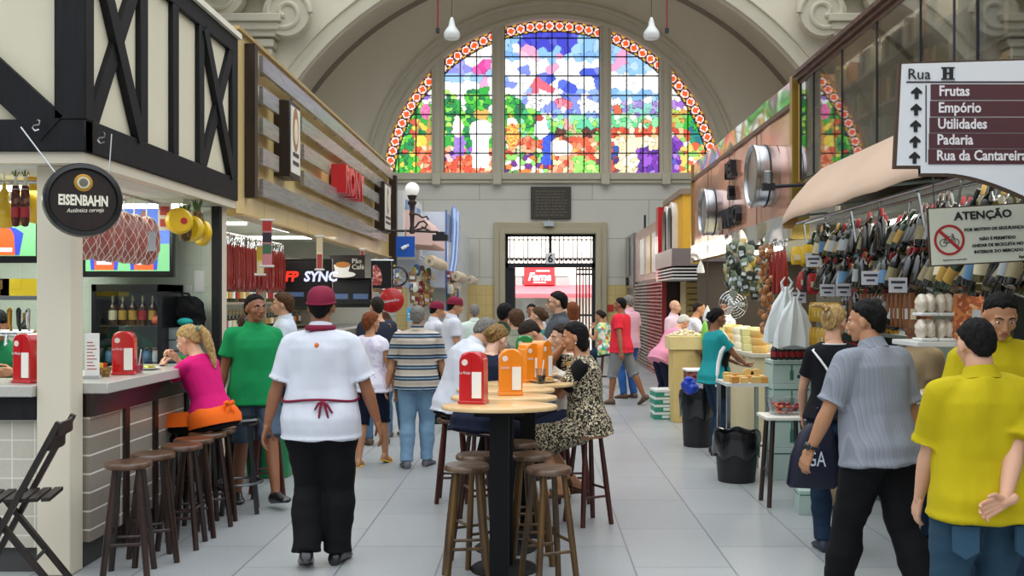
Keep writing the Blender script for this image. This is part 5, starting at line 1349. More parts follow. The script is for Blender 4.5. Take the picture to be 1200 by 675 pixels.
    if bottom is not None:
        bm_ = MB(); torso(bm_, -.105, waist if hem > -.03 else min(waist, hem + .075), bfit, 0)
        for q_ in (-1, 1): bm_.ell(at(-.035, q_ * .075, -.045), (.082 + bfit, .08 + bfit, .085 + bfit * .5), 12, 8)
        for i in (0, 1): leg(bm_, i, bfit, 2.0 if blen >= 1 else blen * 2, flare=.014 if blen >= 1 else .012)
        v_, f_ = remesh(bm_, .0115 * vox, 3, amp=.011 if near else .006, freq=(6, 6, 8), seed=seed + 9)
        cb = MB(); cb.add(v_, f_); fin(cb, 'trousers' if blen >= 1 else 'shorts', bottom)
    if shoes is not None:
        for i in (0, 1):
            sb = MB()
            if sandal:
                rr, base, f_, x_, u_ = footrings(i, .004); rr = [[p_ - u_ * (u_.dot(p_ - base)) + u_ * (-.006 + .012 * (1 if math.sin(2 * PI * k / 12) > 0 else 0)) for k, p_ in enumerate(r_)] for r_ in rr]; sb.rings(rr)
                c_ = base + f_ * .09; sb.tube([c_ + x_ * (.05 * math.cos(a)) + u_ * (.058 * math.sin(a)) for a in [PI * j / 8 for j in range(9)]], .007, 6)
            else:
                rr, *_ = footrings(i, .005, 1.02, .004); sb.rings(rr)
            fin(sb, 'sandal' if sandal else 'shoe', shoes)
    R_ = dict(root=root, s=s, at=at, surf=surf, S=S, fr=fr, arms=arms, legs=legs, H4=H4, fin=fin, hp=hp)
    if extra: extra(R_)
    return R_
def torso_band(r, t, pad, rad, nm, mt):
    mb = MB(); ring = [r['surf'](t + .008 * math.sin(i * .39), i * 360 / 48, pad) for i in range(49)]; mb.tube(ring, rad, 6, caps=False); return r['fin'](mb, nm, mt)
M_WHITECLOTH = cloth('white', '#ced1db'); M_BLACKCLOTH = cloth('black', '#0c0c0f'); M_MAROONCLOTH = cloth('maroon', '#7a1f38'); M_JEANS = cloth('jeans', '#4f6d8c', var=.2); M_PALEJEANS = cloth('pale_jeans', '#7b9cb8', var=.18); M_NAVY = cloth('navy', '#131a30'); M_DKJEANS = cloth('dark_jeans', '#1d3147', var=.25)
M_BLKSHOE = pm('shoe_black', '#141416', rough=.3, coat=.3); M_GREYSHOE = pm('shoe_grey', '#5f6068', rough=.5); M_BRNSHOE = pm('shoe_brown', '#5c4636', rough=.5)
# 1 the waiter with the maroon cap, walking away
def ex_waiter(r):
    w = torso_band(r, .11, .068, .008, 'apron_tie', M_MAROONCLOTH)
    mb = MB(); c = r['surf'](.11, -82, .076)
    for dx, dz in ((-.045, -.05), (.035, -.10), (.06, -.07), (-.02, -.10)): mb.tube([c, c + Vector((dx * .5, -.012, dz * .3)), c + Vector((dx, -.006, dz))], [.007, .008, .006], 6)
    r['fin'](mb, 'bow', M_MAROONCLOTH, w)
    mb = MB(); mb.ell(r['surf'](.44, -90, .03), (.014, .008, .018), 12, 8); r['fin'](mb, 'collar_badge', pm('badge_orange', '#d9752a'))
    cc = r['at'](.53, 0, -.01); m = r['fr'](.53); mb = MB(); mb.tube([cc + m @ Vector((.075 * math.cos(a), .074 * math.sin(a), .012)) for a in [i * PI / 12 for i in range(25)]], .02, 8, caps=False); r['fin'](mb, 'neck_scarf', M_MAROONCLOTH)
person('person in white shirt, maroon cap and black trousers walking away with maroon apron tie', (atx(376, 6.3), 6.3, 0), 2, 1.77, sk='brown', hair='crop', hc='black', cap=M_MAROONCLOTH, girth=1.04, hyaw=0,
       feet=((-.085, -.02, .10), (.085, .10, .07)), fpitch=(18, 0), hands=((-.34, -.02, .82), (.36, .05, .83)), epole=((-1, -.8, 0), (1, -.8, 0)), top=M_WHITECLOTH, hem=-.13, loose=.024, sleeve='half', bottom=M_BLACKCLOTH, bfit=.042, shoes=M_BLKSHOE, extra=ex_waiter, face_on=False, seed=1)
# 2 the man in green
M_GREEN = cloth('green', '#138a4e'); M_DENIMSHORT = cloth('denim_shorts', '#4a5a6d', var=.2)
person('person in green polo shirt and denim shorts stepping past the bar stools', (atx(298, 8.3), 8.3, 0), -148, 1.74, sk='brown', hair='crop', hc='black', hyaw=14,
       feet=((-.09, .30, .07), (.10, -.14, .07)), fpitch=(-10, 0), hands=((-.30, .10, .82), (.28, -.08, .82)), top=M_GREEN, hem=-.12, loose=.022, bottom=M_DENIMSHORT, blen=.45, bfit=.024, shoes=M_BLKSHOE, seed=2)
# 3 the woman in pink at the bar
M_PINK = cloth('hot_pink', '#d01570'); M_ORANGE = cloth('orange', '#ef6a1a')
def ex_pink(r):
    mb = MB(); mb.rings([[r['surf'](t, k * 360 / 40, pad) for k in range(40)] for t, pad in ((.11, .012), (.11, .024), (.05, .046), (-.0, .052), (-.06, .056), (-.06, .03))]); ap = r['fin'](mb, 'apron', M_ORANGE)
    mb = MB()
    k0, k1 = r['legs'][0][1], r['legs'][1][1]; h0, h1 = r['hp']
    rr = []
    for u in (0.05, .3, .6, .85):
        a_ = h0.lerp(k0, u); b_ = h1.lerp(k1, u); rr.append([a_ + Vector((-.1, 0, -.01)), a_ + Vector((-.06, .01, .088)), (a_ + b_) / 2 + Vector((0, 0, .09)), b_ + Vector((.06, .01, .088)), b_ + Vector((.105, 0, -.01)), b_ + Vector((.1, 0, -.16 * u)), b_ + Vector((.112, 0, -.16 * u)), b_ + Vector((.117, 0, -.0)), b_ + Vector((.07, .01, .098)), (a_ + b_) / 2 + Vector((0, 0, .10)), a_ + Vector((-.07, .01, .098)), a_ + Vector((-.112, 0, -.01))])
    mb.rings(rr); r['fin'](mb, 'apron_skirt', M_ORANGE, ap)
    mb = MB(); c = r['surf'](.07, -90, .055)
    for dx, dz in ((-.06, .02), (.06, .015), (-.05, -.10), (.045, -.13)): mb.tube([c, c + Vector((dx * .6, -.03, dz * .5 + .015)), c + Vector((dx, -.015, dz))], [.012, .02, .008], 8)
    r['fin'](mb, 'apron_bow', M_ORANGE, ap)
    a, e, w = r['arms'][0]; mb = MB(); d = (w - e).normalized(); x = d.orthogonal().normalized(); y = d.cross(x); q = e.lerp(w, .86); ring = [q + (x * math.cos(i * PI / 8) + y * math.sin(i * PI / 8)) * .028 for i in range(17)]; mb.tube(ring, .010, 8, caps=False); mb.ell(q + Vector((-.0, 0, .032)), (.02, .02, .012), 12, 8); r['fin'](mb, 'wristwatch', M_BLKSHOE)
pw = person('person in hot pink shirt and orange apron with blonde ponytail eating at the bar', (atx(250, 7.65), 7.65, 0), 66, 1.66, fem=True, sk='fair', hair='ponytail', hc='blonde', pz=.81, lean=14, bend=10, hyaw=8, hpitch=0,
       feet=((-.09, .36, .33), (.12, .30, .33)), kpole=(0, 1, .4), hands=((-.02, .52, 1.20), (.06, .44, 1.27)), epole=((-.8, -.2, -1), (.9, -.2, -1)), curl=(40, 60), top=M_PINK, hem=-.06, collar=False, loose=.012, bottom=M_BLACKCLOTH, shoes=M_BLKSHOE, extra=ex_pink, seed=3)
# 4, 5 behind them
person('person in pale blue shirt with swept-back brown hair looking into the sausage stall', (atx(333, 10.2), 10.2, 0), 100, 1.76, near=False, sk='fair', hair='full', hc='brown', hyaw=0, top=cloth('pale_blue', '#c6d0da'), sleeve='long', bottom=M_DKJEANS, shoes=M_BRNSHOE, hands=((-.2, .25, 1.05), (.2, .25, 1.05)), seed=4)
person('person in grey T-shirt with long ponytail between the pink shirt and the green shirt', (atx(288, 9.2), 9.2, 0), 30, 1.55, near=False, fem=True, sk='fair', hair='ponytail', hc='brown', hpitch=12, top=cloth('heather_grey', '#a9b0b5'), collar=False, bottom=M_BLACKCLOTH, shoes=M_BLKSHOE, hands=((-.15, .3, 1.0), (.15, .3, 1.0)), seed=5)
# 6 lavender woman
M_LAV = cellmat('lavender_print', [(0, '#cfc6df'), (.4, '#e4deec'), (.7, '#bdb0d2')], 9, metric='N')
M_YELSANDAL = pm('sandal_yellow', '#d9b23a', rough=.6)
person('person in lavender blouse and dark knee shorts with short auburn hair walking away', (atx(434, 10.15), 10.15, 0), -14, 1.56, near=True, fem=True, sk='tan', hair='full', hc='auburn', girth=1.12, hyaw=-25, feet=((-.10, -.1, .07), (.09, .22, .09)), fpitch=(0, 18), hands=((-.22, .10, .86), (.30, .0, .84)), epole=((-.6, -1, 0), (.9, -.6, 0)), top=M_LAV, sleeve='cap', collar=False, hem=-.10, loose=.02, bottom=M_NAVY, blen=.52, bfit=.02, shoes=M_YELSANDAL, sandal=True, face_on=True, seed=6)
# 7 striped polo
M_STRIPE = stripes('striped_polo', [(0, '#b7aa9c'), (.42, '#26374a'), (.6, '#8fa9bd'), (.68, '#26374a'), (.86, '#c7bcae')], .105, 'Z')
person('person in blue striped polo shirt and pale jeans with grey hair', (atx(489, 10.05), 10.05, 0), 4, 1.63, sk='tan', hair='short', hc='grey', girth=1.14, belly=.02, feet=((-.11, -.06, .07), (.10, .08, .07)), fyaw=(15, -20), hands=((-.33, .02, .84), (.30, .10, .86)), epole=((-1, -.8, 0), (1, -.8, 0)), top=M_STRIPE, hem=-.10, loose=.024, sleeve='half', bottom=M_PALEJEANS, bfit=.024, shoes=M_GREYSHOE, seed=7)
# 8, 9
def ex_bag(r):
    mb = MB(); c = r['at'](.10, .2, -.02); mb.ell(c, (.05, .12, .14), 14, 10); b_ = r['fin'](mb, 'shoulder_bag', M_BLKSHOE)
    mb = MB(); mb.tube([c + Vector((0, 0, .1)), r['at'](.47, .12, -.1), r['at'](.5, .02, 0)], .01, 6); r['fin'](mb, 'bag_strap', pm('strap_tan', '#8a5f3a'), b_)
person('person in dark navy T-shirt with black shoulder bag behind the lavender blouse', (atx(442, 11.6), 11.6, 0), 30, 1.72, near=False, sk='fair', hair='short', hc='dark', top=cloth('slate', '#2a3040'), collar=False, bottom=M_JEANS, shoes=M_BRNSHOE, extra=ex_bag, seed=8)
person('person with long brown hair bending towards the counter beside the striped polo', (atx(464, 12.3), 12.3, 0), 40, 1.60, near=False, fem=True, sk='fair', hair='long', hc='brown', lean=22, hpitch=20, top=cloth('lilac_white', '#d8d4e4'), collar=False, bottom=M_JEANS, shoes=M_BRNSHOE, hands=((-.15, .4, .95), (.18, .4, .95)), seed=9)
# 10 white shirt at the tables
person('person in loose white shirt with grey hair seated at the wooden tables', (atx(533, 8.35), 8.35, 0), -62, 1.74, sk='fair', hair='short', hc='grey', pz=.80, lean=14, bend=12, hpitch=14, feet=((-.12, .30, .30), (.12, .26, .30)), kpole=(0, 1, .4), hands=((-.12, .42, 1.12), (.12, .44, 1.12)), epole=((-1, 0, -.6), (1, 0, -.6)), top=M_WHITECLOTH, sleeve='long', loose=.03, hem=-.08, bottom=M_BLACKCLOTH, shoes=M_BLKSHOE, girth=1.1, seed=10)
# 11 blonde in navy
person('person in navy top with pinned-up blonde hair seated behind the red dispenser', (atx(563, 7.6), 7.6, 0), -38, 1.66, fem=True, sk='pale', hair='bun', hc='dkblonde', pz=.80, lean=10, bend=8, hpitch=10, feet=((-.12, .28, .30), (.10, .24, .30)), kpole=(0, 1, .4), hands=((-.12, .32, 1.13), (.14, .30, 1.13)), epole=((-1, 0, -.6), (1, 0, -.6)), top=M_NAVY, loose=.02, sleeve='half', hem=-.09, collar=False, girth=1.18, bottom=M_NAVY, shoes=M_BLKSHOE, seed=11)
# 12 printed dress
M_LEO = cellmat('scribble_print', [(0, '#120f0c'), (.52, '#c9b996'), (.6, '#e0d4b8')], 62, metric='N', dist=1.2)
def ex_dress(r):
    mb = MB(); mb.tube([r['H4'] @ Vector((.08 * math.cos(a), -.02 + .06 * math.sin(a) + .02, .10 - .0 * a)) for a in [PI * i / 10 for i in range(11)]], .005, 6); r['fin'](mb, 'sunglasses', M_BLKSHOE)
    for q_ in (-1, 1):
        mb = MB(); mb.ell(r['H4'] @ Vector((q_ * .079, -.005, -.045)), (.007, .007, .007), 8, 6); r['fin'](mb, 'earring', pm('pearl', '#efe9dc', rough=.15))
    for i in (0, 1):
        a, e, w = r['arms'][i]; mb = MB(); mb.cap(a.lerp(e, .05), a.lerp(e, .62), .069, .064, 16, k=4); r['fin'](mb, 'sleeve', M_BLACKCLOTH)
    mb = MB(); rr = []
    for t in (.20, .28, .36, .44, .49): m = r['fr'](t); rr.append([r['at'](t, x * (1.0 - abs(t - .34)), (.148 if abs(x) < .05 else .125) - (0.03 if t > .42 else 0) + yo) for x, yo in ((-.055, -.03), (-.03, 0), (0, .004), (.03, 0), (.055, -.03), (.055, -.05), (0, -.03), (-.055, -.05))])
    mb.rings(rr); r['fin'](mb, 'front_panel', pm('panel_gold', '#b9963f', rough=.7))
person('person in black and cream patterned dress with black hair drinking at the wooden tables', (atx(690, 7.5), 7.5, 0), 84, 1.66, fem=True, sk='tan', hair='bob', hc='black', girth=1.22, belly=.03, pz=.80, lean=4, bend=6, hyaw=4, hpitch=0, feet=((-.10, .20, .30), (.10, .10, .30)), kpole=(0, 1, .4), hands=((-.04, .36, 1.16), (.05, .19, 1.40)), epole=((-.6, -.3, -1), (.9, .5, -.9)), curl=(45, 60), top=M_LEO, dress=True, dresslen=.95, sleeve='short', collar=False, loose=.018, shoes=pm('sandal_brown', '#5a4128'), sandal=True, extra=ex_dress, seed=12)
# 13.. round the further tables
def ex_pack(r):
    for q_ in (-1, 1):
        mb = MB(); mb.tube([r['at'](.24, q_ * .11, -.15), r['at'](.42, q_ * .11, -.12), r['at'](.50, q_ * .10, -.02), r['at'](.42, q_ * .10, .12)], .02, 8); r['fin'](mb, 'pack_strap', pm('strap_grey', '#4a4d52'))
person('person in olive shirt with grey pack straps behind the green dispenser', (atx(607, 9.5), 9.5, 0), 12, 1.72, sk='fair', hair='short', hc='brown', pz=.82, lean=6, hpitch=8, feet=((-.12, .28, .30), (.12, .28, .30)), kpole=(0, 1, .4), hands=((-.15, .4, 1.12), (.15, .4, 1.12)), top=cloth('olive_grey', '#7f8470'), bottom=M_JEANS, shoes=M_BRNSHOE, girth=1.1, extra=ex_pack, seed=13)
person('person in grey shirt looking down at a plate beyond the patterned dress', (atx(652, 8.8), 8.8, 0), 125, 1.70, sk='fair', hair='short', hc='dark', pz=.82, lean=16, bend=8, hpitch=26, feet=((-.12, .28, .30), (.12, .28, .30)), kpole=(0, 1, .4), hands=((-.10, .34, 1.14), (.14, .34, 1.16)), top=cloth('blue_grey', '#8f9bb0'), bottom=M_JEANS, shoes=M_BRNSHOE, seed=14)
def ex_spec(r):
    mb = MB()
    for q_ in (-1, 1): mb.tube([r['H4'] @ Vector((q_ * .03 + .018 * math.cos(a), .094, .003 + .014 * math.sin(a))) for a in [i * PI / 6 for i in range(13)]], .0022, 5); mb.tube([r['H4'] @ Vector((q_ * .05, .092, .006)), r['H4'] @ Vector((q_ * .077, -.005, .008))], .0022, 5)
    r['fin'](mb, 'spectacles', M_BLKSHOE)
person('tall person with black hair and spectacles standing before the gate', (atx(655, 10.6), 10.6, 0), 100, 1.78, near=False, sk='fair', hair='short', hc='black', hyaw=-10, top=cloth('charcoal', '#4a4f55'), bottom=M_JEANS, shoes=M_BLKSHOE, extra=ex_spec, seed=15)
person('person in cream white eating beside the patterned dress', (atx(672, 8.35), 8.35, 0), 110, 1.62, near=False, fem=True, sk='fair', hair='bob', hc='dark', pz=.80, lean=8, feet=((-.10, .26, .30), (.10, .26, .30)), kpole=(0, 1, .4), hands=((-.05, .32, 1.2), (.08, .25, 1.36)), top=cloth('cream_white', '#e6ddd0'), collar=False, bottom=M_NAVY, shoes=M_BLKSHOE, seed=16)
person('person with short black hair seen just above the navy top', (atx(591, 10.3), 10.3, 0), -30, 1.66, near=False, sk='brown', hair='crop', hc='black', top=cloth('dark_green', '#26402f'), bottom=M_JEANS, shoes=M_BLKSHOE, seed=17)
person('person with tied brown hair in the crowd beside the tall person with spectacles', (atx(632, 11.8), 11.8, 0), 70, 1.60, near=False, fem=True, sk='fair', hair='bun', hc='brown', top=cloth('teal_print', '#3f7f70'), collar=False, bottom=M_JEANS, shoes=M_BLKSHOE, seed=18)
person('person with dark hair facing the camera far down the aisle before the gate', (atx(623, 15.5), 15.5, 0), 175, 1.62, near=False, sk='brown', hair='short', hc='black', top=cloth('pale_grey', '#b9bcc4'), bottom=M_JEANS, shoes=M_BLKSHOE, seed=19)
person('person in white shirt with fair hair behind the tall person with spectacles', (atx(671, 12.6), 12.6, 0), 20, 1.66, near=False, fem=True, sk='fair', hair='bob', hc='auburn', top=cloth('white_b', '#d8d8d8'), collar=False, bottom=M_JEANS, shoes=M_BLKSHOE, seed=20)
# cooks in maroon caps at the far counter
person('person in white with maroon cap, the cook nearer the blue shutter', (atx(530, 13.0), 13.0, 0), -70, 1.72, near=False, sk='tan', hair='crop', hc='black', cap=M_MAROONCLOTH, hpitch=12, top=M_WHITECLOTH, bottom=M_BLACKCLOTH, shoes=M_BLKSHOE, seed=21)
person('person in white and maroon cap with hand at mouth behind the striped polo', (atx(509, 13.6), 13.6, 0), -60, 1.66, near=False, sk='tan', hair='crop', hc='black', cap=M_MAROONCLOTH, hpitch=12, top=M_WHITECLOTH, bottom=M_BLACKCLOTH, shoes=M_BLKSHOE, hands=((-.2, .2, 1.0), (.06, .2, 1.48)), epole=((-.4, -1, 0), (.6, .2, -1)), seed=22)
person('person with grey hair among the crowd just past the maroon caps', (atx(556, 14.5), 14.5, 0), 10, 1.62, near=False, sk='tan', hair='short', hc='grey', top=cloth('mint', '#c9d8cf'), bottom=M_JEANS, shoes=M_BLKSHOE, seed=23)
# people on the other side, far
person('person in red T-shirt and grey shorts striding across the aisle', (atx(728, 16.0), 16.0, 0), 60, 1.72, near=True, sk='brown', hair='crop', hc='black', feet=((-.09, .14, .07), (.12, -.36, .12)), fpitch=(0, 30), hands=((-.26, -.12, .85), (.26, .18, .86)), top=cloth('red', '#d92a3c'), collar=False, loose=.024, bottom=cloth('grey_shorts', '#7d7f80'), blen=.55, bfit=.03, shoes=M_BRNSHOE, seed=24)
person('person in pale pink shirt and blue jeans walking behind the red T-shirt', (atx(737, 17.0), 17.0, 0), 40, 1.76, near=False, sk='fair', hair='short', hc='grey', top=cloth('pale_pink', '#d9a8b8'), bottom=cloth('blue_jeans', '#2f5da0'), shoes=M_BRNSHOE, seed=25)
M_FLORAL = cellmat('floral_print', [(0, '#e8e6d0'), (.3, '#7fb9a8'), (.5, '#d9d26a'), (.7, '#c9564f'), (.85, '#4f9f8a')], 16)
person('person in bright flowered top seated by the red shutters', (atx(711, 19.0), 19.0, 0), 60, 1.62, near=False, fem=True, sk='tan', hair='bun', hc='dark', pz=.80, girth=1.25, lean=12, feet=((-.10, .28, .25), (.10, .24, .25)), kpole=(0, 1, .4), hands=((-.1, .36, 1.1), (.1, .3, 1.3)), top=M_FLORAL, sleeve='none', collar=False, loose=.03, hem=-.12, bottom=M_DKJEANS, shoes=M_BRNSHOE, seed=26)
person('person in pink sleeveless top with white hair leaning over the cheese counter', (atx(777, 14.6), 14.6, 0), -62, 1.58, near=False, fem=True, sk='fair', hair='full', hc='white', girth=1.2, lean=34, hpitch=10, hands=((-.14, .58, .98), (.16, .56, .98)), epole=((-.4, -1, 0), (.4, -1, 0)), top=cloth('rose', '#d98fa6'), sleeve='cap', collar=False, hem=-.13, bottom=M_NAVY, shoes=M_BLKSHOE, seed=27)
person('bald person in pale pink shirt behind the cheese counter', (atx(790, 16.3), 16.3, 0), -130, 1.68, near=False, sk='fair', hair='none', hc='grey', top=cloth('shell_pink', '#dcc0cc'), sleeve='long', bottom=M_NAVY, shoes=M_BLKSHOE, seed=28)
person('person in white T-shirt reaching over the cheese counter', (atx(806, 15.4), 15.4, 0), -95, 1.68, near=False, sk='tan', hair='thin', hc='dark', lean=14, hands=((-.14, .5, 1.05), (.16, .5, 1.1)), top=cloth('white_c', '#dfe2e8'), collar=False, bottom=cloth('khaki', '#8f8468'), shoes=M_BLKSHOE, seed=29)
person('person in white vest serving deep behind the cheese counter', (atx(851, 16.2), 16.2, 0), 110, 1.66, near=False, sk='brown', hair='crop', hc='dark', top=cloth('white_d', '#d9dcdf'), bottom=M_NAVY, shoes=M_BLKSHOE, seed=30)
# vendor with apron
def ex_apron(r):
    mb = MB(); rr = []
    for t, w in ((.42, 45), (.36, 68), (.28, 82), (.16, 92), (.05, 98), (-.05, 100)):
        o_ = [r['surf'](t, 90 + w * (k / 8 - 1), .034) for k in range(17)]; i_ = [r['surf'](t, 90 + w * (k / 8 - 1), .02) for k in reversed(range(17))]; rr.append(o_ + i_)
    rr = [[p + Vector((0, 0, -.2)) for p in rr[-1]]] + rr[::-1]
    mb.rings(rr); ap = r['fin'](mb, 'apron', M_BLACKCLOTH)
    for q_ in (-1, 1):
        mb = MB(); mb.tube([r['surf'](t, 90 + q_ * w, .036) for t, w in ((.50, 66), (.47, 74), (.42, 66), (.36, 84), (.28, 98), (.16, 108), (.05, 114), (-.05, 116), (-.12, 116))], [.02, .026, .026, .026, .026, .024, .022, .02, .015], 8); r['fin'](mb, 'apron_strap', pm('strap_white', '#e6e6e4', rough=.8), ap)
person('person in teal T-shirt and black apron holding a clear bowl at the cheese table', (atx(838, 10.9), 10.9, 0), -72, 1.60, near=True, fem=True, sk='brown', hair='bun', hc='black', girth=1.1, hpitch=8, feet=((-.10, .04, .07), (.10, -.04, .07)), hands=((-.10, .34, 1.06), (.10, .34, 1.06)), epole=((-1, -.4, -.4), (1, -.4, -.4)), curl=(40, 40), pnorm=((0, 0, 1), (0, 0, 1)), top=cloth('teal', '#1d8f92'), collar=False, bottom=M_DKJEANS, shoes=M_BLKSHOE, extra=ex_apron, seed=31)
# blonde in black, foreground
def ex_strap(r):
    mb = MB(); path = [(.50, -215, .01), (.47, -150, .034), (.42, -122, .032), (.36, -108, .03), (.30, -98, .03), (.24, -86, .03), (.18, -72, .03), (.12, -55, .032), (.07, -35, .034), (.04, -10, .036), (.06, 20, .034), (.14, 50, .03), (.22, 70, .03), (.30, 90, .03), (.38, 110, .03), (.45, 128, .03), (.50, 145, .012)]
    mb.tube([r['surf'](*q) for q in path], .008, 8); r['fin'](mb, 'bag_strap', pm('strap_white', '#e6e6e4'))
    cc = r['at'](.515, 0, -.006); m = r['fr'](.53); mb = MB(); mb.tube([cc + m @ Vector((.085 * math.cos(a), .08 * math.sin(a), 0)) for a in [i * PI / 12 for i in range(25)]], .005, 6, caps=False); r['fin'](mb, 'neck_piping', pm('strap_white', '#e6e6e4'))
    for q_ in (-1, 1):
        mb = MB(); c = r['at'](-.05, q_ * .085, -.148); mb.box(-.045, .045, -.004, .004, -.05, .03, 0, Matrix.Translation(c)); r['fin'](mb, 'back_pocket', M_DKJEANS)
person('person in black top and dark jeans with pinned blonde hair and white strap', (atx(977, 6.75), 6.75, 0), -12, 1.66, fem=True, sk='fair', hair='clip', hc='blonde', hyaw=-35, hpitch=6, feet=((-.08, -.05, .07), (.09, .06, .07)), hands=((-.20, .22, .92), (.20, .26, .95)), epole=((-.7, -1, 0), (.7, -1, 0)), top=cloth('black_navy', '#0e1016'), loose=.014, hem=-.01, collar=False, bottom=M_DKJEANS, shoes=pm('shoe_navy', '#2a2f3f', rough=.5), extra=ex_strap, seed=32)
# striped shirt man
M_PIN = stripes('grey_stripe_shirt', [(0, '#868b95'), (.55, '#7e848e'), (.8, '#8f949e')], .022, 'X')
def ex_watch(r):
    a, e, w = r['arms'][0]; d = (w - e).normalized(); x = d.orthogonal().normalized(); y = d.cross(x); mb = MB(); q = e.lerp(w, .9); mb.tube([q + (x * math.cos(i * PI / 8) + y * math.sin(i * PI / 8)) * .032 for i in range(17)], .009, 8, caps=False); mb.ell(q + Vector((-.034, 0, 0)), (.012, .02, .02), 12, 8); r['fin'](mb, 'wristwatch', M_BLKSHOE)
person('person in grey striped shirt and black trousers with a wristwatch walking off', (atx(1030, 5.3), 5.3, 0), 28, 1.70, sk='tan', hair='short', hc='black', girth=1.06, hyaw=25, lean=6, feet=((-.10, .22, .07), (.11, -.25, .10)), fpitch=(0, 20), hands=((-.30, .20, .90), (.30, -.02, .82)), epole=((-1, -.9, 0), (1, -.7, 0)), top=M_PIN, sleeve='half', loose=.026, hem=-.10, bottom=M_BLACKCLOTH, bfit=.03, shoes=M_BLKSHOE, extra=ex_watch, seed=33)
# yellow shirts
def ex_pockets(r):
    for q_ in (-1, 1):
        mb = MB(); mb.prism([(-.055, .06), (.055, .06), (.055, -.05), (0, -.085), (-.055, -.05)], -.006, .006, 0, Matrix.Translation(r['surf'](-.05, -90 + q_ * 38, .034) + Vector((0, 0, -.12))) @ Matrix.Rotation(q_ * .3, 4, 'Z') @ XZ); r['fin'](mb, 'back_pocket', cloth('pocket_jeans', '#2f4d62', var=.25))
M_YSHIRT = cloth('yellow', '#b8a60e')
person('person in plain yellow polo and blue jeans standing with a hand behind the back', (atx(1148, 4.2), 4.2, 0), 4, 1.62, sk='fair', hair='crop', hc='black', girth=1.08, hyaw=0, hpitch=10, feet=((-.12, 0, .07), (.12, 0, .07)), hands=((-.20, .18, .86), (-.01, -.225, .935)), epole=((-.6, -1, 0), (1, -.5, 0)), curl=(20, 28), hdir=(None, (-1, -.1, -.35)), pnorm=(None, (0, -1, 0)), top=M_YSHIRT, loose=.028, hem=-.10, sleeve='half', bottom=cloth('teal_jeans', '#2a4558', var=.25), bfit=.026, shoes=M_BRNSHOE, face_on=False, extra=ex_pockets, seed=34)
def ex_logo(r):
    mb = MB(); c = r['at'](.33, .09, .155); mb.lathe([(.036, 0), (.036, .003), (.031, .003), (.031, 0)], 24, 0, Matrix.Translation(c) @ Matrix.Rotation(PI / 2, 4, 'X')); mb.box(-.012, .012, -.003, .0, -.015, .015, 0, Matrix.Translation(c)); r['fin'](mb, 'shirt_emblem', pm('emblem_olive', '#6a6416'))
person('person in emblem yellow polo facing the camera and looking down', (atx(1168, 5.1), 5.1, 0), 172, 1.74, sk='tan', hair='crop', hc='black', hpitch=22, hands=((-.18, .28, 1.0), (.18, .28, 1.0)), top=M_YSHIRT, loose=.026, bottom=M_DKJEANS, shoes=M_BLKSHOE, extra=ex_logo, seed=35)
person('person with brown hair half hidden behind the tray shelf', (atx(1079, 7.0), 7.0, 0), 100, 1.62, near=False, sk='brown', hair='short', hc='auburn', top=cloth('sand', '#a08a6a'), bottom=M_DKJEANS, shoes=M_BLKSHOE, seed=36)
# barman
person('person in green shirt behind the bar drawing beer at the taps', (atx(-4, 7.35), 7.35, 0), -150, 1.66, near=False, sk='tan', hair='short', hc='black', lean=16, hpitch=18, hands=((-.10, .42, 1.22), (.18, .40, 1.26)), epole=((-1, 0, -.4), (1, 0, -.4)), curl=(60, 60), top=cloth('bar_green', '#1f7f50'), bottom=M_BLACKCLOTH, shoes=M_BLKSHOE, seed=37)
# ================================================================ bar stools and tables
M_STOOLW = wood('stool_dark_wood', '#180b06', '#351b0e', rough=.4, stretch=(6, 6, 1), coat=.2)
M_STOOLG = wood('stool_worn_wood', '#36240c', '#63461c', rough=.45, stretch=(6, 6, 1), coat=.15)
M_SEATW = wood('stool_seat_worn', '#463224', '#735840', rough=.35, stretch=(2, 9, 2), coat=.4)
M_SEATD = wood('stool_seat_dark', '#3a2718', '#664832', rough=.35, stretch=(2, 9, 2), coat=.4)
def make_stool(label, legm, seatm, h=.70, r=.138, splay=.085):
    t = thing('bar_stool', label, 'stool')
    b = MB(); b.lathe([(.001, h - .038), (r - .012, h - .038), (r, h - .030), (r, h - .010), (r - .008, h), (r - .03, h - .001), (.001, h - .006)], 32, 0, caps=False); b.build('seat', seatm, t)
    A = [45, 135, 225, 315]; P0 = []; 
    for a in A:
        x, y = math.cos(R(a)), math.sin(R(a)); t0 = Vector((x * .095, y * .095, h - .036)); t1 = Vector((x * (.095 + splay), y * (.095 + splay), 0)); P0.append((t0, t1))
        b = MB(); b.tube([t0, t0.lerp(t1, .5), t1], [.017, .021, .019], 8); b.build('leg', legm, t)
    for k in range(4):
        u = .60 if k % 2 else .68
        a_, b_ = P0[k][0].lerp(P0[k][1], u), P0[(k + 1) % 4][0].lerp(P0[(k + 1) % 4][1], u); b = MB(); b.tube([a_, b_], .010, 7); b.build('rung', legm, t)
    return t
bar_spots = [(151, 6.12, 12), (179, 6.46, 30), (213, 6.84, 5), (227, 7.14, 22), (243, 7.44, 40)]
labs = ['bar stool nearest the cream pillar', 'second bar stool from the cream pillar along the counter', 'third bar stool from the cream pillar along the counter', 'fourth bar stool from the cream pillar along the counter', 'fifth bar stool from the cream pillar, next to the orange apron']
proto = make_stool(labs[0], M_STOOLW, M_SEATD)
G = 'round wooden stools along the tiled bar'
for i, (px, y, a) in enumerate(bar_spots):
    if i == 0: proto.location = (atx(px, y), y, 0); proto.rotation_euler = (0, 0, R(a)); proto['group'] = G
    else: dup(proto, (atx(px, y), y, 0), R(a), labs[i], G)
dup(proto, (pw['root'].location.x + .02, 7.68, 0), R(20), 'stool under the person in hot pink', G)
G2 = 'round wooden stools around the small tables'
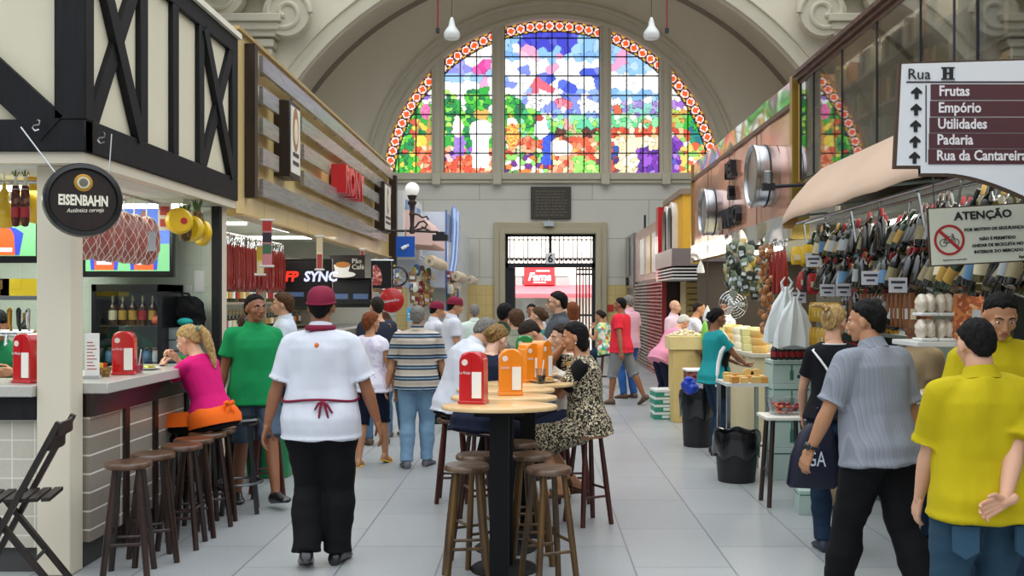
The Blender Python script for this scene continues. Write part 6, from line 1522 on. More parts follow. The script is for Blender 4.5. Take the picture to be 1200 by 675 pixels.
sp2 = make_stool('worn wooden stool with pale legs nearest the camera at the tables', M_STOOLG, M_SEATW)
spots = [(547, 6.02, 8, None), (559, 6.42, 30, 'worn wooden stool just behind the stool nearest the camera'), (643, 5.92, 25, 'worn wooden stool with tipped-looking seat beside the black table column'), (622, 6.44, 5, 'worn wooden stool under the second table top, facing the patterned dress'), (607, 6.98, 15, 'worn wooden stool half hidden behind the black table column')]
for i, (px, y, a, lab) in enumerate(spots):
    loc = (atx(px, y), y, 0)
    if i == 0: sp2.location = loc; sp2.rotation_euler = (0, 0, R(a)); sp2['group'] = G2
    else: dup(sp2, loc, R(a), lab, G2)
sp3 = make_stool('reddish wooden stool under the loose white shirt', wood('stool_red_wood', '#2f120c', '#54231a', rough=.4, stretch=(6, 6, 1)), M_SEATD)
for i, (px, y, a, lab) in enumerate(((531, 8.37, 20, None), (563, 7.62, 20, 'reddish wooden stool under the navy top'), (689, 7.56, 30, 'reddish wooden stool under the patterned dress'), (607, 9.5, 0, 'stool under the olive shirt'), (652, 8.82, 0, 'stool under the grey shirt looking down'), (672, 8.37, 0, 'stool under the person in cream white'), (711, 19.02, 0, 'stool under the flowered top'), (313, 8.6, 20, 'reddish wooden stool beside the green bin'))):
    loc = (atx(px, y), y, 0)
    if i == 0: sp3.location = loc; sp3['group'] = G2
    else: dup(sp3, loc, R(a), lab, G2 if i < 6 else 'other wooden stools')
# black metal stool
t = thing('bar_stool', 'black stool with a ring footrest behind the row of wooden stools', 'stool', (atx(281, 7.95), 7.95, 0), R(15))
M_BLKMET = pm('black_lacquer', '#0f0f12', rough=.25, coat=.4)
b = MB(); b.lathe([(.001, .70), (.15, .70), (.165, .715), (.165, .735), (.15, .75), (.001, .752)], 32, 0, caps=False); b.build('seat', M_BLKMET, t)
for a in (45, 135, 225, 315):
    x, y = math.cos(R(a)), math.sin(R(a)); b = MB(); b.bar((x * .1, y * .1, .70), (x * .19, y * .19, 0), .035, .035); b.build('leg', M_BLKMET, t)
b = MB(); b.tube([(.175 * math.cos(i * PI / 16), .175 * math.sin(i * PI / 16), .24) for i in range(33)], .011, 8); b.build('footrest_ring', pm('steel_dull', '#77797d', metal=.9, rough=.35), t)
# folding chair
t = thing('folding_chair', 'dark slatted folding chair in front of the bar corner', 'chair', (atx(28, 5.6), 5.6, 0), R(104))
M_FOLD = wood('folding_dark_wood', '#130d0a', '#261912', rough=.5)
for sgn in (-1, 1):
    x = sgn * .19
    b = MB(); b.bar((x, .30, 0), (x, -.22, 1.02), .03, .05, up=(1, 0, 0)); b.build('long_leg', M_FOLD, t)
    x = sgn * .155
    b = MB(); b.bar((x, -.26, 0), (x, .17, .60), .026, .045, up=(1, 0, 0)); b.build('short_leg', M_FOLD, t)
for i in range(6):
    b = MB(); b.box(-.17, .17, -.17 + i * .062, -.125 + i * .062, .585, .605); b.build('seat_slat', M_FOLD, t)
for z, yy in ((.98, -.20), (.90, -.16)):
    b = MB(); b.prism([(-.19 + .38 * i / 8, -.025 * math.sin(PI * i / 8)) for i in range(9)] + [(.19 - .38 * i / 8, -.018 - .025 * math.sin(PI * (1 - i / 8))) for i in range(9)], z - .035, z + .035, 0, Matrix.Translation((0, yy, 0))); b.build('back_rail', M_FOLD, t)
for z, yy, w_ in ((.2, .20, .19), (.25, -.08, .155)):
    b = MB(); b.tube([(-w_, yy, z), (w_, yy, z)], .011, 7); b.build('rung', M_FOLD, t)
# small oval tables
M_TOP = wood('table_pale_wood', '#d9b27a', '#e8c892', rough=.28, stretch=(1, 9, 9), coat=.3)
M_COL = pm('column_black', '#060607', rough=.55, spec=.2)
labs = ['oval wooden table carrying the red dispenser', 'oval wooden table second from the camera', 'oval wooden table third from the camera', 'oval wooden table before the patterned dress', 'oval wooden table farthest along the row of tables']
G3 = 'row of oval wooden tables on black columns'
tb = thing('bar_table', labs[0], 'table', group=G3)
b = MB()
def oval(z, k): return [(.335 * k * math.cos(a), (.215 * k) * math.sin(a), z) for a in [2 * PI * i / 48 for i in range(48)]]
b.rings([oval(1.062, .95), oval(1.064, .985), oval(1.07, 1), oval(1.082, 1), oval(1.088, .985), oval(1.09, .95)]); b.build('tabletop', M_TOP, tb)
b = MB(); b.box(-.055, .055, -.055, .055, .03, 1.03); b.box(-.14, .14, -.1, .1, 1.03, 1.062); b.build('column', M_COL, tb)
b = MB(); b.lathe([(.21, 0), (.215, .008), (.20, .02), (.08, .035), (.06, .05)], 32); b.build('base', M_COL, tb)
tpos = [(-.21, 5.74), (-.20, 6.26), (-.205, 6.78), (-.06, 7.26), (-.16, 8.2)]
for i, (x, y) in enumerate(tpos):
    if i == 0: tb.location = (x, y, 0)
    else: dup(tb, (x, y, 0), 0, labs[i], G3)
# napkin and sauce dispensers
def dispenser(label, loc, rz, mt, h=.30, cat='dispenser', text=None, group=None):
    t = thing('napkin_dispenser', label, cat, loc, rz, group)
    w_, d_ = .075, .055
    b = MB(); pts = [(-w_, 0), (w_, 0), (w_ * .98, h - .05), (w_ * .8, h - .016), (w_ * .45, h), (-w_ * .45, h), (-w_ * .8, h - .016), (-w_ * .98, h - .05)]
    b.prism(pts, -d_, d_, 0, XZ); b.build('body', mt, t, bevel=.012)
    b = MB(); b.box(-w_ - .004, w_ + .004, -d_ - .004, d_ + .004, 0.0, .018); b.build('base', mt, t, bevel=.004)
    b = MB(); b.box(.008, w_ * .86, -d_ - .006, -d_ + .004, .035, h * .62); b.build('napkin_stack', pm('napkin_white', '#f0ece2', rough=.9), t)
    b = MB(); b.box(-.004, .004, -d_ - .004, -d_ + .01, .02, h - .03); b.build('front_rib', mt, t)
    b = MB(); b.lathe([(.018, 0), (.018, .004), (.001, .0045)], 20, 0, Matrix.Translation((-.036, -d_ + .001, h * .8)) @ RX); em = b.build('emblem', pm('emblem_pale', '#e9d9cf', rough=.5), t)
    if text:
        b = MB(); text_into(b, text, .022, frame((-.036, -d_ - .004, h * .58), (1, 0, 0), (0, -1, 0)), .001, align='CENTER'); b.build('lettering', pm('letter_pale', '#e8e2e2'), t)
    return t
M_DRED = pm('plastic_red', '#c2181c', rough=.2, coat=.5, var=.05); M_DORG = pm('plastic_orange', '#ef8a14', rough=.25, coat=.5, var=.05); M_DGRN = pm('plastic_green', '#1f8a4a', rough=.25, coat=.5, var=.05)
dispenser('red napkin dispenser on the nearest oval table', (atx(555, 5.80), 5.80, 1.091), R(-14), M_DRED, .30, text='La Rioja')
dispenser('orange napkin dispenser with white panel on the second oval table', (atx(598, 6.32), 6.32, 1.091), R(5), M_DORG, .29, text='Salada')
dispenser('orange napkin dispenser with ring emblem on the fourth oval table', (atx(620, 7.32), 7.32, 1.091), R(40), M_DORG, .285, text='Salada')
dispenser('orange napkin dispenser partly hidden beside the patterned dress hands', (atx(634, 7.36), 7.36, 1.091), R(60), M_DORG, .30)
dispenser('green napkin dispenser before the olive shirt', (atx(615, 8.1), 8.1, 1.091), R(0), M_DGRN, .31)
dispenser('red dispenser on the bar next to the beer taps', (atx(33, 6.28), 6.28, 1.171), R(-20), M_DRED, .31, text='La Rioja')
dispenser('red dispenser on the bar beside the pink drink', (atx(146, 6.95), 6.95, 1.171), R(10), M_DRED, .30, text='La Rioja')
# plate, straw cup on tables
def plate(lab, loc, food):
    t = thing('plate', lab, 'plate', loc)
    b = MB(); b.lathe([(.001, 0), (.06, 0), (.10, .014), (.105, .018), (.10, .018), (.06, .006), (.001, .005)], 28, 0, caps=False); b.build('dish', pm('plate_white', '#e9e9e4', rough=.25), t)
    b = MB(); r_ = random.Random(5)
    for i in range(14): a = r_.uniform(0, 6.3); q_ = r_.uniform(0, .06); b.ell((q_ * math.cos(a), q_ * math.sin(a), .016 + r_.uniform(0, .012)), (.022, .016, .010), 8, 6, M=Matrix.Rotation(a, 3, 'Z'))
    b.build('food', food, t); return t
plate('white plate of salad on the bar before the person in hot pink', (-2.90, 7.42, 1.171), cellmat('salad', [(0, '#7fae3a'), (.5, '#c9d86a'), (.75, '#d9583f')], 60))
plate('small white plate by the hands of the patterned dress', (.06, 7.26, 1.091), cellmat('pastry', [(0, '#b9823f'), (.6, '#d9a85a')], 60))
def cup(lab, loc, col):
    t = thing('drink_cup', lab, 'cup', loc)
    b = MB(); b.lathe([(.001, 0), (.03, 0), (.042, .11), (.040, .11), (.028, .003), (.001, .003)], 24, 0, caps=False); b.build('cup', glassmat('clear_plastic', (.92, .92, .92), .35), t)
    b = MB(); b.lathe([(.027, .004), (.0345, .06)], 24); b.build('drink', col, t)
    b = MB(); b.tube([(0, 0, .01), (.02, .0, .17)], .004, 6); b.build('straw', pm('straw_white', '#eeeeee'), t)
cup('clear cup of pink drink with a straw on the bar', (atx(162, 7.05), 7.05, 1.171), pm('juice_pink', '#c23a5f', rough=.2))
cup('clear cup of cola with a straw beside the orange dispensers', (atx(634, 7.14), 7.14, 1.091), pm('cola', '#2a120c', rough=.2))
# counter clutter
t = thing('menu_stand', 'tall white menu sheet in a clear stand on the bar', 'menu', (atx(108, 6.6), 6.6, 1.171), R(10))
b = MB(); b.box(-.045, .045, -.003, .003, .02, .30); b.build('sheet', pm('paper_white', '#eef0ee', rough=.8), t)
b = MB()
for i in range(9): b.box(-.032, .03 - (i % 3) * .012, -.0042, -.003, .06 + i * .022, .066 + i * .022)
b.build('printed_lines', pm('print_red', '#a8423c'), t)
b = MB(); b.box(-.05, .05, -.04, .04, 0, .02); b.build('stand_foot', pm('clear_grey', '#aab0b0', rough=.1), t)
t = thing('straw_basket', 'small wicker basket of sachets on the bar beside the red dispenser', 'basket', (atx(121, 6.75), 6.75, 1.171))
b = MB(); b.lathe([(.04, 0), (.055, .06), (.058, .065), (.052, .065), (.038, .004)], 20); b.build('basket', cellmat('wicker', [(0, '#6b4a22'), (.5, '#a97f45')], 120), t)
for i in range(5):
    b = MB(); b.box(-.012, .012, -.003, .003, .03, .095, 0, Matrix.Translation((rnd.uniform(-.03, .03), rnd.uniform(-.03, .03), 0)) @ Matrix.Rotation(rnd.uniform(-.5, .5), 4, 'Y')); b.build('sachet', pm(*[('sachet_red', '#c9302c'), ('sachet_yellow', '#e3c23a')][i % 2]), t)
t = thing('beer_tap', 'chrome beer tap column with black, gold and silver handles', 'tap', (atx(30, 6.62), 6.62, 1.171))
M_CHR = pm('chrome', '#d5d8da', rough=.08, metal=1.0, var=.02)
b = MB(); b.tube([(.02, 0, 0), (.02, 0, .18), (0.0, 0, .27), (-.05, 0, .30)], .028, 12); b.tube([(-.22, 0, .30), (.06, 0, .30)], .024, 12); b.lathe([(.05, 0), (.05, .012), (.03, .02)], 16, 0, Matrix.Translation((.02, 0, 0))); b.build('column', M_CHR, t)
for i, (x, mt) in enumerate(((-.17, M_BLKSHOE), (-.09, pm('handle_gold', '#b98a3a', rough=.25, metal=.8)), (-.03, M_BLKSHOE), (.03, M_CHR))):
    b = MB(); b.tube([(x, -.01, .31), (x, -.03, .36), (x + .01, -.05, .45), (x + .012, -.055, .47)], [.008, .013, .017, .008], 10); h_ = b.build('handle', mt, t)
    b = MB(); b.tube([(x, 0, .30), (x, -.07, .29), (x, -.085, .22)], .010, 8); b.build('spout', M_CHR, t)
# ================================================================ goods
def hangloc(t, x, y, z, rx=0, ry=0, rz=0): t.location = (x, y, z); t.rotation_euler = (rx, ry, rz)
M_NET = pm('net_white', '#e6ddd2', rough=.8); M_STRING = pm('string_pale', '#d9d2c2', rough=.9)
# --- netted hams in the bar
M_HAM = pm('ham_pink', '#a3564c', rough=.35, var=.35, scale=18, coat=.4)
def make_ham(label):
    t = thing('hanging_ham', label, 'ham', group='netted hams hung in a row in the bar')
    b = MB(); prof = [(.012, 0), (.05, -.02), (.085, -.08), (.098, -.17), (.095, -.26), (.07, -.33), (.03, -.37), (.001, -.375)]
    b.lathe(prof, 20, caps=False); b.build('meat', M_HAM, t)
    b = MB()
    for k in range(9):
        for sg_ in (-1, 1): b.tube([((r_ + .003) * math.cos(k * PI / 4.5 + sg_ * z * 7), (r_ + .003) * math.sin(k * PI / 4.5 + sg_ * z * 7), z) for r_, z in prof[:-1]], .0024, 4)
    b.tube([(0, 0, 0), (0, 0, .12)], .006, 5); b.build('net', M_NET, t)
    return t
labs = ['netted ham nearest the round barrel sign', 'second netted ham from the barrel sign', 'third netted ham from the barrel sign', 'fourth netted ham from the barrel sign', 'fifth netted ham from the barrel sign', 'netted ham with a grey tag, farthest from the barrel sign']
hm0 = make_ham(labs[0])
for i in range(6):
    loc = (-3.0 + .012 * (i % 2), 6.62 + .205 * i, 2.33); o = hm0 if i == 0 else dup(hm0, None, None, labs[i]); hangloc(o, *loc, rz=i * 1.1)
o_ = MB(); o_.box(-.04, .04, -.108, -.100, -.27, -.12); o_.build('tag', pm('tag_grey', '#b9bcc0', rough=.2), o)
o.rotation_euler = (0, 0, R(35))
t = thing('hanging_rail', 'steel rail carrying the netted hams and yellow cheeses', 'rail', (-3.0, 6.3, 2.46))
b = MB(); b.tube([(0, 0, 0), (0, 2.45, 0)], .012, 8); b.build('rail', M_STEEL, t)
# --- round cheeses and pineapples
M_CHEESE = pm('cheese_yellow', '#e0b81e', rough=.3, coat=.4)
labs = ['round yellow cheese with a red seal nearest the netted hams', 'round yellow cheese between the two pineapples', 'round yellow cheese nearest the end wall']
for i, (px, y, zpy) in enumerate(((210, 7.95, 259), (225, 8.15, 268), (237, 8.3, 273))):
    t = thing('hanging_cheese', labs[i], 'cheese', (atx(px, y), y, atz(zpy, y)), R([30, -15, -35][i]))
    b = MB(); b.lathe([(.001, -.035), (.085, -.035), (.105, -.018), (.108, 0), (.105, .018), (.085, .035), (.001, .035)], 32, 0, RX, caps=False); b.build('wheel', M_CHEESE, t)
    b = MB(); b.tube([(0, 0, .10), (.0, 0, .22)], .004, 5); b.build('string', M_STRING, t)
    if i == 0: b = MB(); b.lathe([(.026, 0), (.026, .003), (.001, .004)], 20, 0, Matrix.Translation((.03, -.036, .0)) @ RX); b.build('seal', pm('seal_red', '#b3202a'), t)
M_PINE = cellmat('pineapple_skin', [(0, '#5a4320'), (.4, '#8a6a2c'), (.75, '#3f3016')], 70)
M_LEAFD = pm('leaf_dark', '#4f6b34', rough=.5)
def pineapple(lab, loc, s=1.0):
    t = thing('hanging_pineapple', lab, 'pineapple', loc); t.scale = (s, s, s)
    b = MB(); b.lathe([(.001, 0), (.035, .008), (.052, .06), (.055, .13), (.045, .19), (.02, .215), (.001, .217)], 16, caps=False); b.build('fruit', M_PINE, t)
    b = MB()
    for k in range(14):
        a = k * 2.4; l_ = .10 - .003 * k; b.tube([(.012 * math.cos(a), .012 * math.sin(a), .205), (.03 * math.cos(a), .03 * math.sin(a), .24 + l_ * .3), (.045 * math.cos(a), .045 * math.sin(a), .22 + l_)], [.008, .007, .001], 5)
    b.build('crown_leaves', M_LEAFD, t); return t
pineapple('dark pineapple hung between the cheese with the red seal and the next', (atx(217, 8.05), 8.05, atz(283, 8.05)))
pineapple('dark pineapple hung by the end wall of the bar', (atx(231, 8.22), 8.22, atz(277, 8.22)))
t = thing('hanging_leaflet', 'clear leaflet hanging just before the round yellow cheeses', 'leaflet', (atx(193, 7.9), 7.9, atz(270, 7.9)), R(15))
b = MB(); b.box(-.05, .05, -.002, .002, 0, .22); b.build('sheet', pm('leaflet_pale', '#cfc4b4', rough=.3), t)
b = MB(); b.box(-.035, .035, -.0035, -.002, .12, .19); b.box(-.035, .02, -.0035, -.002, .03, .09); b.build('print', pm('print_red', '#a8423c'), t)
# --- yellow gourd cheeses and salamis over the front of the bar
labs = ['big yellow gourd-shaped cheese at the frame edge', 'yellow gourd-shaped cheese behind the dark salamis', 'large yellow gourd-shaped cheese against the pillar']
for i, (px, y, py, s_) in enumerate(((5, 6.45, 268, .9), (20, 6.75, 265, .9), (40, 6.7, 262, 1.25))):
    t = thing('hanging_cheese', labs[i], 'cheese', (atx(px, y), y, atz(py, y))); t.scale = (s_,) * 3
    b = MB(); b.lathe([(.001, 0), (.05, .01), (.085, .06), (.088, .11), (.06, .17), (.028, .20), (.036, .23), (.034, .26), (.015, .29), (.005, .34), (.001, .345)], 22, caps=False); b.build('cheese', M_CHEESE, t)
    b = MB(); b.tube([(.03, 0, .20), (0, .03, .205), (-.03, 0, .20), (0, -.03, .205), (.03, 0, .20)], .004, 5); b.tube([(0, 0, .34), (0, 0, .5)], .004, 5); b.build('string', M_STRING, t)
M_SAL = cellmat('salami_skin', [(0, '#4a211c'), (.5, '#6b352c'), (.8, '#8a6a5c')], 40)
for i, px in enumerate((18.5, 29.5)):
    t = thing('hanging_salami', ['dark salami with white tip and red band, nearer the frame edge', 'dark salami with white tip and red band, nearer the pillar'][i], 'salami', (atx(px, 6.3), 6.3, atz(266, 6.3)), 0)
    b = MB(); b.lathe([(.001, 0), (.018, .006), (.026, .04), (.027, .18), (.022, .25), (.010, .28)], 14); b.build('sausage', M_SAL, t)
    b = MB(); b.lathe([(.0275, .06), (.0285, .065), (.0285, .12), (.0275, .125)], 14, caps=False); b.build('band', pm('band_red', '#a32a30'), t)
    b = MB(); b.lathe([(.024, .235), (.012, .285), (.008, .31), (.012, .32)], 12); b.build('tip', pm('tip_white', '#e6e2da'), t)
    b = MB()
    for k in range(6): b.tube([(0, 0, .30), (.02 * math.cos(k), .02 * math.sin(k), .35), (.03 * math.cos(k), .03 * math.sin(k), .33)], [.004, .003, .001], 4)
    b.tube([(0, 0, .3), (0, 0, .46)], .003, 4); b.build('leaf_tuft', M_LEAFD, t)
t = thing('hanging_rail', 'steel rail over the front of the bar with the dark salamis', 'rail', (-5.0, 6.5, 2.46))
b = MB(); b.tube([(0, 0, 0), (1.9, 0, 0)], .012, 8); b.build('rail', M_STEEL, t)
for i, (x, y, z, sz_, lab) in enumerate(((-3.05, 7.1, 2.38, .8, 'sprig of green leaves above the netted hams'),)):
    t = thing('hanging_herbs', lab, 'herbs', (x, y, z)); b = MB()
    for k in range(22): a = k * 2.39; l_ = .09 + .05 * rnd.random(); b.tube([(0, 0, 0), (.05 * math.cos(a), .05 * math.sin(a), -.02 + l_ * .5), (l_ * math.cos(a), l_ * math.sin(a), .02)], [.005, .009, .001], 5)
    b.build('leaves', M_LEAFD, t)
# --- fridge and wall things in the bar
y = 8.35
fx0, fx1 = atx(107, y), atx(190, y)
t = thing('drinks_fridge', 'black glass-door drinks fridge under the television', 'fridge', ((fx0 + fx1) / 2, y, 0.0)); W = (fx1 - fx0) / 2
b = MB(); b.box(-W, W, .02, .06, 0, 1.82); b.box(-W, -W + .04, .0, .5, 0, 1.82); b.box(W - .04, W, .0, .5, 0, 1.82); b.box(-W, W, 0, .5, 1.76, 1.82); b.box(-W, W, 0, .5, 0, .12); 
b2 = MB(); b2.box(-W, -W + .04, 0, .5, 0, 1.82); b2.box(W - .04, W, 0, .5, 0, 1.82); b2.box(-W, W, 0, .5, 1.76, 1.82); b2.box(-W, W, 0, .5, 0, .12); b2.box(-W, W, .46, .5, 0, 1.82); b2.build('cabinet', pm('fridge_black', '#131417', rough=.3), t)
b = MB(); b.box(-W + .04, W - .04, .45, .459, .12, 1.76); b.build('lining', emat('fridge_lining', '#7f8c8e', .04), t)
for z in (.45, .85, 1.16, 1.47):
    b = MB()
    for k in range(9): b.tube([(-W + .04, .04 + k * .05, z), (W - .04, .04 + k * .05, z)], .005, 5)
    b.build('wire_shelf', M_CHR, t)
b = MB(); b.box(-W + .04, W - .04, .0, .006, .12, 1.76); b.build('glass_door', glassmat('fridge_glass', (.95, .97, .97), .2), t)
def bottle(name, label, cat, h, r, glass, labm, capm, group=None, lz=(.18, .5), neck=.32, loc=(0, 0, 0)):
    t = thing(name, label, cat, loc, 0, group)
    b = MB(); b.lathe([(.001, .004), (r * .9, 0), (r, .008), (r, h * .58), (r * .85, h * .66), (r * neck, h * .76), (r * neck * .95, h * .93), (r * neck * 1.1, h * .935), (r * neck * 1.1, h * .96)], 12, caps=False); b.build('glass', glass, t)
    if labm: b = MB(); b.lathe([(r + .001, h * lz[0]), (r + .0015, h * lz[0]), (r + .0015, h * lz[1]), (r + .001, h * lz[1])], 12, caps=False); b.build('paper_label', labm, t)
    b = MB(); b.lathe([(r * neck * 1.12, h * .80), (r * neck * 1.15, h * .81), (r * neck * 1.2, h * .99), (r * neck, h), (.001, h)], 10, caps=False); b.build('cap', capm, t)
    return t
G_DARK = pm('glass_black', '#0b0d0b', rough=.12, coat=.6, var=.3); G_GREEN = pm('glass_green', '#12301b', rough=.12, coat=.6); G_AMBER = pm('glass_amber', '#3d2208', rough=.12, coat=.6); G_OLIVE = pm('glass_olive', '#4f4a1c', rough=.12, coat=.6)
L_CREAM = pm('label_cream', '#cfc4a3', rough=.6, var=.15, scale=40); L_WHITE = pm('label_white', '#cfd3d6', rough=.6); L_GOLD = pm('label_gold', '#b08a3c', rough=.45); L_BLUE = pm('label_blue', '#5f86a8', rough=.6); L_RED = pm('label_red', '#9a2029', rough=.5)
for i in range(6):
    if i < 5: bottle('beer_bottle', 'brown beer bottle with oval label on the lit fridge shelf', 'bottle', .25, .034, G_AMBER, [L_CREAM, L_GOLD, L_GOLD, L_RED, L_GOLD][i], pm('crown_cap', '#c9c0a3', metal=.5), 'beer bottles on the lit fridge shelf', loc=(fx0 + .13 + i * .085, y + .12, 1.476))
for i in range(6): bottle('soda_can', 'can on the second fridge shelf', 'can', .12, .034, [L_BLUE, L_RED, L_GOLD, G_GREEN, L_BLUE, L_WHITE][i], None, M_CHR, 'cans on the second fridge shelf', neck=.9, loc=(fx0 + .10 + i * .08, y + .12, 1.166))
b = MB(); b.ell((0, 0, .04), (.045, .045, .04), 12, 8); tag(b.build('peach', pm('peach', '#d9694a', rough=.4), loc=(fx1 - .08, y + .1, 1.476)), 'round red fruit on the lit fridge shelf', 'fruit')
yw_ = 8.915
def wallpaper(lab, px0, py0, px1, py1, mt, nm='notice_sign', cat='notice', d=.004):
    y = 8.9; b = MB(); w = (px1 - px0) / F * y; h = (py1 - py0) / F * y; b.box(0, w, 0, d, 0, h); o = b.build(nm, mt, loc=(atx(px0, y), y + .012, atz(py1, y))); tag(o, lab, cat); return o
wallpaper('white paper notice on the bar end wall beneath the yellow cheeses', 227, 317, 239, 342, pm('paper_white', '#eef0ee'))
wallpaper('white switch box on the bar end wall', 216, 334, 224, 349, pm('switch_white', '#dfe3dc'), 'switch_box', 'switch', .03)
t = thing('drawer_unit', 'small grey drawer unit with yellow, white and green pulls behind the bar', 'drawers', (atx(212, 8.5), 8.5, 1.15))
b = MB(); b.box(-.11, .07, 0, .3, 0, .30); b.build('case', pm('case_grey', '#6b7378', rough=.4), t)
for i, c in enumerate(('#3fae4a', '#e6e6e0', '#e0c02a')):
    b = MB(); b.box(-.10, .06, -.012, .002, .015 + i * .095, .095 + i * .095); d_ = b.build('drawer', pm('drawer_grey', '#7b8388', rough=.35), t)
    b = MB(); b.box(-.03, .05, -.022, -.011, .04 + i * .095, .065 + i * .095); b.build('pull', pm('pull_' + c[1:], c), d_)
t = thing('side_cabinet', 'grey cabinet behind the bar carrying the drawer unit', 'cabinet', (-3.12, 8.45, 0)); b = MB(); b.box(-.14, .2, 0, .4, 0, 1.149); b.build('body', pm('case_grey', '#6b7378'), t); b = MB(); b.box(-.13, .19, -.015, 0, .05, 1.1); b.build('door', pm('drawer_grey', '#7b8388'), t)
t = thing('rucksack', 'black bag slung on the end wall above the drawer unit', 'bag', (atx(214, 8.7), 8.7, 1.46))
b = MB(); b.ell((.02, .05, .10), (.17, .09, .17), 18, 12); b.ell((.10, .04, .0), (.09, .07, .1), 12, 8); v_, f_ = remesh(b, .012, 4, amp=.02, freq=(9, 9, 9)); b = MB(); b.add(v_, f_); b.build('body', M_BLACKCLOTH, t, smooth=60)
b = MB(); b.tube([(-.1, .02, .15), (-.05, -.02, .30), (.06, -.02, .28), (.14, 0, .12)], .012, 7); b.build('strap', M_BLACKCLOTH, t)
b = MB(); b.ell((-.0, 0, .03), (.07, .05, .035), 12, 8); tag(b.build('teal_cloth', cloth('teal_cloth', '#1f8f8a'), loc=(atx(212, 8.45), 8.55, 1.47)), 'folded teal cloth on the drawer unit', 'cloth')
bxs = [('#e0c020', -4.95, .22), ('#d9b51a', -4.72, .2), ('#e3c72e', -4.5, .24)]
t = thing('wall_shelf', 'shelf of yellow boxes beneath the television over the bar front', 'shelf', (-5.15, 7.5, 1.72))
b = MB(); b.box(0, 1.5, 0, .35, -.03, 0); b.build('board', M_STEEL, t); b = MB(); b.box(0, 1.5, 0, .35, -.42, -.39); b.build('board', M_STEEL, t)
for i, (px, w_, c, lab) in enumerate(((3, .10, '#6b4f1c', 'brown carton on the shelf at the frame edge'), (25, .32, '#dfc01f', 'wide yellow carton with a white patch on the bar shelf'))):
    b = MB(); b.box(-w_ / 2, w_ / 2, 0, .2, 0, .13); b.box(-w_ / 4, 0, -.002, .0, .05, .12); o = b.build('carton', pm('carton_' + c[1:], c), loc=(atx(px, 7.55), 7.55, 1.722)); tag(o, lab, 'box')
for i in range(9): bottle('liquor_bottle', 'small bottle on the low bar shelf behind the beer taps', 'bottle', .26, .03, [G_AMBER, G_GREEN, G_DARK][i % 3], [L_CREAM, L_GOLD, L_WHITE][i % 3], L_GOLD, 'bottles behind the beer taps', loc=(-5.05 + i * .16, 7.65, 1.332))

# --- sausage stall: red strings
M_SAUS = pm('sausage_red', '#8e1d17', rough=.3, coat=.5, var=.25, scale=25)
def sausage_loop(lab, group, L_=.42):
    t = thing('hanging_sausage', lab, 'sausage', group=group)
    b = MB(); pts = [(-.022, 0, 0), (-.026, .0, -L_ * .3), (-.026, .0, -L_ * .7), (-.018, 0, -L_ * .93), (0, 0, -L_), (.018, 0, -L_ * .93), (.026, 0, -L_ * .7), (.026, 0, -L_ * .3), (.022, 0, 0)]
    b.tube(pts, [.008, .017, .018, .018, .017, .018, .018, .017, .008], 9); b.build('sausage', M_SAUS, t)
    b = MB(); b.tube([(-.022, 0, 0), (0, 0, .05), (.022, 0, 0)], .004, 5); b.tube([(0, 0, .05), (.01, 0, .075), (0, 0, .10), (-.01, 0, .085)], .004, 5); b.build('hook', M_CHR, t)
    return t
G4 = 'red sausages hung on the rail of the tan stall'
s0 = sausage_loop('red looped sausage hanging close-packed on the rail beneath the tan sign', G4)
i = 0; y = 9.35
while y < 11.5:
    o = s0 if i == 0 else dup(s0); o.location = (-2.92 + rnd.uniform(-.02, .02), y, 2.22 + rnd.uniform(-.015, .015)); o.rotation_euler = (0, 0, R(rnd.uniform(60, 100))); i += 1
    o2 = dup(s0); o2.location = (-3.06 + rnd.uniform(-.02, .02), y + .03, 2.22 + rnd.uniform(-.015, .015)); o2.rotation_euler = (0, 0, R(rnd.uniform(40, 100))); y += .062
t = thing('hanging_rail', 'steel rail carrying the red sausages', 'rail', (-2.99, 9.2, 2.33)); b = MB(); b.tube([(0, 0, 0), (0, 2.4, 0)], .015, 8); b.build('rail', M_STEEL, t)
for yy in (.3, 1.9):
    b = MB(); b.tube([(0, yy, 0), (0, yy, .42)], .012, 6); b.build('hanger', M_STEEL, t)
def banner(lab, px, py0, py1, y, w_, cols):
    t = thing('hanging_banner', lab, 'banner', (atx(px, y), y, atz(py1, y)), R(8)); h_ = (py1 - py0) / F * y
    b = MB(); b.box(-w_ / 2, w_ / 2, -.002, .002, 0, h_); b.build('sheet', cols[0], t)
    for k, c in enumerate(cols[1:]):
        n_ = len(cols) - 1; b = MB(); b.box(-w_ / 2 + .006, w_ / 2 - .006, -.004, -.002, h_ * (k + .08) / n_, h_ * (k + .92) / n_); b.build('print', c, t)
    for z in (0, h_): b = MB(); b.tube([(-w_ / 2 - .02, 0, z), (w_ / 2 + .02, 0, z)], .011, 8); b.build('rod', pm('rod_white', '#d9d6d2', rough=.4), t)
banner('red and green roll-down banner before the red sausages', 313, 258, 312, 9.3, .09, [pm('banner_pink', '#c98088'), pm('banner_rose', '#cf7f8a'), pm('banner_green', '#3f6b4f'), pm('banner_ink', '#2a2a35'), pm('banner_red', '#b8322c')])
banner('narrow cream and red banner before the black screens', 374.5, 277, 316, 11.5, .07, [pm('banner_cream', '#e6d9b8'), pm('print_red', '#a8423c'), pm('banner_cream2', '#dcc9a0')])
banner('slim pink banner beside the coffee cup board', 424.5, 292, 318, 13.8, .05, [pm('banner_shell', '#e3c9bb'), pm('print_red', '#a8423c')])
banner('yellow spotted paper strip among the red sausages', 305, 288, 322, 9.75, .07, [pm('banner_yellow', '#d9bf5a'), pm('banner_cream', '#e6d9b8'), pm('banner_yel2', '#c9a83a')])
